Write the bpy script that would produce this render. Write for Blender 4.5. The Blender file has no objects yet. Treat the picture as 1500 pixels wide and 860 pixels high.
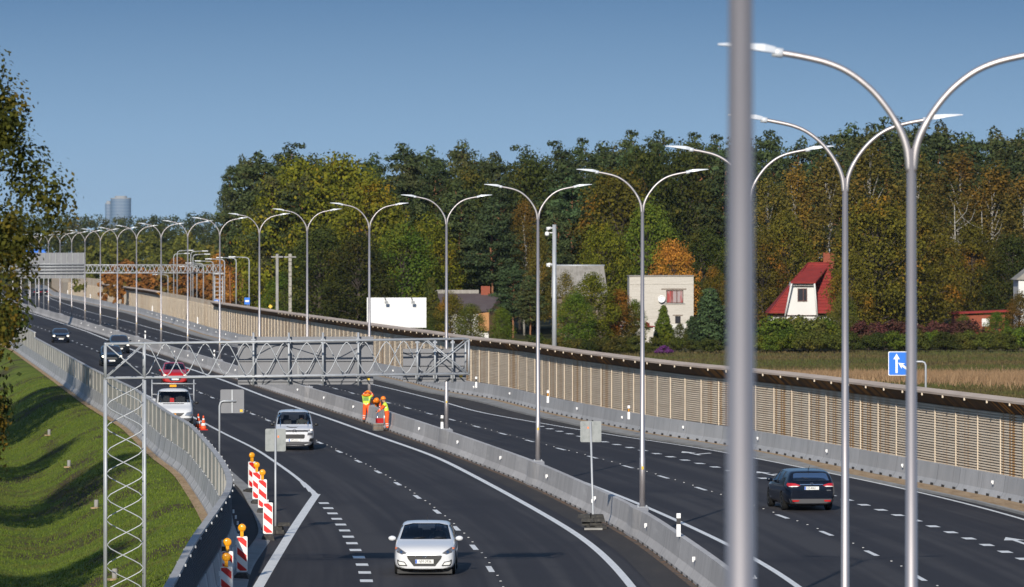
import bpy, bmesh, math, random
import numpy as np
from mathutils import Vector, Matrix, Euler
from mathutils.bvhtree import BVHTree
from mathutils.geometry import delaunay_2d_cdt

R = math.radians
PI = math.pi
SC = bpy.context.scene
COL = SC.collection
random.seed(7)
RNG = np.random.default_rng(11)

# ------------------------------------------------------------------ camera
CAM_H = 9.2
F = 8200.0
cd = bpy.data.cameras.new("camera")
cam = bpy.data.objects.new("camera", cd)
COL.objects.link(cam)
cam.location = (0, 0, CAM_H)
cam.rotation_euler = (R(90), 0, 0)
cd.sensor_width = 36
cd.lens = F / 1500 * 36
cd.shift_y = -60 / 1500
cd.clip_start = 0.5
cd.clip_end = 30000
cd.dof.use_dof = True
cd.dof.focus_distance = 185
cd.dof.aperture_fstop = 4.6
SC.camera = cam

# ------------------------------------------------------------------ light
SUN_EL, SUN_AZ = 23.0, 10.0        # shadows run 10 degrees right of straight ahead
S = Vector((-math.sin(R(SUN_AZ)) * math.cos(R(SUN_EL)), -math.cos(R(SUN_AZ)) * math.cos(R(SUN_EL)), math.sin(R(SUN_EL))))
sd = bpy.data.lights.new("sun", 'SUN')
sd.energy = 5.0
sd.angle = R(0.5)
sd.color = (1.0, 0.93, 0.82)
so = bpy.data.objects.new("sun", sd)
COL.objects.link(so)
so.rotation_euler = S.to_track_quat('Z', 'Y').to_euler()

w = bpy.data.worlds.new("World")
SC.world = w
w.use_nodes = True
nt = w.node_tree
nt.nodes.clear()
wo = nt.nodes.new('ShaderNodeOutputWorld')
bg = nt.nodes.new('ShaderNodeBackground')
sky = nt.nodes.new('ShaderNodeTexSky')
sky.sky_type = 'NISHITA'
sky.sun_disc = False
sky.sun_elevation = R(SUN_EL)
sky.sun_rotation = math.atan2(S.x, S.y)
sky.air_density = 1.0
sky.dust_density = 0.3
sky.ozone_density = 3.0
bg.inputs[1].default_value = 0.13
tc = nt.nodes.new('ShaderNodeTexCoord')
sx = nt.nodes.new('ShaderNodeSeparateXYZ')
mr = nt.nodes.new('ShaderNodeMapRange')
mr.inputs[1].default_value = 0.0
mr.inputs[2].default_value = 0.30
ramp = nt.nodes.new('ShaderNodeValToRGB')
e = ramp.color_ramp.elements
e[0].position = 0.0; e[0].color = (2.75, 4.05, 5.45, 1)
e[1].position = 0.30; e[1].color = (0.55, 1.2, 2.3, 1)
m_ = ramp.color_ramp.elements.new(0.07); m_.color = (1.95, 3.2, 4.75, 1)
m_ = ramp.color_ramp.elements.new(0.15); m_.color = (1.0, 1.95, 3.4, 1)
mx = nt.nodes.new('ShaderNodeMix'); mx.data_type = 'RGBA'
mr2 = nt.nodes.new('ShaderNodeMapRange')
mr2.inputs[1].default_value = 0.07
mr2.inputs[2].default_value = 0.35
nt.links.new(tc.outputs['Generated'], sx.inputs[0])
nt.links.new(sx.outputs[2], mr.inputs[0])
nt.links.new(mr.outputs[0], ramp.inputs[0])
nt.links.new(sx.outputs[2], mr2.inputs[0])
nt.links.new(mr2.outputs[0], mx.inputs[0])
nt.links.new(ramp.outputs[0], mx.inputs[6])
nt.links.new(sky.outputs[0], mx.inputs[7])
nt.links.new(mx.outputs[2], bg.inputs[0])
nt.links.new(bg.outputs[0], wo.inputs[0])

SC.view_settings.view_transform = 'Standard'
SC.view_settings.look = 'None'
SC.view_settings.exposure = 0.0
SC.view_settings.gamma = 1.0
SC.cycles.max_bounces = 5
SC.cycles.transparent_max_bounces = 12

# ------------------------------------------------------------------ helpers
def G(x, y, z=0.0):
    """photo pixel of a point at height z -> world (X, Y)"""
    D = (CAM_H - z) * F / (y - 370.0)
    return ((x - 750.0) * D / F, D)
def AT(x, D):
    return (x - 750.0) * D / F
def ZAT(y, D):
    return CAM_H - (y - 370.0) * D / F
def zr(D):
    return -0.005 * max(0.0, 140.0 - D) if D > 62 else -0.39 * max(0.0, (D - 20.0) / 42.0)

def smooth_path(P, n=5):
    """Catmull-Rom points through P"""
    P = [Vector(p) for p in P]; out = []
    for i in range(len(P)-1):
        a, b, c, d = P[max(i-1, 0)], P[i], P[i+1], P[min(i+2, len(P)-1)]
        for k in range(n):
            t = k/n; out.append(0.5*((2*b)+(c-a)*t+(2*a-5*b+4*c-d)*t*t+(3*b-a-3*c+d)*t**3))
    return out+[P[-1]]
def link(o, parent=None):
    COL.objects.link(o)
    if parent is not None:
        o.parent = parent
    return o
def tag(o, label=None, cat=None, group=None, kind=None):
    if label: o['label'] = label
    if cat: o['category'] = cat
    if group: o['group'] = group
    if kind: o['kind'] = kind
    return o
def empty(name, loc=(0, 0, 0), rz=0.0, label=None, cat=None, group=None):
    o = bpy.data.objects.new(name, None)
    o.empty_display_size = 0.2
    link(o)
    o.location = loc
    o.rotation_euler = (0, 0, rz)
    return tag(o, label, cat, group)
def copy_tree(o, parent=None):
    c = o.copy()
    COL.objects.link(c)
    if parent is not None:
        c.parent = parent
    for ch in list(o.children):
        copy_tree(ch, c)
    return c
def np_mesh(name, V, Fq, mat=None, parent=None, smooth=False):
    me = bpy.data.meshes.new(name)
    V = np.asarray(V, dtype=np.float32).reshape(-1, 3)
    Fq = np.asarray(Fq, dtype=np.int32)
    k = Fq.shape[1]
    me.vertices.add(len(V)); me.vertices.foreach_set('co', V.ravel())
    me.loops.add(Fq.size); me.loops.foreach_set('vertex_index', Fq.ravel())
    me.polygons.add(len(Fq))
    me.polygons.foreach_set('loop_start', np.arange(0, Fq.size, k, dtype=np.int32))
    me.polygons.foreach_set('loop_total', np.full(len(Fq), k, dtype=np.int32))
    if smooth:
        me.polygons.foreach_set('use_smooth', np.ones(len(Fq), dtype=bool))
    me.update(calc_edges=True)
    if mat: me.materials.append(mat)
    o = bpy.data.objects.new(name, me)
    return link(o, parent)

class MB:
    """collects boxes, tubes and strips, links them as one mesh object"""
    def __init__(self):
        self.v = []; self.f = []; self.m = []; self.uv = []; self.sm = []
    def face(self, idx, m=0, uv=None, sm=False):
        self.f.append(tuple(idx)); self.m.append(m); self.sm.append(sm)
        self.uv.append(uv if uv else [(0, 0)] * len(idx))
    def poly(self, pts, m=0, uv=None):
        b = len(self.v); self.v += [tuple(p) for p in pts]
        self.face(range(b, b + len(pts)), m, uv)
        return self
    def box(self, c, s, m=0, rot=None, taper=1.0):
        b = len(self.v)
        for k, (ax, ay, az) in enumerate([(-1,-1,-1),(1,-1,-1),(1,1,-1),(-1,1,-1),(-1,-1,1),(1,-1,1),(1,1,1),(-1,1,1)]):
            t = taper if az > 0 else 1.0
            p = Vector((ax*s[0]/2*t, ay*s[1]/2*t, az*s[2]/2))
            if rot is not None: p = rot @ p
            self.v.append(tuple(p + Vector(c)))
        for q in [(0,3,2,1),(4,5,6,7),(0,1,5,4),(1,2,6,5),(2,3,7,6),(3,0,4,7)]:
            self.face([b+i for i in q], m)
        return self
    def tube(self, pts, r, n=8, m=0, sm=True, cap=True):
        pts = [Vector(p) for p in pts]
        if not hasattr(r, '__len__'): r = [r] * len(pts)
        rings = []
        prev = None
        for i, p in enumerate(pts):
            t = (pts[min(i+1, len(pts)-1)] - pts[max(i-1, 0)])
            if t.length < 1e-9: t = Vector((0,0,1))
            t.normalize()
            if prev is None:
                a = Vector((1,0,0)) if abs(t.x) < 0.8 else Vector((0,1,0))
                u = (a - t*a.dot(t)).normalized()
            else:
                u = (prev - t*prev.dot(t)).normalized()
            prev = u
            v = t.cross(u)
            b = len(self.v)
            for k in range(n):
                an = 2*PI*k/n
                self.v.append(tuple(p + u*math.cos(an)*r[i] + v*math.sin(an)*r[i]))
            rings.append(b)
        for a, b in zip(rings, rings[1:]):
            for k in range(n):
                self.face([a+k, a+(k+1) % n, b+(k+1) % n, b+k], m, None, sm)
        if cap:
            self.face([rings[0]+k for k in reversed(range(n))], m)
            self.face([rings[-1]+k for k in range(n)], m)
        return self
    def lathe(self, c, prof, n=16, m=0, axis='z'):
        c = Vector(c); rings = []
        for (r, h) in prof:
            b = len(self.v)
            for k in range(n):
                a = 2*PI*k/n
                if axis == 'z': p = Vector((r*math.cos(a), r*math.sin(a), h))
                elif axis == 'y': p = Vector((r*math.cos(a), h, r*math.sin(a)))
                else: p = Vector((h, r*math.cos(a), r*math.sin(a)))
                self.v.append(tuple(c+p))
            rings.append(b)
        for a, b in zip(rings, rings[1:]):
            for k in range(n):
                self.face([a+k, a+(k+1) % n, b+(k+1) % n, b+k], m, None, True)
        self.face([rings[0]+k for k in reversed(range(n))], m)
        self.face([rings[-1]+k for k in range(n)], m)
        return self
    def prism(self, pts, z0, z1, m=0, axis='z'):
        n = len(pts); b = len(self.v)
        for z in (z0, z1):
            for (x, y) in pts:
                self.v.append((x, y, z) if axis == 'z' else ((x, z, y) if axis == 'y' else (z, x, y)))
        self.face([b+i for i in reversed(range(n))], m)
        self.face([b+n+i for i in range(n)], m)
        for i in range(n):
            j = (i+1) % n
            self.face([b+i, b+j, b+n+j, b+n+i], m)
        return self
    def build(self, name, mats, parent=None, fixn=True, loc=None):
        me = bpy.data.meshes.new(name)
        me.from_pydata(self.v, [], self.f)
        if not isinstance(mats, (list, tuple)): mats = [mats]
        for mt in mats: me.materials.append(mt)
        me.polygons.foreach_set('material_index', self.m)
        me.polygons.foreach_set('use_smooth', self.sm)
        uvl = me.uv_layers.new(name='UVMap')
        uvl.data.foreach_set('uv', [c for f in self.uv for p in f for c in p])
        if fixn:
            bm = bmesh.new(); bm.from_mesh(me)
            bmesh.ops.recalc_face_normals(bm, faces=bm.faces)
            bm.to_mesh(me); bm.free()
        me.update()
        o = bpy.data.objects.new(name, me)
        link(o, parent)
        if loc is not None: o.location = loc
        return o

class Curve:
    """a line along the road: world X as a smooth function of Y"""
    def __init__(self, pts, d0, d1, win=14):
        pts = sorted(pts)
        d = np.array([p[0] for p in pts], float); x = np.array([p[1] for p in pts], float)
        s0 = (x[1]-x[0])/(d[1]-d[0]); s1 = (x[-1]-x[-2])/(d[-1]-d[-2])
        D = np.arange(d0-60, d1+61, 1.0)
        X = np.interp(D, d, x)
        X = np.where(D < d[0], x[0]+(D-d[0])*s0, X)
        X = np.where(D > d[-1], x[-1]+(D-d[-1])*s1, X)
        for wn in (win, win):
            k = np.hanning(2*wn+3)[1:-1]; k /= k.sum()
            Xp = np.pad(X, wn, mode='reflect', reflect_type='odd')
            X = np.convolve(Xp, k, 'valid')
        self.D = D; self.X = X
        ds = np.sqrt(1+np.gradient(X, D)**2)
        self.s = np.concatenate([[0], np.cumsum(ds[:-1])])
        self.d0, self.d1 = d0, d1
    def x(self, D): return float(np.interp(D, self.D, self.X))
    def at(self, D, off=0.0):
        dx = (self.x(D+0.5)-self.x(D-0.5))
        L = math.hypot(dx, 1)
        return (self.x(D)+off/L, D-off*dx/L)
    def ang(self, D):
        return math.atan2(-(self.x(D+0.5)-self.x(D-0.5)), 1.0)
    def arc(self, D): return float(np.interp(D, self.D, self.s))
    def offset(self, o):
        c = Curve.__new__(Curve); c.D = self.D; c.X = self.X+o; c.s = self.s; c.d0, c.d1 = self.d0, self.d1
        return c

def stations(d0, d1, near=2.0, far=12.0):
    out = []; d = d0
    while d < d1:
        out.append(d)
        d += near if d < 330 else (near*2 if d < 600 else far)
    out.append(d1)
    return out

def sweep(mb, cur, prof, d0, d1, m=0, near=2.0, closed=True, pf=None, mats=None, sm=False):
    """prof: list of (offset, z); pf(D, prof) may change it per station"""
    st = stations(d0, d1, near)
    rings = []; n = len(prof)
    cum = [0]
    for a, b in zip(prof, prof[1:] + prof[:1]):
        cum.append(cum[-1] + math.hypot(b[0]-a[0], b[1]-a[1]))
    ss = []
    for D in st:
        pr = pf(D, prof) if pf else prof
        b = len(mb.v)
        for (o, z) in pr:
            x, y = cur.at(D, o)
            mb.v.append((x, y, z+zr(D)))
        rings.append(b); ss.append(cur.arc(D))
    rng = n if closed else n-1
    for i in range(len(rings)-1):
        a, b = rings[i], rings[i+1]
        for k in range(rng):
            j = (k+1) % n
            mb.face([a+k, a+j, b+j, b+k], mats[k] if mats else m,
                    [(ss[i], cum[k]), (ss[i], cum[k+1]), (ss[i+1], cum[k+1]), (ss[i+1], cum[k])], sm)
    if closed:
        mb.face([rings[0]+k for k in range(n)], m)
        mb.face([rings[-1]+k for k in reversed(range(n))], m)
    return mb

def ribbon(mb, cl, cr, ol, orr, z, d0, d1, m=0, near=2.0):
    st = stations(d0, d1, near); prev = None
    for D in st:
        a = (cl.x(D)+ol, D, z+zr(D)); c = (cr.x(D)+orr, D, z+zr(D))
        b = len(mb.v); mb.v += [a, c]
        s = cl.arc(D)
        if prev is not None:
            mb.face([prev[0], prev[0]+1, b+1, b], m, [(prev[1], 0), (prev[1], 1), (s, 1), (s, 0)])
        prev = (b, s)
    return mb

# ------------------------------------------------------------------ materials
def mat(name, base=(0.5, 0.5, 0.5), rough=0.6, metal=0.0, spec=0.5, coat=0.0, emit=None, es=0.0,
        noise=None, uvspace=False, bump=0.0, bscale=20.0, alpha=1.0):
    """noise: list of (scale(x,y,z), detail, lo, hi, colour) layers mixed over the base"""
    m = bpy.data.materials.new(name); m.use_nodes = True
    t = m.node_tree; bs = t.nodes['Principled BSDF']
    bs.inputs['Base Color'].default_value = (*base, 1)
    bs.inputs['Roughness'].default_value = rough
    bs.inputs['Metallic'].default_value = metal
    bs.inputs['Specular IOR Level'].default_value = spec
    bs.inputs['Coat Weight'].default_value = coat
    bs.inputs['Alpha'].default_value = alpha
    if emit:
        bs.inputs['Emission Color'].default_value = (*emit, 1)
        bs.inputs['Emission Strength'].default_value = es
    last = None
    if noise or bump:
        tc = t.nodes.new('ShaderNodeTexCoord')
        geo = t.nodes.new('ShaderNodeNewGeometry')
        src = tc.outputs['UV'] if uvspace else geo.outputs['Position']
        for (sc, det, lo, hi, colr) in (noise or []):
            mp = t.nodes.new('ShaderNodeMapping'); mp.inputs['Scale'].default_value = sc
            nz = t.nodes.new('ShaderNodeTexNoise'); nz.inputs['Scale'].default_value = 1.0
            nz.inputs['Detail'].default_value = det; nz.inputs['Roughness'].default_value = 0.6
            r = t.nodes.new('ShaderNodeMapRange'); r.inputs[1].default_value = lo; r.inputs[2].default_value = hi
            mx = t.nodes.new('ShaderNodeMix'); mx.data_type = 'RGBA'
            t.links.new(src, mp.inputs[0]); t.links.new(mp.outputs[0], nz.inputs['Vector'])
            t.links.new(nz.outputs['Fac'], r.inputs[0]); t.links.new(r.outputs[0], mx.inputs[0])
            if last: t.links.new(last, mx.inputs[6])
            else: mx.inputs[6].default_value = (*base, 1)
            mx.inputs[7].default_value = (*colr, 1)
            last = mx.outputs[2]
        if last: t.links.new(last, bs.inputs['Base Color'])
        if bump:
            nz = t.nodes.new('ShaderNodeTexNoise'); nz.inputs['Scale'].default_value = bscale; nz.inputs['Detail'].default_value = 6
            t.links.new(geo.outputs['Position'], nz.inputs['Vector'])
            bp = t.nodes.new('ShaderNodeBump'); bp.inputs['Strength'].default_value = bump; bp.inputs['Distance'].default_value = 0.05
            t.links.new(nz.outputs['Fac'], bp.inputs['Height']); t.links.new(bp.outputs[0], bs.inputs['Normal'])
    pass
    return m

def math_node(t, op, a=None, b=None, c=None):
    n = t.nodes.new('ShaderNodeMath'); n.operation = op
    for i, v in enumerate((a, b, c)):
        if v is None: continue
        if isinstance(v, (int, float)): n.inputs[i].default_value = v
        else: t.links.new(v, n.inputs[i])
    return n.outputs[0]
def mixc(t, fac, a, b):
    mx = t.nodes.new('ShaderNodeMix'); mx.data_type = 'RGBA'
    t.links.new(fac, mx.inputs[0])
    for i, v in ((6, a), (7, b)):
        if isinstance(v, tuple): mx.inputs[i].default_value = (*v, 1)
        else: t.links.new(v, mx.inputs[i])
    return mx.outputs[2]
def base_socket(m):
    t = m.node_tree; bs = t.nodes['Principled BSDF']
    l = bs.inputs['Base Color'].links
    return l[0].from_socket if l else tuple(bs.inputs['Base Color'].default_value)[:3]
def add_joints(m, period, width, colr, shift=0.0, strength=0.8):
    """thin vertical lines every `period` metres of the swept UV"""
    t = m.node_tree; bs = t.nodes['Principled BSDF']
    tc = t.nodes.new('ShaderNodeTexCoord'); sp = t.nodes.new('ShaderNodeSeparateXYZ')
    t.links.new(tc.outputs['UV'], sp.inputs[0])
    a = math_node(t, 'ADD', sp.outputs[0], shift)
    f = math_node(t, 'FRACT', math_node(t, 'DIVIDE', a, period))
    l = math_node(t, 'LESS_THAN', f, width/period)
    l = math_node(t, 'MULTIPLY', l, strength)
    t.links.new(mixc(t, l, base_socket(m), colr), bs.inputs['Base Color'])
def panel_tone(m, period, lo, hi, shift=0.0):
    """each cast unit a slightly different tone"""
    t = m.node_tree; bs = t.nodes['Principled BSDF']
    tc = t.nodes.new('ShaderNodeTexCoord'); sp = t.nodes.new('ShaderNodeSeparateXYZ')
    t.links.new(tc.outputs['UV'], sp.inputs[0])
    f = math_node(t, 'FLOOR', math_node(t, 'DIVIDE', math_node(t, 'ADD', sp.outputs[0], shift), period))
    wn = t.nodes.new('ShaderNodeTexWhiteNoise'); wn.noise_dimensions = '1D'
    t.links.new(f, wn.inputs['W'])
    r = t.nodes.new('ShaderNodeMapRange'); r.inputs[3].default_value = lo; r.inputs[4].default_value = hi
    t.links.new(wn.outputs['Value'], r.inputs[0])
    hs = t.nodes.new('ShaderNodeHueSaturation'); t.links.new(r.outputs[0], hs.inputs['Value'])
    b = base_socket(m)
    if isinstance(b, tuple): hs.inputs['Color'].default_value = (*b, 1)
    else: t.links.new(b, hs.inputs['Color'])
    t.links.new(hs.outputs[0], bs.inputs['Base Color'])

M = {}
M['asphalt'] = mat('asphalt', (0.032, 0.0295, 0.0325), 0.82, spec=0.2, uvspace=True, noise=[
    ((0.012, 13, 1), 3, 0.46, 0.62, (0.054, 0.050, 0.051)),
    ((0.10, 2.5, 1), 4, 0.5, 0.75, (0.023, 0.021, 0.025)),
    ((0.9, 9, 1), 5, 0.58, 0.80, (0.044, 0.040, 0.040)),
    ((14, 200, 14), 4, 0.55, 0.9, (0.066, 0.062, 0.062))], bump=0.25, bscale=40)
M['shoulder'] = mat('shoulder_asphalt', (0.047, 0.043, 0.042), 0.9, spec=0.2, noise=[
    ((0.8, 0.15, 1), 5, 0.45, 0.75, (0.065, 0.058, 0.053)),
    ((16, 10, 14), 4, 0.55, 0.85, (0.095, 0.085, 0.075))], bump=0.3, bscale=40)
M['paint'] = mat('road_paint', (0.78, 0.78, 0.76), 0.6, noise=[((5, 1.2, 5), 5, 0.5, 0.8, (0.58, 0.58, 0.57)), ((20, 12, 20), 3, 0.62, 0.75, (0.25, 0.25, 0.25))])
M['concrete'] = mat('barrier_concrete', (0.50, 0.48, 0.465), 0.85, spec=0.2, uvspace=True, noise=[
    ((0.9, 0.25, 1), 4, 0.4, 0.7, (0.42, 0.405, 0.395)),
    ((7, 0.5, 1), 3, 0.55, 0.8, (0.33, 0.32, 0.31)),
    ((0.3, 2.5, 1), 3, 0.55, 0.8, (0.57, 0.55, 0.53))])
panel_tone(M['concrete'], 6.0, 0.86, 1.08)
add_joints(M['concrete'], 2.0, 0.035, (0.50, 0.49, 0.47), 0.0, 0.55)
add_joints(M['concrete'], 6.0, 0.05, (0.12, 0.12, 0.12), 0.0, 0.8)
M['concrete_blue'] = mat('barrier_concrete_new', (0.42, 0.42, 0.425), 0.85, spec=0.2, uvspace=True, noise=[
    ((0.8, 0.4, 1), 4, 0.4, 0.7, (0.35, 0.355, 0.36)),
    ((6, 0.5, 1), 3, 0.58, 0.8, (0.22, 0.22, 0.22)),
    ((0.6, 3, 1), 3, 0.6, 0.75, (0.42, 0.42, 0.41))])
panel_tone(M['concrete_blue'], 4.0, 0.88, 1.06)
add_joints(M['concrete_blue'], 2.0, 0.03, (0.46, 0.46, 0.45), 0.7, 0.5)
add_joints(M['concrete_blue'], 4.0, 0.05, (0.13, 0.13, 0.13), 0.0, 0.8)
M['kerb'] = mat('kerb_concrete', (0.30, 0.295, 0.28), 0.9, noise=[((1, 0.5, 1), 4, 0.4, 0.7, (0.22, 0.21, 0.20))])
M['sand'] = mat('sand', (0.42, 0.30, 0.185), 0.95, spec=0.1, noise=[((2, 0.4, 1), 4, 0.4, 0.7, (0.28, 0.19, 0.11)), ((8, 3, 4), 4, 0.55, 0.75, (0.48, 0.38, 0.27))], bump=0.4, bscale=12)
M['leaf_litter'] = mat('leaf_litter', (0.16, 0.09, 0.045), 0.95, noise=[((5, 1.5, 5), 4, 0.42, 0.6, (0.06, 0.053, 0.047))])
M['grass'] = mat('grass_ground', (0.110, 0.150, 0.020), 0.95, spec=0.1, noise=[
    ((0.5, 0.25, 0.5), 5, 0.4, 0.65, (0.16, 0.19, 0.028)),
    ((0.25, 0.10, 0.3), 4, 0.52, 0.62, (0.075, 0.055, 0.032)),
    ((5, 2, 5), 4, 0.5, 0.75, (0.045, 0.075, 0.012))], bump=0.6, bscale=9)
M['field'] = mat('field_ground', (0.13, 0.088, 0.042), 0.97, spec=0.1, noise=[
    ((0.05, 0.016, 1), 4, 0.45, 0.6, (0.085, 0.085, 0.025)),
    ((0.12, 0.03, 1), 3, 0.55, 0.7, (0.17, 0.095, 0.055)),
    ((1.2, 0.4, 1), 4, 0.5, 0.8, (0.07, 0.055, 0.025))], bump=0.6, bscale=4)
M['forest_floor'] = mat('forest_floor', (0.045, 0.045, 0.02), 0.97, spec=0.1)
M['galv'] = mat('galvanised_steel', (0.42, 0.435, 0.455), 0.5, metal=0.25, noise=[((6, 6, 2), 4, 0.4, 0.7, (0.34, 0.36, 0.385))])
M['pole'] = mat('lamp_pole_steel', (0.50, 0.465, 0.46), 0.48, metal=0.8, noise=[((10, 10, 0.8), 3, 0.4, 0.7, (0.43, 0.40, 0.40))])
M['luminaire'] = mat('luminaire_grey', (0.62, 0.65, 0.69), 0.4, metal=0.1)
M['sign_back'] = mat('sign_back_aluminium', (0.195, 0.198, 0.212), 0.65, metal=0.0, spec=0.3, noise=[((1.5, 1.5, 0.6), 4, 0.45, 0.75, (0.225, 0.228, 0.242)), ((9, 9, 1.2), 2, 0.68, 0.72, (0.29, 0.295, 0.30))])
M['sign_plate'] = mat('sign_back_worn', (0.30, 0.315, 0.31), 0.7, spec=0.3, noise=[((5, 5, 5), 5, 0.45, 0.7, (0.23, 0.245, 0.24))])
M['yellow'] = mat('yellow_sticker', (0.75, 0.48, 0.03), 0.5)
M['orange_mark'] = mat('orange_mark', (0.8, 0.22, 0.08), 0.6)
M['white'] = mat('white_plastic', (0.78, 0.78, 0.78), 0.5)
M['black'] = mat('black_plastic', (0.012, 0.012, 0.013), 0.5)
M['rubber'] = mat('rubber', (0.03, 0.029, 0.028), 0.85, noise=[((9, 9, 9), 4, 0.5, 0.7, (0.07, 0.065, 0.055))])
M['amber'] = mat('amber_lens', (0.85, 0.36, 0.01), 0.25, coat=0.5, noise=[((30, 30, 30), 2, 0.5, 0.7, (0.6, 0.22, 0.005))])
M['red_refl'] = mat('red_reflective', (0.62, 0.015, 0.012), 0.4)
M['white_refl'] = mat('white_reflective', (0.80, 0.80, 0.78), 0.4)
M['blue_sign'] = mat('blue_sign', (0.005, 0.15, 0.62), 0.4)
M['billboard'] = mat('billboard_white', (0.70, 0.70, 0.69), 0.6, noise=[((0.8, 1, 0.8), 4, 0.5, 0.8, (0.64, 0.64, 0.63))])
# ------------------------------------------------------------------ road lines (world X against Y)
median = Curve([(-40, -5), (24, 0.97), (62, 4.42), (102, 6.0), (142, 5.95), (181.5, 4.23), (221.7, 1.03), (261.8, -3.07), (305, -7.8),
    (345.5, -12.6), (386, -17.4), (430.8, -22.5), (471, -27.3), (512, -32.1), (553, -37.1), (594, -41.9), (634, -46.6), (675, -51.5),
    (716, -56.3), (757, -61.1), (797, -66), (838, -70.8), (879, -75.7), (920, -80.7), (1048, -96), (1279, -119), (1423, -144), (1520, -172)], -40, 1480)
def from_px(lst, extra=(), d0=-40, d1=1480, z=0, win=14):
    return Curve([(G(x, y, z)[1], G(x, y, z)[0]) for (x, y) in lst] + list(extra), d0, d1, win)
lc_right = from_px([(928, 860), (878, 805), (836, 776), (780, 744), (724, 713), (640, 669), (567, 644), (487, 615), (393, 583), (327, 557),
    (256, 533), (192, 512), (128, 486), (77, 469), (26, 453)], [(-40, -7.2), (24, -1.2), (62, 2.1), (102, 3.8), (130, 3.75), (1048, -98.2), (1279, -121.4), (1423, -146.6)])
lc_lane = from_px([(732, 850), (694, 800), (667.5, 771.5), (638.7, 748), (609, 726), (581, 707.5), (552.5, 690), (524, 675.5), (496.5, 661),
    (469, 649), (393, 616), (313, 583.5), (225, 547.4), (144, 515), (107.4, 500), (73, 485.5)],
    [(-40, -11), (24, -5), (62, -1.7), (102, 0), (130, 0.1), (900, -84), (1048, -102), (1279, -125.2), (1423, -150.4)])
lc_left = from_px([(433, 697), (407, 680), (375, 657), (337, 640), (281, 610), (212, 578)],
    [(24, -9), (62, -5.4), (102, -3.8), (130, -3.55), (156.8, -3.96), (164.8, -4.38), (173.2, -4.85), (181.6, -5.3), (189.9, -5.8), (197.8, -6.36), (205.6, -6.87), (425, -31.0), (520, -42.2), (653, -57.7), (900, -87.8), (1048, -105.8), (1279, -129), (1423, -154)])
entry_edge = from_px([(381, 860), (407, 816), (433, 773), (460, 732), (466, 724)], [(100, -5.9), (130, -6.6)], 60, 215, win=4)
left_wall = Curve([(-40, -6.7), (0, -6.7), (60, -6.9), (118.8, -7.35), (128, -7.6), (138, -7.9), (149.3, -8.1), (162, -8.35), (171.7, -8.6), (185.7, -9.5),
    (198.7, -10.5), (213, -11.7), (232.8, -13.4), (250.9, -15.5), (293.5, -19.8), (330, -24.2), (349, -26.4), (413, -33.6), (524, -46.2), (700, -67.5), (900, -92), (1048, -110), (1423, -160)], -40, 1480, 8)
rc_left = from_px([(937, 738), (979, 757), (1060, 794), (1104, 817), (1174.5, 860)],
    [(24, 3.2), (62, 6.7), (102, 8.3), (130, 8.3), (229, 2.4), (262, -0.95), (305, -5.6), (386, -15.2), (471, -25.1), (594, -39.7), (716, -54.1), (920, -78.5), (1048, -93.8), (1279, -116.8), (1423, -141.8)])
rc_lane = from_px([(1350, 846.7), (1279.5, 810.7), (1213.5, 781.6), (1148, 757), (1028, 716), (973, 699), (921, 684), (869.6, 670), (820.6, 658),
    (776, 646), (735, 635.5), (698, 625), (662, 615)], [(62, 10.2), (102, 12), (130, 12.2), (395, -14.0), (524, -27.8), (603, -38.6), (762, -56.8), (872, -69.8), (1100, -94), (1279, -112), (1423, -136)])
rc_right = from_px([(1500, 760), (1410, 736), (1320, 715), (1230, 696), (1170, 684), (1104, 671), (1060, 662), (1004, 652.6), (948, 645), (883.6, 636),
    (847, 629), (791, 620), (738, 610.6), (696, 603.6), (657, 590.7), (620, 581), (567, 568), (534.7, 561), (375, 514), (276, 495), (230, 483),
    (179, 469), (128, 456.5), (77, 438.6)], [(62, 19.0), (102, 20.4), (130, 20.2), (170, 18.9), (1279, -108), (1423, -131)])
rc_block = from_px([(1487, 813), (1434, 793.6), (1383, 776), (1311, 753), (1263, 739), (1222.5, 726.4), (1111.5, 699), (1051, 685), (994, 672), (925.6, 656.5),
    (893.4, 649), (846, 639), (795, 625.7), (743.6, 612)], [(130, 16.8)])
right_barrier = from_px([(1500, 739), (1413, 722), (1322, 705), (1231, 685.6), (1171, 673.5), (1110.5, 661), (1060, 652.6), (948, 637), (883.6, 623), (797, 605),
    (724, 585), (651.6, 575), (598, 560), (554, 551), (353, 504), (300, 490.7), (275, 482), (199.5, 459), (128, 443.7), (77, 433.5)],
    [(62, 21.2), (102, 22.5), (130, 22.3), (170, 21.2), (1423, -119), (1520, -140)])
noise_wall_line = right_barrier.offset(1.75)
FAR = 1440

# ------------------------------------------------------------------ ground
def grass_z(u, D):
    """embankment left of the left wall; u metres out from it"""
    b = zr(D)
    wob = 0.10*math.sin(D*0.07+1) + 0.10*math.sin(D*0.031+u*0.4)
    if u < 0.9: return b-0.04
    if u < 6.2:
        t = (u-0.9)/5.3; s = t*t*(3-2*t)
        return b-0.04-2.1*s + wob*s
    if u < 14:
        t = (u-6.2)/7.8; s = t*t*(3-2*t)
        return b-2.14+2.3*s + wob*(1-s*0.5)
    return b+0.16+wob*0.5
us = list(np.linspace(0, 16, 33)) + [18, 22, 30, 45, 80, 160, 400, 900]
mb = MB(); st = stations(-40, 1440, 2.5) + [1700, 2500, 4500, 6400]
grid = []
for D in st:
    row = []
    for u in us:
        x = left_wall.x(min(D, 1440)) - 0.15 - u
        row.append(len(mb.v)); mb.v.append((x, D, grass_z(u, D)))
    grid.append(row)
for a, b in zip(grid, grid[1:]):
    for k in range(len(us)-1):
        mb.face([a[k], a[k+1], b[k+1], b[k]], 0, None, True)
tag(mb.build('grass_verge', M['grass']), kind='structure')
mb = MB(); prev = None
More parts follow.
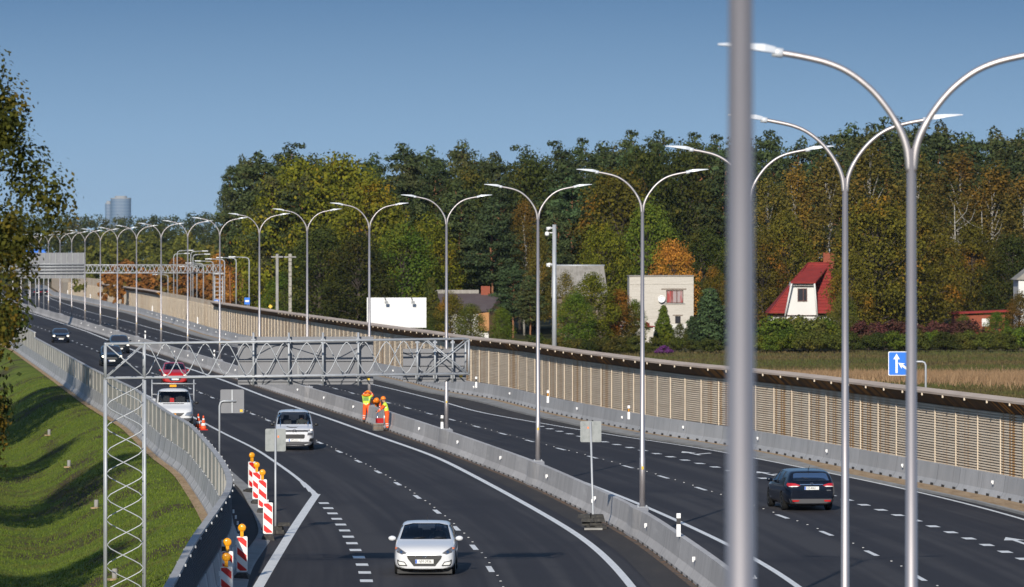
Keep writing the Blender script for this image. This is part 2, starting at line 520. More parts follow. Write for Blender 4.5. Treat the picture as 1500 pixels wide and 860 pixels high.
for D in st:
    Dm = min(D, 1440); xs = [left_wall.x(Dm)-0.15, right_barrier.x(Dm)+0.5, right_barrier.x(Dm)+60, 400, 1500]
    b = len(mb.v); mb.v += [(x, D, (zr(D) if x < 200 else 0)-0.03) for x in xs]
    if prev is not None:
        for k in range(4): mb.face([prev+k, prev+k+1, b+k+1, b+k], 0)
    prev = b
tag(mb.build('ground', M['field']), kind='structure')
mb = MB(); prev = None
for D in stations(595, 1440, 2.0):
    b = len(mb.v); mb.v += [(right_barrier.x(D)+9, D, -0.015), (500, D, -0.015)]
    if prev is not None: mb.face([prev, prev+1, b+1, b])
    prev = b
tag(mb.build('forest_ground', M['forest_floor']), kind='structure')
mb = MB(); mb.poly([(-2000, -60, -4.0), (2000, -60, -4.0), (2000, 6500, -4.0), (-2000, 6500, -4.0)])
tag(mb.build('terrain', M['forest_floor']), kind='structure')

# roads
mb = MB(); ribbon(mb, left_wall, median, 0.15, 0.0, 0.0, -40, FAR)
tag(mb.build('road', M['asphalt']), kind='structure')
mb = MB(); ribbon(mb, median, right_barrier, 0.0, -0.4, 0.0, -40, FAR)
tag(mb.build('road', M['asphalt']), kind='structure')
mb = MB(); ribbon(mb, lc_right, median, 0.55, -0.30, 0.004, -40, FAR)
ribbon(mb, rc_right, right_barrier, 0.25, -1.0, 0.004, -40, FAR)
tag(mb.build('road_shoulder', M['shoulder']), kind='structure')
mb = MB(); ribbon(mb, median, median, -0.50, -0.30, 0.008, 60, 600)
tag(mb.build('leaf_litter', M['leaf_litter']), 'brown fallen leaves lying along the foot of the median barrier', 'leaf litter', kind='stuff')
# kerb and sand strip along the right barrier
mb = MB(); st = stations(-40, FAR, 2.0); prev = None
for D in st:
    s = 1 if D < 238 else 0
    wk = 0.55
    tt_ = min(1.0, max(0.0, (D-236)/14)); x2 = right_barrier.x(D) - (1.25 + (0.5-1.25)*tt_); xk = x2 - (0.15 + (1.05-0.15)*tt_)
    b = len(mb.v); z = zr(D)
    mb.v += [(xk, D, z-0.02), (xk, D, z+0.09), (x2, D, z+0.10), (x2, D, z-0.02)]
    if prev is not None:
        for k in range(3): mb.face([prev+k, prev+k+1, b+k+1, b+k], 0)
    prev = b
tag(mb.build('kerb', M['kerb']), kind='structure')
mb = MB(); prev = None
for D in st:
    tt_ = min(1.0, max(0.0, (D-236)/14)); x2 = right_barrier.x(D) - (1.25 + (0.5-1.25)*tt_)
    b = len(mb.v); mb.v += [(x2, D, zr(D)+0.07), (right_barrier.x(D)+2.0, D, zr(D)+0.07)]
    if prev is not None: mb.face([prev, prev+1, b+1, b], 0)
    prev = b
tag(mb.build('sand_strip', M['sand']), kind='structure')
# sandy strip outside the left wall
mb = MB(); ribbon(mb, left_wall, left_wall, -0.68, -0.2, 0.0, 60, 1000)
tag(mb.build('sand_strip', M['sand']), kind='structure')
# concrete gutter on the inside of the left wall
gut = [(0.0, 0.0), (0.0, 0.035), (0.07, 0.045), (0.45, 0.02), (0.5, 0.0)]
gut_line = from_px([(335, 860), (344, 832), (364, 804), (381.5, 781), (371, 753), (353, 718)], [(60, -5.7), (100, -6.2), (130, -6.9), (245, -13.2), (300, -19.0), (400, -30.2)], 60, 400, win=5)
mb = MB(); sweep(mb, gut_line, gut, 60, 398, closed=False)
tag(mb.build('gutter', M['kerb']), kind='structure')
mb = MB(); ribbon(mb, left_wall, gut_line, 0.2, 0.0, 0.004, 60, 230)
tag(mb.build('verge_strip', M['shoulder']), kind='structure')

# ------------------------------------------------------------------ painted markings
def line(cur, wd, d0, d1, z=0.008, off=0.0):
    mb = MB(); ribbon(mb, cur, cur, off-wd/2, off+wd/2, z, d0, d1)
    return tag(mb.build('lane_marking', M['paint']), kind='structure')
def dashes(cur, ds, L, wd, z=0.008, studs=None, skew=0.0):
    mb = MB()
    for D in ds:
        a, b = D-L/2, D+L/2
        xa, xb = cur.x(a), cur.x(b)
        mb.poly([(xa-wd/2, a, z), (xa+wd/2, a+skew, z), (xb+wd/2, b+skew, z), (xb-wd/2, b, z)])
    if studs:
        for D in ds:
            if D > 420: continue
            for q in (0.27, 0.5, 0.73):
                dd = D+studs*q; x = cur.x(dd)+0.10
                mb.box((x, dd, z+0.004), (0.06, 0.08, 0.01))
    return tag(mb.build('lane_marking', M['paint']), kind='structure')
line(lc_right, 0.24, -40, FAR)
line(lc_left, 0.16, 223, FAR)
line(rc_left, 0.20, -40, FAR)
line(rc_right, 0.17, -40, FAR)
mb = MB(); ribbon(mb, entry_edge, entry_edge, -0.2, 0.1, 0.008, 60, 213)
# closing chevron tip
tipx, tipd = G(467, 724); 
pts = []
for D in (212, 215, 219, 224): pts.append((D, lc_left.x(224) + (tipx-0.05-lc_left.x(224))*(224-D)/12.0))
for a, b in zip(pts, pts[1:]):
    mb.poly([(a[1]-0.16, a[0], 0.0085), (a[1]+0.12, a[0], 0.0085), (b[1]+0.10, b[0], 0.0085), (b[1]-0.10, b[0], 0.0085)])
tag(mb.build('lane_marking', M['paint']), kind='structure')
dashes(lc_lane, [162.6+12*k for k in range(-8, 100)], 3.0, 0.17, studs=12)
dashes(rc_lane, [158.3, 171.2, 183.3, 195, 207, 218, 229.3, 240.3, 251.5, 262, 273.3, 284, 295.8, 307.9] + [146-12*k for k in range(6)] + [319.5+11.7*k for k in range(90)], 3.0, 0.17, studs=11.6)
dashes(lc_left, [156.8+4.05*k for k in range(-16, 13)], 1.25, 0.36)
dashes(rc_block, [148+4.0*k for k in range(-4, 38)], 1.2, 0.36)
# direction arrows on the exit lane
def arrow(x0, y0, s=1.0):
    X, D = G(x0, y0)
    mb = MB()
    z = 0.008
    a = rc_block.ang(D)
    rot = Matrix.Rotation(a, 3, 'Z')
    def P(u, v): 
        p = rot @ Vector((u, v, 0)); return (X+p.x, D+p.y, z)
    mb.poly([P(-0.08*s, 0), P(0.08*s, 0), P(0.08*s, 3.0*s), P(-0.08*s, 3.0*s)])
    mb.poly([P(-0.35*s, 3.0*s), P(0.35*s, 3.0*s), P(0, 5.0*s)])
    mb.poly([P(0.08*s, 0.9*s), P(0.08*s, 1.5*s), P(0.95*s, 2.9*s), P(0.95*s, 2.3*s)])
    tag(mb.build('lane_marking', M['paint']), kind='structure')
arrow(1025, 667); arrow(1507, 799); arrow(1135, 697, 0.9)

# ------------------------------------------------------------------ barriers
jersey = [(-0.30, 0.0), (-0.30, 0.08), (-0.17, 0.30), (-0.09, 0.90), (0.09, 0.90), (0.17, 0.30), (0.30, 0.08), (0.30, 0.0)]
POLES = [(23.7, 1085), (62, 1335), (102, 1238), (142, 1098), (181.5, 941), (221.7, 788), (261.8, 654), (304.5, 541), (345.5, 450), (386, 380), (430.8, 322),
         (471, 275), (512, 236), (553, 200), (594, 172), (634, 147), (675, 124.5), (716, 105), (757, 88), (797, 71), (838, 57), (879, 44), (920, 31), (961, 19)]
def ped(D, prof):
    k = 0.0
    for (pd, px) in POLES:
        q = abs(D-pd)
        if q < 2.4: k = max(k, 1.0 if q < 0.7 else 1-(q-0.7)/1.7)
    out = []
    for (o, z) in prof:
        s = 1 if o > 0 else -1
        e = 0.17*k if z > 0.5 else (0.10*k if z > 0.2 else 0.04*k)
        out.append((o+s*e, z+0.05*k if z > 0.5 else z))
    return out
mb = MB(); sweep(mb, median, jersey, -40, FAR, near=0.8, pf=ped)
bar = empty('median_barrier', (0, 0, 0), 0, 'long pale concrete barrier carrying the lamp posts between the two carriageways', 'barrier')
mb.build('barrier_body', M['concrete'], bar)
def reflectors(cur, parent, ds, off, z):
    for D in ds:
        x, y = cur.at(D, off)
        m_ = MB(); a = cur.ang(D)
        rt = Matrix.Rotation(a, 3, 'Z')
        m_.box((0, 0, 0), (0.085, 0.05, 0.10), rot=rt).box((-0.02 if off < 0 else 0.02, 0.0, -0.07), (0.04, 0.03, 0.05), rot=rt)
        m_.build('reflector', M['white'], parent, loc=(x, y, z+zr(D)))
reflectors(median, bar, [157+19.4*k for k in range(-2, 28)], -0.20, 0.62)
mb = MB(); rjb = [(o+0.30, z) for (o, z) in jersey]
sweep(mb, right_barrier, rjb, 40, FAR, near=2.0)
# forklift slots at its foot
rb = empty('concrete_barrier', (0, 0, 0), 0, 'grey concrete barrier running along the foot of the slatted noise wall', 'barrier')
mb.build('barrier_body', M['concrete_blue'], rb)
mb = MB()
for D in np.arange(150, 420, 2.0):
    x, y = right_barrier.at(D, -0.005)
    mb.box((x, y, 0.12), (0.03, 0.42, 0.09), rot=Matrix.Rotation(right_barrier.ang(D), 3, 'Z'))
o = mb.build('drain_slot', M['black'], rb); o['kind'] = 'stuff'
mb = MB()
for D in np.arange(80, 420, 2.0):
    x, y = median.at(D, -0.315)
    mb.box((x, y, 0.05), (0.03, 0.30, 0.06), rot=Matrix.Rotation(median.ang(D), 3, 'Z'))
o = mb.build('drain_slot', M['black'], bar); o['kind'] = 'stuff'
reflectors(right_barrier, rb, [160+16.5*k for k in range(0, 40)], 0.07, 0.62)

# left wall: jersey + panel on top
M['panel_out'] = mat('wall_panel_grey', (0.48, 0.465, 0.42), 0.8, spec=0.2, uvspace=True, noise=[((0.5, 1, 1), 4, 0.4, 0.7, (0.36, 0.35, 0.32)), ((5, 0.4, 1), 3, 0.55, 0.8, (0.30, 0.29, 0.27))])
panel_tone(M['panel_out'], 5.0, 0.84, 1.08)
add_joints(M['panel_out'], 5.0, 0.40, (0.22, 0.215, 0.20), 0.0, 0.5)
M['concrete_left'] = mat('barrier_concrete_left', (0.42, 0.42, 0.425), 0.85, spec=0.2, uvspace=True, noise=[((0.3, 0.6, 1), 4, 0.4, 0.7, (0.33, 0.335, 0.34)), ((2.0, 0.5, 1), 3, 0.55, 0.75, (0.24, 0.24, 0.24))])
add_joints(M['concrete_left'], 5.0, 0.45, (0.55, 0.55, 0.54), 0.9, 0.5)
add_joints(M['concrete_left'], 5.0, 0.30, (0.16, 0.16, 0.16), 0.0, 0.8)
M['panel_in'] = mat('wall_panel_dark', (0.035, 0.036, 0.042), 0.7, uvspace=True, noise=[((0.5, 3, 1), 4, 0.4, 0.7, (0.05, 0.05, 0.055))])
M['coping'] = mat('coping_concrete', (0.40, 0.40, 0.40), 0.85, noise=[((1, 0.6, 1), 4, 0.4, 0.7, (0.32, 0.31, 0.30))])
def lh(D): return 2.1 if D < 470 else (2.55 if D < 500 else 3.1)
lw = empty('road_edge_wall', (0, 0, 0), 0, 'curving grey concrete barrier topped with ribbed panels above the grass bank', 'wall')
mb = MB(); sweep(mb, left_wall, [(o*1.15, z*1.0) for (o, z) in jersey], -20, FAR, near=1.5)
mb.build('barrier_body', M['concrete_left'], lw)
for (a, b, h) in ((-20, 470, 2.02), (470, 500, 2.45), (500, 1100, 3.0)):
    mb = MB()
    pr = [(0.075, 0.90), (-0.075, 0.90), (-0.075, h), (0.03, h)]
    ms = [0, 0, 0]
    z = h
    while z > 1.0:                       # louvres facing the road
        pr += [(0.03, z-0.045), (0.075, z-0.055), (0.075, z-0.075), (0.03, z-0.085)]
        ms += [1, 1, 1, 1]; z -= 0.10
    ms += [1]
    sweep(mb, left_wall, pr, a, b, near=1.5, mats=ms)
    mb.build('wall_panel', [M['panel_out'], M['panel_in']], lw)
    mb = MB(); sweep(mb, left_wall, [(-0.095, h+0.002), (-0.095, h+0.075), (0.095, h+0.075), (0.095, h+0.002)], a, b, near=1.5)
    mb.build('coping', M['coping'], lw)
mb = MB()
for D in np.arange(100, 300, 4.0):
    x, y = left_wall.at(D, 0.14); mb.box((x, y, lh(D)-0.05), (0.035, 0.05, 0.06))
    x, y = left_wall.at(D, -0.10); mb.box((x, y, 0.92), (0.04, 0.4, 0.03), rot=Matrix.Rotation(left_wall.ang(D), 3, 'Z'))
o = mb.build('bracket', M['galv'], lw); o['kind'] = 'stuff'
mb = MB()
for D in np.arange(150, 300, 4.0):
    x, y = left_wall.at(D, 0.29); mb.box((x, y, 0.6), (0.06, 0.06, 0.12))
o = mb.build('reflector', M['white'], lw); o['kind'] = 'stuff'

mb = MB(); s_ = math.ceil(left_wall.arc(60)/5.0)*5.0
while s_ < left_wall.arc(700):
    D = float(np.interp(s_+0.27, left_wall.s, left_wall.D)); x, y = left_wall.at(D, -0.10)
    mb.box((x, y, (lh(D)+0.92)/2+zr(D)), (0.06, 0.12, lh(D)-0.98), rot=Matrix.Rotation(left_wall.ang(D), 3, 'Z')); s_ += 5.0
o = mb.build('panel_post', M['kerb'], lw); o['kind'] = 'stuff'

# ------------------------------------------------------------------ slatted noise wall
M['slat'] = mat('wall_slat', (0.74, 0.62, 0.475), 0.85, spec=0.15, uvspace=True, noise=[((0.25, 2, 1), 4, 0.45, 0.7, (0.62, 0.50, 0.37)), ((2, 30, 1), 3, 0.5, 0.8, (0.60, 0.50, 0.38))])
M['slat_back'] = mat('wall_backing', (0.080, 0.055, 0.035), 0.9, spec=0.1)
def wood_columns(m, amount):
    t = m.node_tree; bs = t.nodes['Principled BSDF']
    tc = t.nodes.new('ShaderNodeTexCoord'); sp = t.nodes.new('ShaderNodeSeparateXYZ'); t.links.new(tc.outputs['UV'], sp.inputs[0])
    f = math_node(t, 'MODULO', sp.outputs[0], 4.0)
    cell = math_node(t, 'FLOOR', math_node(t, 'DIVIDE', sp.outputs[0], 4.0))
    wn = t.nodes.new('ShaderNodeTexWhiteNoise'); wn.noise_dimensions = '1D'; t.links.new(cell, wn.inputs['W'])
    tot = None
    for (c, wd) in ((0.12, 0.13), (1.75, 0.16), (2.35, 0.12), (3.5, 0.10)):
        wdn = math_node(t, 'MULTIPLY', wn.outputs['Value'], wd*1.6)
        l = math_node(t, 'LESS_THAN', math_node(t, 'ABSOLUTE', math_node(t, 'SUBTRACT', f, c)), wdn)
        tot = l if tot is None else math_node(t, 'MAXIMUM', tot, l)
    nz = t.nodes.new('ShaderNodeTexNoise'); nz.inputs['Scale'].default_value = 0.035; nz.noise_dimensions = '2D'
    mp = t.nodes.new('ShaderNodeMapping'); mp.inputs['Scale'].default_value = (1, 0, 1)
    t.links.new(tc.outputs['UV'], mp.inputs[0]); t.links.new(mp.outputs[0], nz.inputs['Vector'])
    r = t.nodes.new('ShaderNodeMapRange'); r.inputs[1].default_value = 0.30; r.inputs[2].default_value = 0.52
    t.links.new(nz.outputs['Fac'], r.inputs[0])
    fac = math_node(t, 'MULTIPLY', math_node(t, 'MULTIPLY', tot, r.outputs[0]), amount)
    t.links.new(mixc(t, fac, base_socket(m), (0.46, 0.22, 0.045)), bs.inputs['Base Color'])
wood_columns(M['slat'], 0.85); wood_columns(M['slat_back'], 0.95)
M['wall_coping'] = mat('wall_coping', (0.58, 0.47, 0.38), 0.85, spec=0.15, noise=[((0.6, 0.25, 1), 4, 0.4, 0.7, (0.44, 0.35, 0.28))])
panels = empty('noise_wall', (0, 0, 0), 0, 'tall beige slatted noise wall with leaning dark top beside the right carriageway', 'noise wall')
H0 = 3.05
def slats_profile():
    pr = [(0.20, 0.30)]
    z = 0.55; pr.append((0.05, 0.30)); pr.append((0.05, z)); ms = [1, 1, 1]
    while z < H0-0.1:
        pr += [(-0.03, z+0.002), (-0.014, z+0.054), (0.05, z+0.058), (0.05, z+0.104)]
        ms += [0, 0, 0, 1]; z += 0.104
    pr += [(0.20, z)]; ms += [1]
    return pr, ms
pr, ms = slats_profile()
mb = MB(); sweep(mb, noise_wall_line, pr, 60, 1400, near=3.0, mats=ms)
mb.build('slat_panelling', [M['slat'], M['slat_back']], panels)
# leaning top with coping: two stretches with a gap where the wall is plain
def top(a, b):
    mb = MB()
    sweep(mb, noise_wall_line, [(0.0, H0-0.02), (-0.50, 3.50), (-0.44, 3.54), (0.12, H0)], a, b, near=3.0)
    mb.build('leaning_top', M['slat_back'], panels)
    mb = MB(); sweep(mb, noise_wall_line, [(-0.56, 3.50), (-0.57, 3.585), (0.14, 3.655), (0.15, 3.56)], a, b, near=3.0)
    o = mb.build('coping', M['wall_coping'], panels)
d_plain0 = 640; d_plain1 = 800
top(60, d_plain0); top(d_plain1, 1000)
mb = MB(); sweep(mb, noise_wall_line, [(0.0, H0), (0.0, 3.6), (0.2, 3.6), (0.2, H0)], d_plain0, d_plain1, near=3.0)
mb.build('coping', M['slat'], panels)
mb = MB(); sweep(mb, noise_wall_line, [(0.0, H0), (0.0, 4.4), (0.2, 4.4), (0.2, H0)], 1000, 1400, near=3.0)
mb.build('slat_panelling', M['slat'], panels)
M['wall_post'] = mat('wall_post', (0.62, 0.53, 0.41), 0.8)
s0 = noise_wall_line.arc(150)
k0 = math.ceil(s0/4.0)
sarr = noise_wall_line.s; Darr = noise_wall_line.D
rest = MB(); base_post = None
for i in range(260):
    s = (k0+i)*4.0; D = float(np.interp(s, sarr, Darr))
    if D > 1150: break
    x, y = noise_wall_line.at(D, -0.035)
    a = noise_wall_line.ang(D)
    if i < 96:
        if base_post is None:
            m_ = MB(); m_.box((0.01, 0, 1.65), (0.05, 0.08, 2.5)); m_.box((-0.53, 0, 3.45), (0.06, 0.06, 0.10))
            base_post = m_.build('wall_post', M['wall_post'], panels); p = base_post
        else:
            p = base_post.copy(); COL.objects.link(p)
        p.location = (x, y, zr(D)); p.rotation_euler = (0, 0, a)
    else:
        rest.box((x, y, 1.75), (0.06, 0.10, 2.7), rot=Matrix.Rotation(a, 3, 'Z'))
o = rest.build('wall_post', M['wall_post'], panels); o['kind'] = 'stuff'
# ------------------------------------------------------------------ lamp posts
ORD = ['nearest', 'second', 'third', 'fourth', 'fifth', 'sixth', 'seventh', 'eighth', 'ninth', 'tenth', 'eleventh', 'twelfth', 'thirteenth', 'fourteenth',
       'fifteenth', 'sixteenth', 'seventeenth', 'eighteenth', 'nineteenth', 'twentieth', 'twenty-first', 'twenty-second', 'twenty-third', 'twenty-fourth']
LAMP_EXTRA = {0: 'thick blurred grey lamp pole nearest the camera, crossing the whole picture height',
    1: 'second nearest double armed lamp post, its wide arms against open sky',
    2: 'third nearest double armed lamp post, between the two tall poles and the dark estate car',
    3: 'double armed lamp post half hidden behind the thick blurred pole',
    4: 'double armed lamp post standing right of the sign with sandbag base',
    5: 'double armed lamp post just left of the white camera mast',
    6: 'double armed lamp post rising behind the right end of the gantry truss',
    7: 'double armed lamp post rising in front of the white billboard'}
lamp = empty('street_lamp')
mb = MB()
mb.tube([(0, 0, 0), (0, 0, 1.6), (0, 0, 1.62), (0, 0, 9.8)], [0.098, 0.093, 0.084, 0.050], 16)
mb.build('pole', M['pole'], lamp)
mb = MB(); mb.box((0, 0, 0.012), (0.36, 0.36, 0.024)); 
for sx_ in (-1, 1):
    for sy_ in (-1, 1): mb.tube([(sx_*.14, sy_*.14, 0), (sx_*.14, sy_*.14, 0.07)], 0.015, 6)
mb.build('base_plate', M['galv'], lamp)
mb = MB(); mb.box((0.0, -0.095, 1.28), (0.06, 0.012, 0.10)); mb.build('sticker', M['yellow'], lamp)
for s in (-1, 1):
    pts = [(0.02*s, 0, 9.55), (0.05*s, 0, 9.8), (0.13*s, 0, 10.02), (0.27*s, 0, 10.25), (0.45*s, 0, 10.46), (0.68*s, 0, 10.64), (0.92*s, 0, 10.75), (1.2*s, 0, 10.82), (1.48*s, 0, 10.87)]
    pts = smooth_path(pts); mb = MB(); mb.tube(pts, [0.042]*12 + [0.036]*(len(pts)-12), 12); a = mb.build('arm', M['pole'], lamp)
    mb = MB()
    mb.tube([(1.42*s, 0, 10.86), (1.54*s, 0, 10.875)], 0.055, 10)
    rt = Matrix.Rotation(-0.07*s, 3, 'Y')
    b = len(mb.v)
    secs = [(1.50, 0.055, 0.05, 10.88), (1.62, 0.12, 0.06, 10.90), (1.82, 0.15, 0.045, 10.925), (2.05, 0.13, 0.022, 10.95), (2.14, 0.09, 0.012, 10.955)]
    rings = []
    for (x, wy, hz, zc) in secs:
        q = len(mb.v)
        mb.v += [(x*s, -wy, zc-hz*0.4), (x*s, wy, zc-hz*0.4), (x*s, wy*0.8, zc+hz), (x*s, -wy*0.8, zc+hz)]
        rings.append(q)
    for q, r_ in zip(rings, rings[1:]):
        for k in range(4): mb.face([q+k, q+(k+1) % 4, r_+(k+1) % 4, r_+k])
    mb.face([rings[0]+k for k in range(4)]); mb.face([rings[-1]+k for k in range(4)])
    mb.build('luminaire', M['luminaire'], lamp)
for i, (D, px) in enumerate(POLES):
    o = lamp if i == 0 else copy_tree(lamp)
    o.location = (AT(px, D), D, 0.94+zr(D)); o.rotation_euler = (0, 0, median.ang(D)*0.7)
    tag(o, LAMP_EXTRA.get(i, 'double armed lamp post on the median, %s from the camera' % ORD[i]), 'street lamp', 'double armed lamp posts along the median')

# single-arm lamps on the side road behind the wall
def wall_cross(px):
    for D in np.arange(200, 1400, 2.0):
        if F*noise_wall_line.x(D)/D+750 < px: return float(D)
    return 1400.0
sl = empty('street_lamp')
mb = MB(); mb.tube([(0, 0, 0), (0, 0, 8.6), (-0.08, 0, 8.85), (-0.3, 0, 8.98), (-1.5, 0, 9.05)], [0.09, 0.06, 0.055, 0.05, 0.045], 8)
mb.build('pole', M['galv'], sl)
mb = MB(); mb.box((-1.85, 0, 9.06), (0.75, 0.22, 0.10)); mb.build('luminaire', M['luminaire'], sl)
SIDE = [(365, 376, 1), (346, 377, 1), (329, 379, 1), (312.5, 382, 1), (298, 385, 1), (288.5, 390, 1), (282.7, 372, -1), (279.6, 367.5, -1), (259.6, 366.5, -1), (254.5, 371, -1), (246, 402, 1)]
for i, (px, py, s) in enumerate(SIDE):
    D = wall_cross(px)+25
    o = sl if i == 0 else copy_tree(sl)
    o.location = (AT(px, D), D, 0); H = ZAT(py, D)
    o.scale = (1, 1, H/9.08); o.rotation_euler = (0, 0, 0 if s > 0 else PI)
    tag(o, 'single arm lamp post behind the noise wall, %s counted from the right' % ORD[i].replace('nearest', 'first'), 'street lamp', 'single arm lamps beyond the noise wall')

# ------------------------------------------------------------------ near gantry
GD = 154.0
gan = empty('gantry', (AT(155, GD), GD, 0), 0.10, 'cantilever lattice gantry of galvanised tubes with a square mast on the grass', 'gantry')
gw = AT(212, GD)-AT(155, GD)
ZB, ZT = 5.74, 6.68
gdep = 0.95
def truss_zig(p0, p1, up, n, phase, r=0.022):
    """rounded zigzag rod between two chords; p0->p1 along the chord, up = vector to the other chord"""
    p0 = Vector(p0); p1 = Vector(p1); up = Vector(up); pts = []
    for k in range(n*12+1):
        t = k/(n*12); ph = (t*n + phase) % 1.0
        v = abs(2*ph-1)
        v = 0.25*(0.5-0.5*math.cos(PI*v))+0.75*v
        v = min(max((v-0.5)*1.06+0.5, 0.03), 0.97)
        pts.append(p0 + (p1-p0)*t + up*v)
    return MB().tube(pts, r, 6)
zbase = grass_z(2.6, GD)-0.25
for (cx, cy) in ((0, 0), (gw, 0), (0, gdep), (gw, gdep)):
    MB().tube([(cx, cy, zbase), (cx, cy, ZB-0.05)], 0.040, 10).build('mast_chord', M['galv'], gan)
hp = 1.28
nz_ = (ZB-0.1-zbase)/hp
for (a, up, ph) in (((0, 0), (gw, 0, 0), 0.0), ((0, gdep), (gw, 0, 0), 0.5), ((0, 0), (0, gdep, 0), 0.25), ((gw, 0), (0, gdep, 0), 0.75)):
    pts = []
    n = int(nz_*12)
    mbz = truss_zig((a[0], a[1], ZB-0.1-hp*int(nz_+1)), (a[0], a[1], ZB-0.1), up, int(nz_+1), ph, 0.016)
    mbz.build('lacing_bar', M['galv'], gan)
b_ = MB().box((gw/2, gdep/2, zbase+0.12), (gw+0.7, gdep+0.7, 0.5)); b_.build('footing', M['concrete'], gan)
LT = AT(690, GD*1.02)-AT(155, GD)
rise = 0.10
for (cy) in (0, gdep):
    MB().tube([(0, cy, ZB), (LT, cy, ZB+rise)], 0.026, 10).build('truss_chord', M['galv'], gan)
    MB().tube([(0, cy, ZT), (LT, cy, ZT+rise+0.03)], 0.026, 10).build('truss_chord', M['galv'], gan)
    for x in (0, gw, LT):
        MB().tube([(x, cy, ZB+rise*x/LT), (x, cy, ZT+rise*x/LT)], 0.03, 8).build('upright', M['galv'], gan)
    MB().tube([(0, cy, ZT), (gw, cy, ZB+0.02)], 0.017, 6).build('cross_brace', M['galv'], gan)
    MB().tube([(0, cy, ZB), (gw, cy, ZT)], 0.017, 6).build('cross_brace', M['galv'], gan)
    xe = LT-1.15
    MB().tube([(xe, cy, ZT+rise), (LT, cy, ZB+rise)], 0.017, 6).build('cross_brace', M['galv'], gan)
    MB().tube([(xe, cy, ZB+rise), (LT, cy, ZT+rise)], 0.017, 6).build('cross_brace', M['galv'], gan)
    nn = 7
    truss_zig((gw+0.05, cy, ZB+0.02), (xe-0.03, cy, ZB+rise), (0, 0, ZT-ZB), nn, 0.0 if cy == 0 else 0.5, 0.015).build('lacing_bar', M['galv'], gan)
for z in (ZB, ZT):
    truss_zig((0.05, 0, z), (LT, 0, z+rise), (0, gdep, 0), 4, 0.1, 0.013).build('lacing_bar', M['galv'], gan)
    for x in (0, gw, LT):
        MB().tube([(x, 0, z+rise*x/LT), (x, gdep, z+rise*x/LT)], 0.035, 8).build('cross_bar', M['galv'], gan)
def board(name, x0, x1, z0, z1, ups, label):
    b = empty(name, (0, 0, 0), 0, label, 'road sign')
    b.location = gan.location; b.rotation_euler = gan.rotation_euler
    yb = gdep+0.22
    m_ = MB().box(((x0+x1)/2, yb, (z0+z1)/2), (x1-x0, 0.03, z1-z0)); m_.build('sign_panel', M['sign_back'], b)
    for z in (z0+0.10, (z0+z1)/2, z1-0.10):
        MB().box(((x0+x1)/2, yb-0.04, z), (x1-x0, 0.05, 0.035)).build('rail', M['sign_back'], b)
    for x in ups:
        MB().tube([(x, gdep-0.06, z0-0.02), (x, gdep-0.06, max(z1, ZT)+0.12)], 0.030, 8).build('upright', M['galv'], b)
        for z in (ZB, ZT, z0+.1, z1-.1):
            MB().box((x, gdep-0.02, z+0.02), (0.11, 0.08, 0.05)).build('clamp', M['galv'], b)
    MB().box((x1-0.14, yb-0.022, z0+0.14), (0.085, 0.008, 0.085)).build('sticker', M['yellow'], b)
    return b
def gx(px, D=GD+1.3): return AT(px, D)-AT(155, GD)
board('sign_board', gx(355), gx(554), 5.53, 6.86, [gx(377), gx(429), gx(479), gx(531)], 'long grey back of a motorway sign hung on the gantry truss')
board('sign_board', gx(598), gx(691), 5.60, 6.52, [gx(618), gx(644), gx(670)], 'shorter grey back of a sign at the free end of the gantry truss')

# ------------------------------------------------------------------ far gantry
FD = 700.0
fg = empty('gantry', (0, FD, 0), 0, 'distant lattice gantry spanning both carriageways under the far forest', 'gantry')
x0, x1 = AT(-10, FD), AT(326, FD)
zb, zt = 6.65, 7.65
for cy in (0, 0.9):
    for z in (zb, zt): MB().tube([(x0, cy, z), (x1, cy, z)], 0.07, 6).build('truss_chord', M['galv'], fg)
    truss_zig((x0, cy, zb), (x1, cy, zb), (0, 0, zt-zb), 26, 0.0 if cy == 0 else 0.5, 0.045).build('lacing_bar', M['galv'], fg)
for cx in (x1-1.0, x1):
    MB().tube([(cx, 0.4, 0), (cx, 0.4, zb)], 0.08, 8).build('mast_chord', M['galv'], fg)
for k in range(13): MB().box((x1-0.5, 0.4, 0.4+k*0.5), (1.0, 0.06, 0.06)).build('rung', M['galv'], fg)
MB().box((x1-0.5, 0.4, zb-0.1), (1.3, 1.2, 0.12)).build('head_plate', M['galv'], fg)
fb = empty('sign_board', (0, FD, 0), 0, 'big grey ribbed back of a sign board on the distant gantry', 'road sign')
MB().box(((AT(22, FD)+AT(124, FD))/2, -0.15, 7.57), (AT(124, FD)-AT(22, FD), 0.06, 3.2)).build('sign_panel', M['sign_back'], fb)
for k in range(13): MB().box((AT(24+8.25*k, FD), -0.24, 7.57), (0.09, 0.08, 3.25)).build('upright', M['sign_plate'], fb)
for z in (6.6, 7.0, 7.4, 7.75): MB().tube([(AT(22, FD), -0.5, z), (AT(124, FD), -0.5, z)], 0.06, 6).build('rail', M['galv'], fb)
for (px, wd, mk) in ((42, 8, 'blue_sign'), (52, 8, 'blue_sign'), (64, 6, 'blue_sign')):
    Dq = 860
    b = empty('road_sign', (AT(px, Dq), Dq, 0), 0, 'blue sign peeking over the distant grey board, at its %s' % {42: 'left', 52: 'middle', 64: 'right'}[px], 'road sign', 'blue signs beyond the far gantry')
    MB().box((0, 0, 9.2), (wd/8200*Dq, 0.08, 1.0)).build('sign_panel', M[mk], b)
    MB().tube([(0, 0.1, 0), (0, 0.1, 9.4)], 0.07, 6).build('pole', M['galv'], b)

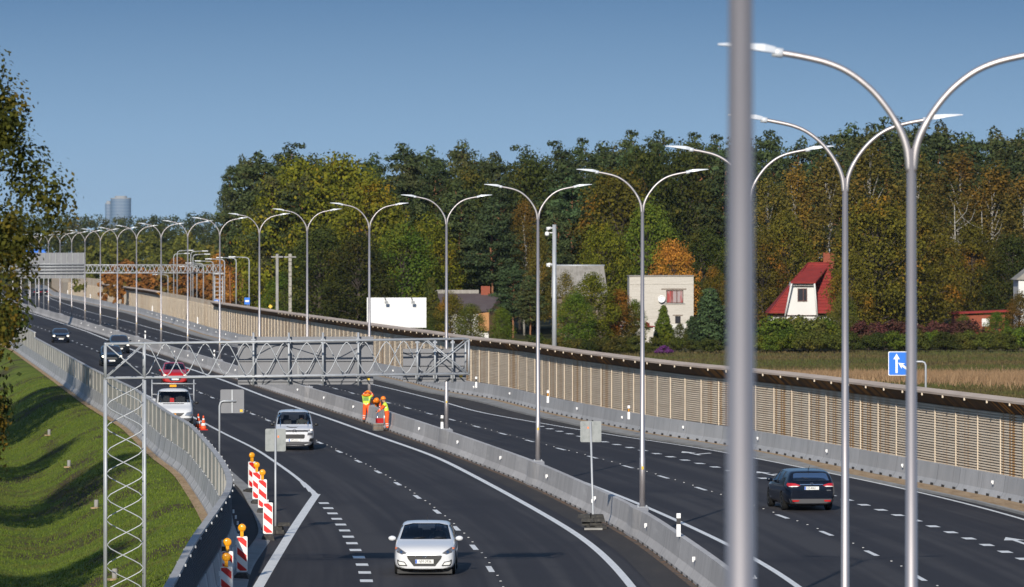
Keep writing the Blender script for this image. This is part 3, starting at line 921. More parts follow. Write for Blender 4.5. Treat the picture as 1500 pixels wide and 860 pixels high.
# ------------------------------------------------------------------ signs on posts
def rounded_plate(m, w_, h_, z, parent, mt, y=0.0):  # flat plate with rounded corners, one even material
    pts = []
    r = 0.05
    for (cx, cz, a0) in ((w_/2-r, h_/2-r, 0), (-w_/2+r, h_/2-r, 90), (-w_/2+r, -h_/2+r, 180), (w_/2-r, -h_/2+r, 270)):
        for k in range(4):
            a = R(a0+30*k); pts.append((cx+r*math.cos(a), cz+r*math.sin(a)+z))
    return MB().prism(pts, y-0.01, y+0.01, axis='y').build(m, mt, parent)
D = 203.5; X = AT(321.5, D)
s1 = empty('road_sign', (X, D, 0), 0, 'square grey sign back hung from an arm on the curving wall by the white truck', 'road sign')
MB().tube([(0, 0, 0.9), (0, 0, 3.62), (0.04, 0, 3.76), (0.14, 0, 3.80), (0.60, 0, 3.80)], 0.035, 10).build('pole', M['galv'], s1)
pl = rounded_plate('sign_panel', 0.86, 0.86, 3.79, s1, M['sign_back'], 0.06); pl.location.x = 0.46
MB().box((0.46, 0.03, 3.79), (0.05, 0.03, 0.84)).build('rail', M['galv'], s1)
MB().box((0.79, 0.045, 3.45), (0.10, 0.006, 0.09)).build('sticker', M['yellow'], s1)
def block_pile(parent, seed, n=6, sc=1.0):
    rd = random.Random(seed)
    for k in range(n):
        m_ = MB(); w_, d_, h_ = 0.42*sc, 0.3*sc, 0.12
        row = k // 2
        m_.box((rd.uniform(-.14, .14)+(-.18 if k % 2 else .18), rd.uniform(-.08, .08), 0.07+row*0.125), (w_, d_, h_), rot=Matrix.Rotation(rd.uniform(-.35, .35), 3, 'Z'), taper=0.88)
        m_.build('ballast_block', M['rubber'], parent)
D = 183; X = AT(403.5, D)
s2 = empty('road_sign', (X, D, 0), 0, 'worn pale sign back on a thin pole partly hiding the white van', 'road sign')
MB().tube([(0, 0, 0), (0, 0, 1.0), (0, 0, 3.42)], [0.04, 0.036, 0.034], 10).build('pole', M['galv'], s2)
rounded_plate('sign_panel', 0.67, 0.74, 3.07, s2, M['sign_plate'], 0.05)
MB().prism([(0.09+0.03*math.cos(a), 3.18+0.04*math.sin(a)) for a in np.linspace(0, 2*PI, 10)[:-1]], 0.034, 0.038, axis='y').build('paint_mark', M['orange_mark'], s2)
block_pile(s2, 3, 5)
D = 186; X = AT(869, D)
s3 = empty('road_sign', (X, D, 0), 0, 'worn pale sign back on a leaning pole with dark ballast beside the median', 'road sign')
MB().tube([(0, 0, 0), (0, 0, 0.25), (-0.09, 0, 3.58)], [0.04, 0.036, 0.034], 10).build('pole', M['galv'], s3)
pl = rounded_plate('sign_panel', 0.70, 0.70, 3.25, s3, M['sign_plate'], 0.05); pl.location.x = -0.08
MB().box((-0.17, 0.034, 3.38), (0.06, 0.004, 0.06)).build('paint_mark', M['orange_mark'], s3)
MB().box((-0.04, 0.0, 0.95), (0.05, 0.08, 0.12)).build('clamp', M['white'], s3)
block_pile(s3, 5, 8, 1.05)
MB().box((0, -0.25, 0.03), (0.6, 0.3, 0.06)).build('ballast_slab', M['kerb'], s3)

# blue arrow sign behind the noise wall
D = 236.0
bs_ = empty('road_sign', (AT(1356, D), D, 0), 0, 'blue square sign with white merging arrows on a bent post behind the noise wall', 'road sign')
MB().tube([(0, 0, 0), (0, 0, 4.45), (-0.05, 0, 4.56), (-0.15, 0, 4.60), (-0.9, 0, 4.60)], 0.045, 10).build('pole', M['galv'], bs_)
xc = AT(1321, D)-AT(1356, D); zc = ZAT(532.5, D); hw = 20*D/F; hh = 17.6*D/F
rounded_plate('sign_edge', hw*2, hh*2, zc, bs_, M['white'], -0.06).location.x = xc
rounded_plate('sign_face', hw*2-0.06, hh*2-0.06, zc, bs_, M['blue_sign'], -0.072).location.x = xc
y_ = -0.086
def arrow_flat(pts, name='arrow'):
    pts = [(p[0]*.92+.04, p[1]) for p in pts]
    MB().prism([(xc+p[0], zc+p[1]) for p in pts], y_-0.003, y_+0.003, axis='y').build(name, M['white_refl'], bs_)
arrow_flat([(-0.34, -0.40), (-0.24, -0.40), (-0.24, 0.18), (-0.14, 0.18), (-0.29, 0.42), (-0.44, 0.18), (-0.34, 0.18)])
c_, s_ = math.cos(R(148)), math.sin(R(148))
def rr(u, v): return (0.14+u*c_-v*s_, -0.19+u*s_+v*c_)
arrow_flat([rr(-0.40, -0.05), rr(0.20, -0.05), rr(0.14, -0.14), rr(0.42, 0), rr(0.14, 0.14), rr(0.20, 0.05), rr(-0.40, 0.05)])

# ------------------------------------------------------------------ warning beacons (red and white panels)
def beacon(px, py, rot, label, lamp_on=True, hgt=1.0, flip=False):
    X, D = G(px, py)
    t = empty('warning_beacon', (X, D, 0), rot, label, 'traffic beacon', 'red and white beacons at the road edge')
    MB().box((0, 0, 0.06), (0.42, 0.78, 0.12), taper=0.88).build('foot', M['rubber'], t)
    MB().box((0, 0, 0.145), (0.34, 0.5, 0.05), taper=0.8).build('foot', M['rubber'], t)
    w_ = 0.31; z0 = 0.20; z1 = z0+hgt
    r = 0.035; pts = []
    for (cx, cz, a0) in ((w_/2-r, z1-r, 0), (-w_/2+r, z1-r, 90), (-w_/2+r, z0+r, 180), (w_/2-r, z0+r, 270)):
        for k in range(4):
            a = R(a0+30*k); pts.append((cx+r*math.cos(a), cz+r*math.sin(a)))
    MB().prism(pts, -0.02, 0.02, axis='y').build('panel', M['white_refl'], t)
    m_ = MB(); wi = w_/2-0.022; lo, hi = z0+0.03, z1-0.03
    k = 0; pitch = 0.40; thick = 0.19; drop = wi*2*0.85
    zt_ = hi-0.0
    zz = zt_+drop*0.55
    while zz > lo-0.1:
        poly = [(-wi, zz), (wi, zz-drop), (wi, zz-drop-thick), (-wi, zz-thick)]
        def clip(P, zc, keep_below):
            out = []
            for i in range(len(P)):
                a, b = P[i], P[(i+1) % len(P)]
                ia = (a[1] <= zc) if keep_below else (a[1] >= zc); ib = (b[1] <= zc) if keep_below else (b[1] >= zc)
                if ia: out.append(a)
                if ia != ib:
                    t_ = (zc-a[1])/(b[1]-a[1]); out.append((a[0]+(b[0]-a[0])*t_, zc))
            return out
        P = clip(poly, hi, True)
        if len(P) > 2: P = clip(P, lo, False)
        if len(P) > 2: m_.prism(P, -0.0245, -0.021, axis='y')
        zz -= pitch
    m_.build('stripes', M['red_refl'], t)
    if lamp_on:
        MB().box((0, 0, z1+0.07), (0.09, 0.09, 0.16)).build('lamp_housing', M['amber'], t)
        MB().lathe((0, 0, z1+0.24), [(0.03, -0.055), (0.10, -0.05), (0.115, -0.02), (0.115, 0.02), (0.10, 0.05), (0.03, 0.06)], 16, axis='y').build('lamp_lens', M['amber'], t)
        MB().box((0, 0, z1+0.36), (0.03, 0.04, 0.03)).build('lamp_knob', M['black'], t)
    else:
        MB().tube([(0, 0, z1-0.02), (0, 0, z1+0.09)], 0.022, 8).build('post_tip', M['white'], t)
    return t
beacon(369, 722, 0.55, 'red and white beacon with amber lamp, farthest of the row by the wall bend')
beacon(376, 739, 0.10, 'red and white beacon with amber lamp, second farthest of the row')
beacon(384.5, 752, 0.05, 'red and white beacon with amber lamp just left of the lampless one')
beacon(392.5, 791, 0.04, 'red and white beacon without a lamp beside the thin sign pole', False)
beacon(354.5, 848, -0.04, 'red and white beacon with amber lamp standing alone on the pale gutter')
beacon(333, 873, 0.12, 'red and white beacon half hidden behind the nearest one at bottom left')
beacon(331.5, 899, 0.04, 'nearest red and white beacon, cut off by the bottom edge')

# ------------------------------------------------------------------ traffic cones
for i, (px, py) in enumerate(((290.5, 627), (298, 630))):
    X, D = G(px, py)
    t = empty('traffic_cone', (X, D, 0), 0.3*i, ['bright orange and white cone beside the white truck', 'darker orange cone right of the other one beside the truck'][i], 'traffic cone', 'cones by the parked truck')
    MB().box((0, 0, 0.02), (0.38, 0.38, 0.04)).build('base', M['red_refl'], t)
    for (z0, z1, mt) in ((0.04, 0.22, 'orange_cone'), (0.22, 0.36, 'white_refl'), (0.36, 0.52, 'orange_cone'), (0.52, 0.60, 'white_refl'), (0.60, 0.75, 'orange_cone')):
        if mt not in M: M[mt] = mat('cone_orange', (0.80, 0.10, 0.02), 0.5)
        rr_ = lambda z: 0.15*(1-z/0.75)+0.025
        MB().lathe((0, 0, 0), [(rr_(z0), z0), (rr_(z1), z1)], 14).build('cone_band', M[mt], t)

# ------------------------------------------------------------------ delineator posts
def delineator(X, D, z, h, label, amber=False, band=True):
    t = empty('delineator_post', (X, D, z), 0, label, 'marker post', 'white marker posts on the barriers')
    MB().box((0, 0, h*0.5), (0.12, 0.05, h)).build('post', M['white'], t)
    if band: MB().box((0, -0.001, h*0.66), (0.124, 0.054, h*0.26)).build('band', M['black'], t)
    if amber: MB().box((0, -0.028, h*0.66), (0.05, 0.006, h*0.2)).build('reflector', M['amber'], t)
    return t
near_lab = ['white marker post with yellow reflector behind the right barrier, near the blurred pole', 'white marker post with yellow reflector behind the right barrier, near the camera mast', 'white marker post behind the right barrier, near the free gantry end']
for i, (px, py) in enumerate(((921, 614), (802.5, 590), (697.5, 568))):
    D = 8.3*F/(py-370); X = AT(px, D)
    delineator(X, D, 0.9, 0.68, near_lab[i], amber=i < 2)
for i, px in enumerate((289, 223, 132, 99)):
    D = None
    for q in np.arange(300, 1400, 1.0):
        if F*(right_barrier.x(q)+0.3)/q+750 < px: D = float(q); break
    delineator(right_barrier.x(D)+0.35, D, 0.9, 0.75, 'far white marker post above the right barrier, %s from the right' % ['first', 'second', 'third', 'fourth'][i], band=False)
for i, (px, py, h, lb) in enumerate(((994, 786, 0.68, 'white marker post with black band behind the median, left of the blurred pole'), (647.5, 629, 0.66, 'white marker post with black band at the foot of a median lamp post'),
        (285.5, 525, 0.66, 'far white marker post on the median right of the red car'), (196, 496, 0.75, 'far white marker post on the median above the dark cars'), (52, 444, 0.8, 'farthest white marker post on the median, near the left tree'))):
    D = 8.3*F/(py-370); X = median.x(D)+0.14
    delineator(AT(px, D) if i < 2 else X, D, 0.9, h, lb)
delineator(left_wall.x(152)+0.33, 152, 0.55, 0.85, 'white marker post with black band on the shaded inner side of the curving wall')

# ------------------------------------------------------------------ billboard, camera mast
D = 500.0
bb = empty('billboard', (AT(581, D), D, 0), 0, 'blank white billboard with two small floodlights behind the noise wall', 'billboard')
zc = ZAT(458, D); wv = 87*D/F; hv = 44*D/F
MB().box((0, 0, zc), (wv, 0.25, hv)).build('board', M['billboard'], bb)
M['frame_grey'] = mat('frame_grey', (0.25, 0.26, 0.27), 0.6)
for sx_ in (-1, 1): MB().tube([(sx_*1.5, 0.2, 0), (sx_*1.5, 0.2, zc)], 0.10, 8).build('leg', M['frame_grey'], bb)
for x in (AT(565, D)-AT(581, D), AT(604, D)-AT(581, D)):
    MB().tube([(x-0.1, 0, zc+hv/2), (x-0.1, -0.55, zc+hv/2+0.12), (x, -0.75, zc+hv/2-0.25)], 0.035, 6).build('lamp_arm', M['black'], bb)
    MB().box((x+0.08, -0.8, zc+hv/2-0.42), (0.30, 0.2, 0.22)).build('floodlight', M['frame_grey'], bb)
D = 372.0
cm = empty('camera_mast', (AT(812, D), D, 0), 0, 'tall pale mast with white surveillance cameras behind the noise wall', 'mast')
MB().tube([(0, 0, 0), (0, 0, ZAT(329, D))], [0.17, 0.13], 12).build('pole', M['galv'], cm)
for (dz, sx_, kind) in ((334, -1, 'a'), (341, -1, 'b'), (387, -1, 'a')):
    z = ZAT(dz, D)
    MB().tube([(0, 0, z), (-0.32, 0, z)], 0.035, 6).build('bracket', M['white'], cm)
    if kind == 'a': MB().tube([(-0.22, 0, z), (-0.50, -0.1, z-0.06)], [0.09, 0.12], 10).build('camera', M['white'], cm)
    else:
        c_o = MB().lathe((-0.48, 0, z-0.08), [(0.05, 0.16), (0.14, 0.1), (0.15, -0.05), (0.10, -0.12)], 12).build('camera', M['white'], cm)
        MB().lathe((-0.48, 0, z-0.22), [(0.10, 0.03), (0.09, -0.05), (0.03, -0.09)], 12).build('dome', M['black'], c_o)
MB().box((-0.34, -0.05, ZAT(388, D)-0.0), (0.10, 0.12, 0.26)).build('horn', M['white'], cm)
# small signs beyond the wall
for (px, py, wd, hg, mk, lb) in ((362, 441, 8, 10, 'blue_sign', 'small blue sign above the noise wall beside a single arm lamp'), (317, 441, 7, 4, 'blue_sign', 'low blue sign just above the noise wall'),
                                 (396, 449, 4.5, 4.5, 'yellow', 'small yellow diamond sign above the noise wall')):
    D = wall_cross(px)+18
    t = empty('road_sign', (AT(px, D), D, 0), 0, lb, 'road sign')
    z = ZAT(py, D)
    rot = Matrix.Rotation(R(45), 3, 'Y') if mk == 'yellow' else None
    MB().box((0, 0, z), (wd*D/F, 0.04, hg*D/F), rot=rot).build('sign_face', M[mk], t)
    if mk != 'yellow': MB().box((0, -0.03, z), (wd*D/F*0.7, 0.02, hg*D/F*0.25)).build('pictogram', M['white'], t)
    MB().tube([(0, 0.06, 0), (0, 0.06, z)], 0.04, 6).build('pole', M['galv'], t)
M['birch_wood'] = mat('birch_bark', (0.33, 0.31, 0.27), 0.85, noise=[((3, 3, 8), 4, 0.5, 0.65, (0.08, 0.07, 0.06))])
for (px, yt, wd, lb) in ((406, 372, 7, 'white concrete post standing in front of the yellow-green trees'), (425, 372, 8, 'ivy speckled white post right of the plain one by the trees')):
    D = wall_cross(px)+30
    t = empty('utility_pole', (AT(px, D), D, 0), 0, lb, 'utility pole')
    z = ZAT(yt, D)
    MB().box((0, 0, z/2), (wd*D/F*0.55, 0.25, z)).build('post', M['birch_wood'] if px > 410 else M['kerb'], t)
    MB().box((0.0, 0, z-0.3), (1.2, 0.12, 0.14)).build('crossarm', M['kerb'], t)

# marker stubs on the grass bank
for i, (px, py) in enumerate(((101, 685), (141, 745), (168, 850), (72, 640))):
    D = 9.9*F/(py-370)*1.08
    u = -(AT(px, D)-left_wall.x(D))-0.15
    z = grass_z(max(u, 0), D)
    for it in range(6):
        D = (CAM_H-z)*F/(py-370); u = -(AT(px, D)-left_wall.x(D))-0.15; z = grass_z(max(u, 0), D)
    t = empty('marker_stub', (AT(px, D), D, z-0.1), 0.2*i, 'short pale concrete stub in the grass, %s' % ['above the shaded hollow', 'left of the gantry mast middle', 'inside the gantry mast foot', 'smallest and farthest'][i], 'drain marker', 'concrete stubs on the grass bank')
    MB().lathe((0, 0, 0), [(0.09, 0), (0.09, 0.42), (0.07, 0.46)], 10).build('stub', M['kerb'], t)
    MB().box((0.02, -0.05, 0.13), (0.5, 0.35, 0.06)).build('sand_pad', M['sand'], t)
# ------------------------------------------------------------------ houses
M['brick_grey'] = mat('silicate_brick', (0.50, 0.47, 0.42), 0.9, spec=0.15, noise=[((0.6, 0.6, 6), 4, 0.45, 0.7, (0.43, 0.40, 0.35)), ((6, 6, 14), 2, 0.55, 0.7, (0.38, 0.35, 0.31))], bump=0.3, bscale=6)
M['white_wall'] = mat('white_render', (0.64, 0.64, 0.62), 0.85, noise=[((0.5, 0.5, 0.5), 4, 0.5, 0.8, (0.60, 0.60, 0.58))])
M['red_roof'] = mat('red_tile_roof', (0.25, 0.034, 0.030), 0.85, spec=0.15, noise=[((1, 1, 5), 4, 0.4, 0.75, (0.18, 0.026, 0.024)), ((3, 3, 3), 3, 0.6, 0.7, (0.15, 0.03, 0.028))])
M['brown_roof'] = mat('brown_roof', (0.075, 0.055, 0.055), 0.8, noise=[((1, 1, 3), 4, 0.4, 0.75, (0.10, 0.08, 0.075))])
M['slate_roof'] = mat('fibre_cement_roof', (0.27, 0.25, 0.22), 0.9, noise=[((1.5, 1.5, 1), 4, 0.4, 0.7, (0.19, 0.175, 0.15)), ((6, 0.4, 1), 3, 0.5, 0.7, (0.32, 0.30, 0.27))])
M['brick_red'] = mat('red_brick', (0.26, 0.075, 0.042), 0.9, spec=0.2, noise=[((3, 3, 9), 3, 0.45, 0.7, (0.19, 0.06, 0.04))])
M['glass_dark'] = mat('window_glass', (0.03, 0.03, 0.035), 0.08)
M['red_curtain'] = mat('red_window_glass', (0.30, 0.035, 0.03), 0.35, noise=[((3, 3, 0.5), 2, 0.45, 0.6, (0.30, 0.24, 0.24))])
M['wood_old'] = mat('old_boards', (0.20, 0.155, 0.12), 0.9, noise=[((8, 8, 0.6), 3, 0.4, 0.7, (0.12, 0.095, 0.075))])
M['window_frame'] = mat('window_frame_brown', (0.10, 0.035, 0.025), 0.6)
D = 560.0
def px2(x, y, D=D): return (AT(x, D), ZAT(y, D))
hx0, hz1 = px2(922, 405); hx1, _ = px2(1016, 405)
h1 = empty('house', (hx0, D, 0), 0, 'flat roofed pale brick house with a red curtained window', 'house')
W1 = hx1-hx0
def wall_with_hole(name, w_, h_, holes, mt, parent, y=0.0, t=0.3):
    """rectangular wall with rectangular holes (x0,x1,z0,z1)"""
    xs = sorted({0, w_, *[a for h in holes for a in h[:2]]}); zs = sorted({0, h_, *[a for h in holes for a in h[2:]]})
    m_ = MB()
    for i in range(len(xs)-1):
        for j in range(len(zs)-1):
            cx, cz = (xs[i]+xs[i+1])/2, (zs[j]+zs[j+1])/2
            if any(h[0] < cx < h[1] and h[2] < cz < h[3] for h in holes): continue
            m_.box((cx, y+t/2, cz), (xs[i+1]-xs[i], t, zs[j+1]-zs[j]))
    return m_.build(name, mt, parent)
wx0, wz1 = px2(976, 425); wx1, wz0 = px2(1001, 444); wx0 -= hx0; wx1 -= hx0
vx0 = px2(989, 0)[0]-hx0; vx1 = px2(997, 0)[0]-hx0; vz1 = px2(0, 463)[1]
wall_with_hole('front_wall', W1, hz1, [(wx0, wx1, wz0, wz1), (vx0, vx1, 2.1, vz1)], M['brick_grey'], h1)
m_ = MB().box((0.15, 5.15, hz1/2), (0.3, 9.7, hz1)).box((W1-0.15, 5.15, hz1/2), (0.3, 9.7, hz1)).box((W1/2, 9.9, hz1/2), (W1-0.62, 0.3, hz1))
m_.build('wall', M['brick_grey'], h1)
MB().box((W1/2, 5.0, hz1+0.05), (W1+0.12, 10.2, 0.09)).build('roof', M['slate_roof'], h1)
MB().box((W1/2, -0.02, hz1-0.75), (W1, 0.04, 0.09)).build('brick_course', M['brick_grey'], h1)
wdo = MB().box(((wx0+wx1)/2, 0.16, (wz0+wz1)/2), (wx1-wx0, 0.03, wz1-wz0)).build('window', M['red_curtain'], h1)
m_ = MB()
for x in (wx0+0.04, wx0+(wx1-wx0)*0.33, wx0+(wx1-wx0)*0.62, wx1-0.04): m_.box((x, 0.11, (wz0+wz1)/2), (0.08, 0.06, wz1-wz0))
for z in (wz0+0.04, wz1-0.04): m_.box(((wx0+wx1)/2, 0.105, z), (wx1-wx0, 0.05, 0.08))
m_.build('frame', M['window_frame'], wdo)
MB().box(((wx0+wx1)/2, -0.03, wz0-0.05), (wx1-wx0+0.3, 0.14, 0.08)).build('sill', M['kerb'], wdo)
MB().box(((wx0+wx1)/2-0.1, -0.005, wz1+0.10), (wx1-wx0+0.8, 0.05, 0.12)).build('lintel', M['wood_old'], h1)
MB().box(((vx0+vx1)/2, 0.15, (2.1+vz1)/2), (vx1-vx0, 0.04, vz1-2.1)).build('window', M['glass_dark'], h1)
MB().box(((vx0+vx1)/2, -0.005, vz1+0.08), (1.0, 0.05, 0.10)).build('lintel', M['wood_old'], h1)
dx, dz = px2(969, 438); dx -= hx0
dd = MB().lathe((dx, -0.4, dz), [(0.05, 0.12), (0.25, 0.10), (0.38, 0.0), (0.36, 0.02), (0.2, 0.12)], 18, axis='y'); dd.build('satellite_dish', M['white'], h1)
MB().tube([(dx, -0.35, dz), (dx, -0.02, dz-0.2)], 0.04, 6).build('dish_bracket', M['galv'], h1)
# low white garden wall
gx0, gx1 = AT(940, 553), AT(1004, 553)
gw_ = empty('garden_wall', (gx0, 553, 0), 0, 'low white garden wall in front of the pale brick house', 'wall')
MB().box(((gx1-gx0)/2, 0, 1.0), (gx1-gx0, 0.2, 2.0)).build('wall_body', M['white_wall'], gw_)
MB().box(((gx1-gx0)/2, 0, 2.06), (gx1-gx0+0.1, 0.3, 0.1)).build('coping', M['white_wall'], gw_)
# small red roofed shed
D2 = 547.0
sx0 = AT(905, D2); sx1 = AT(957, D2)
sh = empty('shed', (sx0, D2, 0), 0, 'small white shed with dark red hipped roof left of the brick house', 'shed')
ws = sx1-sx0; z1 = ZAT(479, D2); z2 = ZAT(465, D2)
wall_with_hole('wall', ws, z1, [(ws-0.75, ws-0.35, 1.6, 2.5)], M['brick_grey'], sh)
MB().box((ws/2, 2.0, z1/2), (ws, 3.2, z1)).build('wall', M['brick_grey'], sh)
m_ = MB(); e_ = 0.25
A = [(-e_, -e_, z1), (ws+e_, -e_, z1), (ws+e_, 4.2, z1), (-e_, 4.2, z1), (0.9, 2, z2), (ws-1.4, 2, z2)]
for q in ((0, 1, 5, 4), (1, 2, 5), (2, 3, 4, 5), (3, 0, 4), (3, 2, 1, 0)): m_.poly([A[i] for i in q])
m_.build('roof', M['red_roof'], sh)

# red roofed house with white gable
D3 = 560.0
hh_ = empty('house', (AT(1176, D3), D3, 0), 0, 'white house with steep red hipped roof and brick chimney behind the hedge', 'house')
def q(x, y, dy=0.0): return (AT(x, D3+dy)-AT(1176, D3), dy, ZAT(y, D3+dy))
ev = ZAT(459, D3)
E = [q(1126, 459, 0), q(1226, 459, 0), q(1226, 459, 9), q(1126, 459, 9)]
E = [(E[0][0], 0, ev), (E[1][0], 0, ev), (E[1][0], 9, ev), (E[0][0], 9, ev)]
rz_ = ZAT(385, D3+3.5)
Rg = [(q(1184, 386, 3.5)[0], 3.5, rz_), (q(1216, 386, 3.5)[0], 3.5, rz_), (q(1216, 386, 3.5)[0], 5.5, rz_), (q(1184, 386, 3.5)[0], 5.5, rz_)]
m_ = MB()
# front plane is split round the white dormer
tl, tr = q(1158, 414, 2.1), q(1191, 414, 2.1)
bl, br_ = q(1150, 459, 0), q(1197, 459, 0)
zl = ZAT(413, D3+1.5)
kk = (zl-ev)/(rz_-ev)*3.5
tl = (tl[0], kk, zl); tr = (tr[0], kk, zl)
bl = (bl[0], 0, ev); br_ = (br_[0], 0, ev)
m_.poly([E[0], bl, tl, Rg[0]]); m_.poly([br_, E[1], Rg[1], tr]); m_.poly([tl, tr, Rg[1], Rg[0]])
m_.poly([E[1], E[2], Rg[2], Rg[1]]); m_.poly([E[2], E[3], Rg[3], Rg[2]]); m_.poly([E[3], E[0], Rg[0], Rg[3]]); m_.poly(Rg)
m_.poly([(p[0], p[1], p[2]-0.18) for p in (E[0], E[1], E[2], E[3])])
# tile courses as thin steps on the front plane
m_.build('roof', M['red_roof'], hh_, fixn=False)
# ribs across the roof planes so it reads as tile
m_ = MB()
for k in range(1, 16):
    t_ = k/16
    a = Vector(E[0]).lerp(Vector(Rg[0]), t_); b = Vector(E[1]).lerp(Vector(Rg[1]), t_)
    lo = Vector(bl).lerp(Vector(tl), min(1, t_*rz_/zl if False else (a.z-ev)/(zl-ev))); hi = Vector(br_).lerp(Vector(tr), min(1, (a.z-ev)/(zl-ev)))
    o_ = Vector((0, -0.02, 0.012))
    if a.z < zl:
        m_.tube([a+o_, Vector((lo.x, a.y, a.z))+o_], 0.022, 4); m_.tube([Vector((hi.x, a.y, a.z))+o_, b+o_], 0.022, 4)
    else: m_.tube([a+o_, b+o_], 0.022, 4)
for P0, P1 in ((E[0], Rg[0]), (E[1], Rg[1]), (Rg[0], Rg[1])): m_.tube([P0, P1], 0.07, 6)
m_.build('roof_tiles', M['red_roof'], hh_)
# white bay inside the opening, with its own projecting roof lip
wy = 0.35
bay = [(bl[0]+0.05, wy, 2.6), (br_[0]-0.05, wy, 2.6), (tr[0], wy, zl), (tl[0], wy, zl)]
m_ = MB()
m_.poly(bay)
m_.poly([bay[0], (bay[0][0], 4, 2.6), (bay[3][0], 4, zl), bay[3]]); m_.poly([bay[1], (bay[1][0], 4, 2.6), (bay[2][0], 4, zl), bay[2]])
m_.build('bay_wall', M['white_wall'], hh_)
m_ = MB()
lz = zl+0.02
lip = [(tl[0]-0.12, -0.55, lz), (tr[0]+0.12, -0.55, lz), (Rg[1][0]-0.3, 3.0, rz_-0.45), (Rg[0][0]-0.15, 3.0, rz_-0.45)]
m_.poly(lip); m_.poly([(p[0], p[1], p[2]-0.16) for p in lip]); 
for i in range(4):
    a, b = lip[i], lip[(i+1) % 4]; m_.poly([a, b, (b[0], b[1], b[2]-0.16), (a[0], a[1], a[2]-0.16)])
m_.build('dormer_roof', M['red_roof'], hh_)
for s_, P0, P1 in ((1, tl, bl), (1, tr, br_)):
    MB().tube([(P0[0], -0.45, P0[2]-0.1), (P1[0], -0.1, P1[2]-0.25)], 0.09, 6).build('bargeboard', M['white_wall'], hh_)
MB().box(((tl[0]+tr[0])/2, wy-0.25, zl-0.25), (tr[0]-tl[0]-0.1, 0.4, 0.22)).build('soffit', M['white_wall'], hh_)
a, b = q(1169, 423), q(1182, 441)
wn_ = MB().box(((a[0]+b[0])/2, wy-0.03, (a[2]+b[2])/2), (b[0]-a[0], 0.04, a[2]-b[2])).build('window', M['glass_dark'], hh_)
fr = MB()
for x in (a[0], (a[0]+b[0])/2+0.1, b[0]): fr.box((x, wy-0.07, (a[2]+b[2])/2), (0.07, 0.05, a[2]-b[2]+0.1))
for z in (a[2], b[2]): fr.box(((a[0]+b[0])/2, wy-0.072, z), (b[0]-a[0], 0.05, 0.07))
fr.build('frame', M['window_frame'], wn_)
MB().box((0.0, 4.6, ev/2-.1), (6.3, 8.2, ev-.2)).build('wall', M['white_wall'], hh_)
MB().box((2.4, 0.8, 1.3), (2.6, 1.2, 2.5)).build('porch', M['white_wall'], hh_)
a = q(1210, 392); c = q(1226, 379)
ch_ = MB().box(((a[0]+c[0])/2, 5.2, (rz_+c[2])/2), (c[0]-a[0], 0.8, c[2]-rz_+1.2)).build('chimney', M['brick_red'], hh_)
MB().tube([((a[0]+c[0])/2+0.1, 5.2, c[2]+0.3), ((a[0]+c[0])/2+0.1, 5.2, c[2]+1.0)], 0.05, 6).build('flue', M['galv'], ch_)
MB().box((q(1198, 0)[0], 2.72, rz_-0.72), (0.6, 0.06, 0.5), rot=Matrix.Rotation(R(-38), 3, 'X')).build('skylight', M['glass_dark'], hh_)
MB().tube([q(1213, 460, -0.1), q(1214, 463, -0.1), q(1219, 468, 0.3), q(1219, 480, 0.3)], 0.06, 6).build('downpipe', M['red_roof'], hh_)

# barn with grey roof
D4 = 588.0
b0 = AT(812, D4); b1 = AT(888, D4)
bn = empty('barn', (b0, D4, 0), 0, 'old barn with weathered grey ridged roof behind the round bush', 'barn')
wb = b1-b0; zr_ = ZAT(389, D4+4); ze = ZAT(432, D4)
m_ = MB()
m_.poly([(-0.3, -0.4, ze-0.1), (wb+0.2, -0.4, ze-0.1), (wb-0.2, 4, zr_), (-0.2, 4, zr_)]); m_.poly([(-0.2, 4, zr_), (wb-0.2, 4, zr_), (wb+0.2, 8.4, ze), (-0.3, 8.4, ze)])
m_.poly([(-0.3, -0.4, ze-0.22), (wb+0.2, -0.4, ze-0.22), (wb-0.2, 4, zr_-0.12), (-0.2, 4, zr_-0.12)])
m_.build('roof', M['slate_roof'], bn, fixn=False)
MB().tube([(-0.3, 4, zr_), (wb-0.1, 4, zr_)], 0.11, 6).build('ridge_cap', M['galv'], bn)
m_ = MB(); m_.box((wb/2, 4, ze/2-0.1), (wb, 8, ze-0.2))
m_.poly([(wb+0.06, 0, ze-0.2), (wb+0.06, 8, ze-0.2), (wb-0.02, 4, zr_-0.15)]); m_.build('wall', M['wood_old'], bn)

# low brown-roofed house
D5 = 550.0
c0, c1 = AT(634, D5), AT(735, D5)
lo_ = empty('house', (c0, D5, 0), 0, 'low house with brown roof and square brick chimney behind the bushes', 'house')
wl = c1-c0; zr5 = ZAT(430, D5+4); ze5 = ZAT(452, D5)
m_ = MB()
m_.poly([(-0.2, -0.4, ze5-0.3), (wl-1.2, -0.4, ze5-0.3), (wl, 4, zr5), (-0.2, 4, zr5)]); m_.poly([(-0.2, 4, zr5), (wl, 4, zr5), (wl, 8.4, ze5), (-0.2, 8.4, ze5)])
m_.build('roof', M['brown_roof'], lo_, fixn=False)
MB().box((2.2, 4.3, zr5+0.18), (4.6, 0.5, 0.35)).build('ridge_cap', M['slate_roof'], lo_)
MB().box((wl/2-0.6, 4, ze5/2-0.2), (wl-1.4, 7.6, ze5-0.4)).build('wall', M['white_wall'], lo_)
M['ochre'] = mat('ochre_boards', (0.40, 0.20, 0.08), 0.85)
m_ = MB(); m_.poly([(wl-1.25, -0.2, 1.0), (wl-0.25, 3.8, 1.0), (wl-0.15, 3.8, zr5-0.2), (wl-1.25, -0.2, ze5-0.3)]); m_.poly([(wl-2.3, -0.24, 1.5), (wl-1.25, -0.24, 1.5), (wl-1.25, -0.24, ze5-0.35), (wl-2.3, -0.24, ze5-0.5)])
m_.build('gable', M['ochre'], lo_)
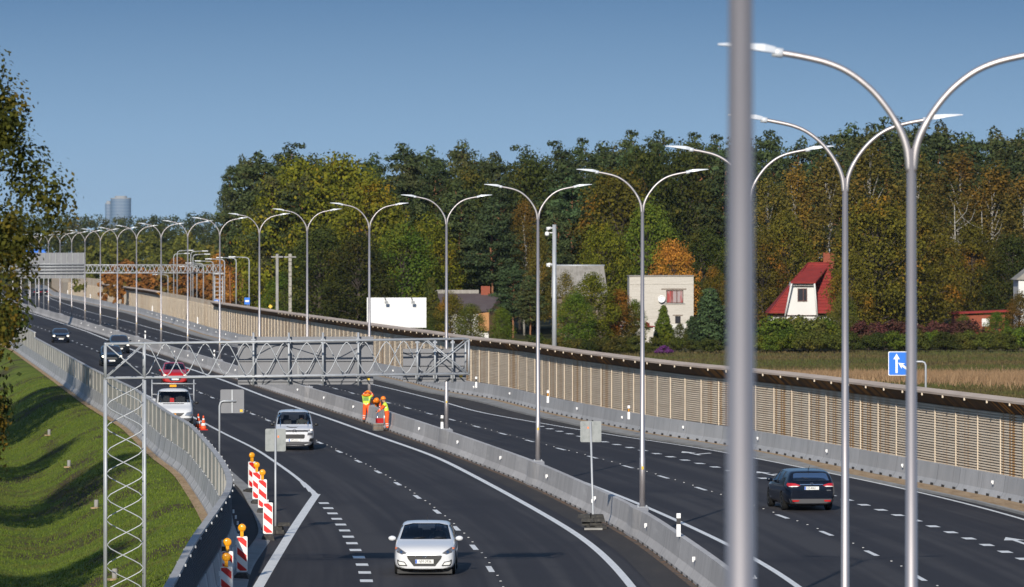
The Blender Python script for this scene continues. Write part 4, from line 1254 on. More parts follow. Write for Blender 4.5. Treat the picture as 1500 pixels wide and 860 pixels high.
MB().box((AT(711, D5)-c0, 4.0, ZAT(427, D5)), (0.9, 0.7, 1.0)).build('chimney', M['brick_red'], lo_)
# red brick outbuilding at the right
D6 = 585.0
o0, o1 = AT(1398, D6), AT(1472, D6)
ob = empty('outbuilding', (o0, D6, 0), 0, 'low red brick outbuilding with rusty roof behind the right hedge', 'shed')
wo_ = o1-o0
MB().box((wo_/2, 2, 1.35), (wo_, 4, 2.7)).build('wall', M['brick_red'], ob)
m_ = MB(); m_.prism([(-0.4, 2.75), (wo_+0.4, 3.0), (wo_+0.4, 3.2), (-0.4, 2.95)], -0.5, 4.4, axis='y'); m_.build('roof', M['red_roof'], ob)
MB().box((wo_*0.62, -0.05, 1.9), (0.8, 0.1, 0.8)).build('window', M['white_wall'], ob)
D7 = 577.0
cg = empty('cottage', (AT(1492, D7), D7, 0), 0, 'sliver of a white cottage wall at the right picture edge', 'house')
MB().box((3, 3, 3.2), (6, 6, 6.4)).build('wall', M['white_wall'], cg)
MB().prism([(-0.3, 6.4), (6.3, 6.4), (3, 9.0)], -0.3, 6.3, axis='y').build('roof', M['slate_roof'], cg)

# far office towers
M['tower_glass'] = mat('tower_glass', (0.09, 0.14, 0.20), 0.5, metal=0.0)
add_ = M['tower_glass']; t_ = add_.node_tree; bs0 = t_.nodes['Principled BSDF']
tcx = t_.nodes.new('ShaderNodeNewGeometry'); spx = t_.nodes.new('ShaderNodeSeparateXYZ'); t_.links.new(tcx.outputs['Position'], spx.inputs[0])
fl = math_node(t_, 'LESS_THAN', math_node(t_, 'FRACT', math_node(t_, 'DIVIDE', spx.outputs[2], 3.4)), 0.35)
t_.links.new(mixc(t_, fl, (0.09, 0.145, 0.23), (0.13, 0.185, 0.26)), bs0.inputs['Base Color'])
D = 6000.0
for (a, b, yt, lb, dd_) in ((162, 192, 290, 'taller rounded glass office tower far above the forest', 0), (150, 160, 297, 'slimmer glass office tower just left of the taller one', 40)):
    x0, x1 = AT(a, D), AT(b, D); H = ZAT(yt, D)
    t = empty('office_tower', ((x0+x1)/2, D+dd_, 0), 0, lb, 'tower', 'far office towers')
    m_ = MB(); n = 28; rr0 = (x1-x0)/2; pts = []
    for k in range(n):
        an = 2*PI*k/n; c, s = math.cos(an), math.sin(an)
        pts.append((rr0*math.copysign(abs(c)**0.75, c), rr0*0.7*math.copysign(abs(s)**0.75, s)))
    m_.prism(pts, -4, H); m_.build('tower_body', M['tower_glass'], t)
    MB().prism([(p[0]*0.6, p[1]*0.6) for p in pts], H, H+2.2).build('roof_plant', M['frame_grey'], t)
    MB().prism([(p[0]*1.02, p[1]*1.02) for p in pts], H-1.0, H-0.05).build('parapet', M['frame_grey'], t)
# ------------------------------------------------------------------ vehicles
def paint(name, c, rough=0.35, coat=0.8, metal=0.0):
    return mat(name, c, rough, metal=metal, coat=coat)
M['car_white'] = paint('car_paint_white', (0.64, 0.65, 0.67))
M['van_white'] = paint('van_paint_white', (0.60, 0.61, 0.63))
M['truck_white'] = paint('truck_paint_white', (0.62, 0.63, 0.64), 0.45, 0.3)
M['car_red'] = paint('car_paint_red', (0.40, 0.006, 0.008), 0.45, 0.4)
M['car_dark'] = mat('car_paint_dark', (0.005, 0.008, 0.012), 0.16, spec=0.35, coat=0.2)
M['car_navy'] = mat('car_paint_navy', (0.004, 0.007, 0.015), 0.14, spec=0.35, coat=0.25)
M['trim'] = mat('car_trim_black', (0.014, 0.014, 0.015), 0.5)
M['bumper_grey'] = mat('bumper_grey', (0.06, 0.06, 0.065), 0.6)
M['interior'] = mat('car_interior', (0.025, 0.025, 0.028), 0.85)
M['chrome'] = mat('chrome', (0.75, 0.76, 0.78), 0.15, metal=1.0)
M['tyre'] = mat('tyre_rubber', (0.012, 0.012, 0.012), 0.9, spec=0.2)
M['rim'] = mat('alloy_rim', (0.45, 0.44, 0.42), 0.35, metal=0.8)
M['lamp_silver'] = mat('headlamp_silver', (0.35, 0.36, 0.38), 0.2, metal=0.6, coat=1.0)
M['lamp_dark'] = mat('headlamp_dark', (0.10, 0.10, 0.11), 0.3, coat=0.4)
M['lamp_lit'] = mat('headlamp_lit', (0.9, 0.9, 0.8), 0.3, emit=(1.0, 0.80, 0.55), es=2.2)
M['tail_red'] = mat('tail_lamp_red', (0.42, 0.01, 0.012), 0.2, coat=1.0)
M['plate'] = mat('number_plate', (0.74, 0.74, 0.72), 0.45)
M['plate_blue'] = mat('number_plate_blue', (0.02, 0.12, 0.55), 0.45)
M['ink'] = mat('plate_ink', (0.03, 0.03, 0.035), 0.5)
g_ = bpy.data.materials.new('car_glass'); g_.use_nodes = True; t_ = g_.node_tree; t_.nodes.clear()
o_ = t_.nodes.new('ShaderNodeOutputMaterial'); tr = t_.nodes.new('ShaderNodeBsdfTransparent'); tr.inputs[0].default_value = (0.84, 0.87, 0.87, 1)
gl = t_.nodes.new('ShaderNodeBsdfGlossy'); gl.inputs['Roughness'].default_value = 0.03; gl.inputs[0].default_value = (0.9, 0.95, 1, 1)
fr = t_.nodes.new('ShaderNodeFresnel'); fr.inputs[0].default_value = 1.5; ms_ = t_.nodes.new('ShaderNodeMixShader')
t_.links.new(fr.outputs[0], ms_.inputs[0]); t_.links.new(tr.outputs[0], ms_.inputs[1]); t_.links.new(gl.outputs[0], ms_.inputs[2]); t_.links.new(ms_.outputs[0], o_.inputs[0])
M['glass'] = g_

def eval_mesh(o, name):
    dg = bpy.context.evaluated_depsgraph_get(); dg.update()
    me = bpy.data.meshes.new_from_object(o.evaluated_get(dg), depsgraph=dg); me.name = name
    return me
def kill(o):
    me = o.data; bpy.data.objects.remove(o, do_unlink=True)
def interp(lst, y):
    return float(np.interp(y, [p[0] for p in lst], [p[1] for p in lst]))
def ring_pts(y, sp, ins=0.0, zmin=None):
    zt = interp(sp['top'], y)-ins; w_ = interp(sp['plan'], y)-ins; zb = interp(sp['bot'], y)
    if zmin is not None: zb = zmin
    belt = min(interp(sp['belt'], y), zt-0.03)
    u = zt-belt; k = min(1.0, max(0.0, (u-0.06)/0.36)); tm = sp.get('tumble', 1.0)
    h = belt-zb
    P = [(0, zb), (.74*w_, zb), (.96*w_, zb+.16*h), (w_, zb+.42*h), (w_*.995, zb+.72*h), (w_*.965, belt),
         (w_*(.925-.055*k*tm), belt+.50*u), (w_*(.80-.03*k*tm+.0), belt+.90*u), (w_*(.50+.06*k), belt+.985*u), (0, zt)]
    return P
def loft(sp, ys, ins=0.0, zmin=None):
    bm = bmesh.new(); rings = []
    for y in ys:
        P = ring_pts(y, sp, ins, zmin)
        pts = P + [(-p[0], p[1]) for p in reversed(P[1:-1])]
        rings.append([bm.verts.new((p[0], y, p[1])) for p in pts])
    n = len(rings[0])
    for a, b in zip(rings, rings[1:]):
        for k in range(n): bm.faces.new([a[k], a[(k+1) % n], b[(k+1) % n], b[k]])
    for rg in (rings[0], rings[-1]):
        h = n//2
        # close the ends with strips so they stay quads
        for k in range(h):
            a, b = rg[k], rg[k+1]; c, d = rg[(n-k-1) % n], rg[(n-k) % n]
            vs = []
            for v in (a, b, c, d):
                if v not in vs: vs.append(v)
            if len(vs) > 2: bm.faces.new(vs)
    bmesh.ops.recalc_face_normals(bm, faces=bm.faces)
    return bm
def tmp_obj(bm, mats):
    me = bpy.data.meshes.new('tmp'); bm.to_mesh(me); bm.free()
    for m_ in mats: me.materials.append(m_)
    o = bpy.data.objects.new('tmp', me); COL.objects.link(o); return o
def prism_obj(poly, a, b, axis, m_):
    mb = MB(); mb.prism(poly, a, b, axis=axis); return mb.build('tmp', m_)
def patch(bvh, poly, axis, off, name, m_, parent, grid=0.07, ymin=None):
    """a panel cut to `poly` and pressed onto the body surface"""
    pts = []
    for i in range(len(poly)):
        a, b = Vector(poly[i]), Vector(poly[(i+1) % len(poly)])
        n = max(1, int((b-a).length/grid))
        for k in range(n): pts.append(a.lerp(b, k/n))
    ne = len(pts)
    xs = [p.x for p in pts]; zs = [p.y for p in pts]
    gxs = np.arange(min(xs)+grid/2, max(xs), grid); gzs = np.arange(min(zs)+grid/2, max(zs), grid)
    if len(gxs)*len(gzs) < 600:
        for x in gxs:
            for z in gzs: pts.append(Vector((x, z)))
    ed = [(i, (i+1) % ne) for i in range(ne)]
    v, e, f, *_ = delaunay_2d_cdt([Vector(p) for p in pts], ed, [], 1, 1e-5)
    V = []
    for p in v:
        if axis == 'front': o, d, nn = Vector((p.x, -8, p.y)), Vector((0, 1, 0)), Vector((0, -1, 0))
        elif axis == 'back': o, d, nn = Vector((p.x, 8, p.y)), Vector((0, -1, 0)), Vector((0, 1, 0))
        elif axis == 'right': o, d, nn = Vector((8, p.x, p.y)), Vector((-1, 0, 0)), Vector((1, 0, 0))
        else: o, d, nn = Vector((-8, p.x, p.y)), Vector((1, 0, 0)), Vector((-1, 0, 0))
        h, no, ix, ds = bvh.ray_cast(o, d)
        if h is None:
            q_ = Vector((p.x, 0, p.y)) if axis in ('front', 'back') else Vector((0, p.x, p.y))
            h, no, ix, ds = bvh.find_nearest(q_ + nn*2.2)
        V.append(tuple(h + no*off*(1 if no.dot(nn) > 0 else -1)))
    me = bpy.data.meshes.new(name); me.from_pydata(V, [], [tuple(q) for q in f]); me.materials.append(m_)
    bm = bmesh.new(); bm.from_mesh(me); bmesh.ops.remove_doubles(bm, verts=bm.verts, dist=1e-4); seen = set(); best = []
    for v0 in bm.verts:
        if v0 in seen: continue
        isl = []; stk = [v0]; seen.add(v0)
        while stk:
            q_ = stk.pop(); isl.append(q_)
            for e_ in q_.link_edges:
                w_ = e_.other_vert(q_)
                if w_ not in seen: seen.add(w_); stk.append(w_)
        if len(isl) > len(best): best = isl
    bs_ = set(best); bmesh.ops.delete(bm, geom=[v_ for v_ in bm.verts if v_ not in bs_], context='VERTS'); bm.to_mesh(me); bm.free()
    for p_ in me.polygons: p_.use_smooth = True
    o = bpy.data.objects.new(name, me); return link(o, parent)
def mir(poly): return [(-x, z) for (x, z) in reversed(poly)]
def circ(cx, cz, r, n=14, ry=None): return [(cx+r*math.cos(2*PI*k/n), cz+(ry or r)*math.sin(2*PI*k/n)) for k in range(n)]

def wheel(parent, x, y, r, wd=0.21):
    s = 1 if x > 0 else -1
    e_ = bpy.data.objects.new('wheel', None); link(e_, parent); e_.location = (x-s*wd/2, y, r)
    MB().lathe((0, 0, 0), [(r*0.62, -wd/2), (r*0.93, -wd/2), (r, -wd/2+0.03), (r, wd/2-0.03), (r*0.93, wd/2), (r*0.62, wd/2)], 28, axis='x').build('tyre', M['tyre'], e_)
    m_ = MB(); m_.lathe((0, 0, 0), [(r*0.64, s*(wd/2-0.06)), (r*0.64, s*(wd/2-0.005)), (r*0.58, s*(wd/2+0.004)), (r*0.56, s*(wd/2-0.05))], 28, axis='x')
    for k in range(5):
        a = 2*PI*k/5
        m_.box((s*(wd/2-0.02), math.cos(a)*r*0.32, math.sin(a)*r*0.32), (0.03, r*0.60, 0.055), rot=Matrix.Rotation(a, 3, 'X'))
    m_.lathe((0, 0, 0), [(0.05, s*(wd/2-0.04)), (0.05, s*(wd/2))], 12, axis='x')
    m_.build('rim', M['rim'], e_)

def text_mesh(txt, size, m_, parent, loc, rot, name='lettering', sx=1.0):
    cu = bpy.data.curves.new(name, 'FONT'); cu.body = txt; cu.size = size; cu.align_x = 'CENTER'; cu.align_y = 'CENTER'; cu.extrude = 0.001
    o = bpy.data.objects.new(name, cu); COL.objects.link(o)
    me = eval_mesh(o, name); bpy.data.objects.remove(o, do_unlink=True)
    me.materials.clear(); me.materials.append(m_)
    o = bpy.data.objects.new(name, me); link(o, parent); o.location = loc; o.rotation_euler = rot; o.scale = (sx, 1, 1)
    return o
def number_plate(parent, y, z, txt, back=False, tilt=0.0):
    s = 1 if back else -1
    p = MB().box((0, 0, 0), (0.52, 0.014, 0.115)).build('number_plate', M['plate'], parent); p.location = (0, y, z)
    bx = 0.235 if back else -0.235
    MB().box((bx, s*0.009, 0), (0.045, 0.004, 0.105)).build('country_band', M['plate_blue'], p)
    if txt: text_mesh(txt, 0.115, M['ink'], p, (-0.02*s*-1 if back else 0.02, s*0.011, 0.0), (R(90), 0, R(180) if back else 0), sx=0.82)
    return p

def vehicle(name, sp, label, cat, paintm, loc, rz, group=None):
    root = empty(name, loc, rz, label, cat, group)
    ys = sp['ys']
    bm = loft(sp, ys)
    o = tmp_obj(bm, [paintm, M['interior']])
    md = o.modifiers.new('s', 'SUBSURF'); md.levels = 2; md.render_levels = 2
    me0 = eval_mesh(o, 'smooth'); kill(o)
    body0 = bpy.data.objects.new('tmp', me0); COL.objects.link(body0)
    bm = bmesh.new(); bm.from_mesh(me0); bvh = BVHTree.FromBMesh(bm); bm.free()
    cut = []
    r = sp['wr']
    for (x, y) in [(s*(interp(sp['plan'], wy)), wy) for s in (-1, 1) for wy in sp['axles']]:
        s = 1 if x > 0 else -1
        c = MB().lathe((x, y, r), [(r+0.055, -0.30), (r+0.055, 0.30)], 28, axis='x').build('tmp', M['interior']); cut.append(c)
    if sp.get('hollow'):
        c = tmp_obj(loft(sp, sp['cab_ys'], 0.055, sp['cab_z']), [M['interior']]); cut.append(c)
        cut.append(prism_obj(sp['ws'], sp['cab_ys'][0]-0.7, sp['mid'], 'y', M['interior']))
        if sp.get('rw'): cut.append(prism_obj(sp['rw'], sp['mid'], sp['cab_ys'][-1]+0.9, 'y', M['interior']))
        for wpoly in sp['sides']:
            cut.append(prism_obj(wpoly, -1.3, 1.3, 'x', M['interior']))
    for c in cut:
        b = body0.modifiers.new('b', 'BOOLEAN'); b.operation = 'DIFFERENCE'; b.object = c; b.solver = 'EXACT'
        try: b.material_mode = 'TRANSFER'
        except Exception: pass
    me = eval_mesh(body0, 'body'); kill(body0)
    for c in cut: kill(c)
    if len(me.polygons) < 200:
        me = me0
    for p_ in me.polygons: p_.use_smooth = True
    try: me.set_sharp_from_angle(angle=R(38))
    except Exception: pass
    b = bpy.data.objects.new('body', me); link(b, root)
    # glass
    gm = M['glass'] if sp.get('hollow') else M['glass_dark']
    off = -0.012 if sp.get('hollow') else 0.006
    def grow(P, k=0.015):
        cx = sum(p[0] for p in P)/len(P); cz = sum(p[1] for p in P)/len(P)
        return [(p[0]+math.copysign(k, p[0]-cx), p[1]+math.copysign(k, p[1]-cz)) for p in P]
    gr = grow if sp.get('hollow') else (lambda P: P)
    patch(bvh, gr(sp['ws']), 'front', off, 'windscreen', gm, root)
    if sp.get('rw'): patch(bvh, gr(sp['rw']), 'back', off, 'rear_window', gm, root)
    for wpoly in sp['sides']:
        patch(bvh, gr(wpoly), 'right', off, 'side_window', gm, root); patch(bvh, gr(wpoly), 'left', off, 'side_window', gm, root)
    for s in (-1, 1):
        for wy in sp['axles']: wheel(root, s*(interp(sp['plan'], wy)-0.015), wy, r)
    # mirrors
    mx_, my_, mz_ = sp['mirror']
    for s in (-1, 1):
        m_ = MB(); m_.lathe((0, 0, 0), [(0.02, -0.10), (0.075, -0.09), (0.09, -0.02), (0.085, 0.06), (0.03, 0.075)], 14, axis='y')
        m_.v = [(v[0]*1.25, v[1], v[2]*0.82) for v in m_.v]
        o = m_.build('mirror', sp.get('mirror_mat', paintm), root, loc=(s*mx_, my_, mz_))
        MB().box((-s*0.11, 0, -0.05), (0.16, 0.06, 0.04)).build('mirror_arm', M['trim'], o)
    return root, bvh

def cabin(root, z0, ys, zroof, w_, wheel_y, driver=False, seats=2):
    for x in (-0.36, 0.36):
        m_ = MB(); m_.box((x, ys[0], z0+0.30), (0.48, 0.14, 0.62), rot=Matrix.Rotation(R(-12), 3, 'X')); m_.box((x, ys[0]+0.02, z0+0.70), (0.24, 0.10, 0.18)); m_.build('seat', M['interior'], root)
    if seats > 2:
        m_ = MB(); m_.box((0, ys[1], z0+0.25), (1.2, 0.14, 0.55)); 
        for x in (-0.38, 0.38): m_.box((x, ys[1], z0+0.6), (0.22, 0.1, 0.15))
        m_.build('rear_seat', M['interior'], root)
    MB().box((0, wheel_y-0.30, z0+0.10), (w_*1.75, 0.45, 0.16)).build('dashboard', M['interior'], root)
    m_ = MB(); pts = [(0.36+0.18*math.cos(a), wheel_y, z0+0.22+0.18*math.sin(a)) for a in np.linspace(0, 2*PI, 17)]
    m_.tube(pts, 0.016, 6, cap=False); m_.build('steering_wheel', M['trim'], root)

def skin_body(name, J, E, rad, root_i, mats, pick, parent=None, lv=2):
    me = bpy.data.meshes.new(name); keys = list(J); idx = {k: i for i, k in enumerate(keys)}
    me.from_pydata([J[k] for k in keys], [(idx[a], idx[b]) for a, b in E], [])
    o = bpy.data.objects.new(name, me); COL.objects.link(o)
    md = o.modifiers.new('skin', 'SKIN'); md.use_smooth_shade = True
    sl_ = me.skin_vertices[0].data
    for k in keys:
        r = rad[k]; sl_[idx[k]].radius = r if hasattr(r, '__len__') else (r, r)
        sl_[idx[k]].use_root = (k == root_i)
    ms2 = o.modifiers.new('sub', 'SUBSURF'); ms2.levels = lv; ms2.render_levels = lv
    m2 = eval_mesh(o, name); kill(o)
    m2.materials.clear()
    for m_ in mats: m2.materials.append(m_)
    for p_ in m2.polygons:
        p_.material_index = pick(p_.center); p_.use_smooth = True
    o = bpy.data.objects.new(name, m2)
    return link(o, parent)

HATCH = dict(
    top=[(-2.15, .60), (-2.08, .70), (-1.95, .80), (-1.6, .88), (-1.2, .945), (-0.98, .99), (-0.7, 1.14), (-0.35, 1.32), (-0.05, 1.42), (.4, 1.465), (.9, 1.455), (1.4, 1.40), (1.72, 1.30), (1.95, 1.08), (2.08, .92), (2.15, .75)],
    plan=[(-2.15, .66), (-2.06, .80), (-1.9, .855), (-1.5, .88), (-.8, .89), (1.2, .89), (1.7, .87), (2.0, .80), (2.15, .68)],
    bot=[(-2.15, .19), (-2.0, .13), (-1.7, .13), (1.7, .20), (2.0, .28), (2.15, .40)],
    belt=[(-2.15, .56), (-1.9, .72), (-1.5, .82), (-1.0, .89), (0, .93), (1.6, 1.0), (2.15, .80)],
    ys=[-2.15, -2.12, -2.05, -1.9, -1.6, -1.25, -1.0, -.75, -.4, -.05, .4, .9, 1.35, 1.7, 1.9, 2.05, 2.13, 2.15],
    wr=.315, axles=(-1.30, 1.32), hollow=True, cab_ys=[-.92, -.6, -.2, .2, .8, 1.3, 1.65], cab_z=.45, mid=.3,
    ws=[(-.735, .985), (.735, .985), (.625, 1.345), (.38, 1.395), (-.38, 1.395), (-.625, 1.345)],
    rw=[(-.58, 1.08), (.58, 1.08), (.50, 1.30), (-.50, 1.30)],
    sides=[[(-.62, .985), (.18, .99), (.18, 1.36), (-.15, 1.32)], [(.26, .995), (1.10, 1.05), (.98, 1.33), (.26, 1.37)]],
    mirror=(.965, -.62, .99))
def hatch_front(root, bvh, lit, pl_text, detail=True, grille='hex'):
    gp = [(-.43, .60), (.43, .60), (.50, .56), (.47, .48), (.30, .27), (-.30, .27), (-.47, .48), (-.50, .56)]
    patch(bvh, gp, 'front', .008, 'grille', M['trim'], root)
    MB().box((0, -1.80, .11), (1.56, .2, .12)).build('bumper_shade_block', M['trim'], root)  # black block stands in for the shadow under the bumper
    if detail:
        patch(bvh, [(-.50, .612), (.50, .612), (.48, .585), (-.48, .585)], 'front', .014, 'grille_trim', M['chrome'], root, 0.05)
        for z in (.545, .505): patch(bvh, [(-.45, z), (.45, z), (.45, z-.013), (-.45, z-.013)], 'front', .013, 'grille_bar', M['bumper_grey'], root, 0.05)
        for z in (.325, .295): patch(bvh, [(-.33, z), (.33, z), (.32, z-.012), (-.32, z-.012)], 'front', .013, 'grille_bar', M['bumper_grey'], root, 0.05)
        patch(bvh, [(-.86, .205), (.86, .205), (.80, .14), (-.80, .14)], 'front', .012, 'lower_lip', M['trim'], root, 0.06)
    for fl_ in (0, 1):
        f = (lambda P: P) if fl_ == 0 else mir
        hl = [(-.855, .80), (-.76, .795), (-.60, .70), (-.50, .635), (-.63, .60), (-.78, .655), (-.84, .70)]
        patch(bvh, f(hl), 'front', .007, 'headlight', M['lamp_dark'], root, 0.05)
        patch(bvh, f(circ(-.66, .665, .042)), 'front', .014, 'headlight_reflector', M['lamp_lit'] if lit else M['chrome'], root, 0.03)
        if lit: patch(bvh, f(circ(-.69, .68, .085, ry=.055)), 'front', .016, 'headlight_beam', M['lamp_lit'], root, 0.04)
        else:
            patch(bvh, f(circ(-.765, .715, .034)), 'front', .014, 'headlight_reflector', M['lamp_silver'], root, 0.03)
            patch(bvh, f([(-.84, .79), (-.77, .785), (-.80, .73), (-.835, .735)]), 'front', .013, 'indicator', M['orange_mark'] if detail else M['amber'], root, 0.04)
        if detail:
            patch(bvh, f([(-.775, .455), (-.745, .455), (-.71, .42), (-.57, .40), (-.49, .29), (-.50, .27), (-.73, .285), (-.765, .34)]), 'front', .007, 'fog_lamp_surround', M['trim'], root, 0.05)
            patch(bvh, f([(-.735, .41), (-.70, .395), (-.58, .375), (-.53, .305), (-.70, .31), (-.73, .345)]), 'front', .013, 'fog_lamp', M['plate'], root, 0.05)
    y = bvh.ray_cast(Vector((0, -8, .405)), Vector((0, 1, 0)))[0].y
    number_plate(root, y-.025, .405, pl_text)
    return y

def lane_place(cur0, off, D, back=False):
    return (cur0.x(D)+off, D, zr(D)), cur0.ang(D)+(PI if back else 0)

X, D = AT(624.5, 161.5), 161.5
v1, bv = vehicle('parked_car' if False else 'car', HATCH, 'white hatchback driving towards the camera with plate NM-3936', 'car', M['car_white'], (X, D, 0), -0.01)
y = hatch_front(v1, bv, False, 'NM-3936')
em = MB(); em.tube([(0.055*math.cos(a), 0, 0.030*math.sin(a)) for a in np.linspace(0, 2*PI, 17)], 0.006, 6, cap=False)
em.tube([(-0.03, 0, -0.02), (-0.018, 0, 0.02)], 0.006, 5); em.tube([(0.018, 0, -0.02), (0.03, 0, 0.02)], 0.006, 5); em.tube([(-0.024, 0, 0), (0.024, 0, 0.0)], 0.006, 5)
em.build('emblem', M['chrome'], v1, loc=(0, y-.02, .545))
cabin(v1, .62, (.30, 1.25), 1.4, .78, -.30, seats=4)
MB().tube([(0, .95, 1.45), (0, 1.15, 1.66)], .008, 6).build('antenna', M['trim'], v1)
for s in (-.35, .25): MB().tube([(s, -.98, 1.005), (s+.35, -.90, 1.04)], .012, 5).build('wiper', M['trim'], v1)
def driver(parent_loc, rz, x, y, z, label):
    J = dict(pel=(x, y+.12, z+.10), sp=(x, y+.10, z+.30), ch=(x, y+.06, z+.50), nk=(x, y+.02, z+.62), hd=(x, y-.01, z+.72), ht=(x, y, z+.82),
             sl=(x-.17, y+.05, z+.54), el=(x-.26, y-.12, z+.34), hl=(x-.14, y-.32, z+.38), sr=(x+.17, y+.05, z+.54), er=(x+.26, y-.12, z+.34), hr=(x+.14, y-.32, z+.38))
    E = [('pel', 'sp'), ('sp', 'ch'), ('ch', 'nk'), ('nk', 'hd'), ('hd', 'ht'), ('ch', 'sl'), ('sl', 'el'), ('el', 'hl'), ('ch', 'sr'), ('sr', 'er'), ('er', 'hr')]
    rad = dict(pel=.15, sp=.14, ch=.15, nk=.06, hd=.10, ht=.07, sl=.075, el=.05, hl=.04, sr=.075, er=.05, hr=.04)
    M.setdefault('skin', mat('skin', (0.42, 0.23, 0.15), 0.6)); M.setdefault('jacket', mat('dark_jacket', (0.05, 0.055, 0.05), 0.9)); M.setdefault('hair', mat('hair', (0.03, 0.02, 0.012), 0.8))
    def pick(c):
        if c.z > z+.78: return 2
        if c.z > z+.62: return 0 if c.y < y+.05 else 2
        return 0 if c.y < y-.27 else 1
    o = skin_body('person', J, E, rad, 'pel', [M['skin'], M['jacket'], M['hair']], pick)
    o.location = parent_loc; o.rotation_euler = (0, 0, rz)
    return tag(o, label, 'person')
driver((X, D, 0), -0.01, .36, .16, .55, 'person in a dark jacket driving the white hatchback')

# compact white passenger van
VAN = dict(
    top=[(-2.2, .78), (-2.12, .92), (-1.95, 1.02), (-1.6, 1.10), (-1.35, 1.16), (-1.1, 1.34), (-.8, 1.60), (-.55, 1.74), (-.2, 1.81), (.5, 1.84), (1.6, 1.83), (2.05, 1.78), (2.15, 1.6), (2.2, 1.1)],
    plan=[(-2.2, .66), (-2.1, .80), (-1.9, .88), (-1.5, .915), (1.9, .915), (2.1, .90), (2.2, .85)],
    bot=[(-2.2, .22), (-2.0, .15), (2.0, .18), (2.2, .28)],
    belt=[(-2.2, .74), (-1.9, .95), (-1.5, 1.02), (-1.1, 1.08), (2.2, 1.06)],
    ys=[-2.2, -2.17, -2.1, -1.95, -1.65, -1.38, -1.1, -.8, -.5, -.1, .5, 1.2, 1.8, 2.08, 2.17, 2.2],
    wr=.33, axles=(-1.35, 1.4), hollow=True, cab_ys=[-1.2, -.9, -.5, 0, .8, 1.4, 2.0], cab_z=.55, mid=.3, tumble=.35,
    ws=[(-.80, 1.19), (.80, 1.19), (.70, 1.70), (.5, 1.735), (-.5, 1.735), (-.70, 1.70)],
    rw=[(-.62, 1.15), (.62, 1.15), (.60, 1.66), (-.60, 1.66)],
    sides=[[(-1.0, 1.12), (.0, 1.12), (.0, 1.66), (-.62, 1.60)], [(.12, 1.12), (1.0, 1.12), (1.0, 1.66), (.12, 1.66)]],
    mirror=(1.03, -.85, 1.17), mirror_mat=M['trim'])
X, D = AT(430.5, 262.5), 262.5
v2, bv = vehicle('van', VAN, 'white compact van partly hidden by the worn sign back', 'van', M['van_white'], (X, D, 0), 0.05)
patch(bv, [(-.62, .93), (.62, .93), (.66, .89), (.62, .86), (-.62, .86), (-.66, .89)], 'front', .01, 'grille', M['trim'], v2)
patch(bv, [(-.45, .745), (.45, .745), (.49, .70), (.47, .58), (.42, .545), (-.42, .545), (-.47, .58), (-.49, .70)], 'front', .01, 'grille', M['trim'], v2)
patch(bv, [(-.80, .40), (.80, .40), (.84, .30), (.76, .20), (-.76, .20), (-.84, .30)], 'front', .008, 'lower_bumper', M['bumper_grey'], v2)
patch(bv, [(-.35, 1.10), (-.20, 1.065), (.10, 1.06), (.16, 1.10), (.11, 1.04), (-.20, 1.04), (-.36, 1.08)], 'front', .01, 'bonnet_arc', M['ink'], v2, 0.04)  # dark arc across the bonnet
for f in ((lambda P: P), mir):
    patch(bv, f([(-.86, .98), (-.72, .97), (-.60, .90), (-.82, .885)]), 'front', .012, 'headlight', M['lamp_silver'], v2, .05)
    patch(bv, f(circ(-.77, .935, .05, ry=.035)), 'front', .018, 'headlight_reflector', M['lamp_lit'], v2, .03)
    patch(bv, f([(-.86, .82), (-.62, .82), (-.60, .70), (-.84, .69)]), 'front', .01, 'fog_lamp_surround', M['lamp_dark'], v2, .05)
    patch(bv, f([(-.90, .56), (-.72, .56), (-.66, .42), (-.88, .40)]), 'front', .01, 'bumper_corner', M['trim'], v2, .05)
MB().tube([(-.09, 0, 0), (0, 0, .06), (.09, 0, 0)], .013, 5).tube([(-.09, 0, -.06), (0, 0, 0), (.09, 0, -.06)], .013, 5).build('emblem', M['bumper_grey'], v2, loc=(0, -2.235, .93))
number_plate(v2, -2.245, .475, 'MT-3311')
cabin(v2, .78, (.05, 1.0), 1.7, .8, -.6, seats=4)
MB().tube([(0, -.1, 1.80), (0, -.22, 1.98)], .012, 6).build('antenna', M['trim'], v2)
driver((X, D, 0), 0.05, .38, -.12, .78, 'person driving the white compact van')

# red car
RED = dict(HATCH); RED['hollow'] = True
RED = {k: v for k, v in RED.items()}
RED['top'] = [(y, z*1.06) for y, z in HATCH['top']]; RED['belt'] = [(y, z*1.03) for y, z in HATCH['belt']]
RED['ws'] = [(x, z*1.055) for x, z in HATCH['ws']]; RED['rw'] = [(x, z*1.05) for x, z in HATCH['rw']]; RED['sides'] = [[(y, z*1.05) for y, z in P] for P in HATCH['sides']]
D = 391; X = AT(255, D)
v3, bv = vehicle('car', RED, 'red hatchback with lit headlights behind the white truck', 'car', M['car_red'], (X, D, 0), 0.09)
hatch_front(v3, bv, True, '', detail=False)
cabin(v3, .66, (.30, 1.25), 1.4, .78, -.30, seats=4)
driver((X, D, 0), 0.09, .36, .16, .60, 'person driving the red hatchback')

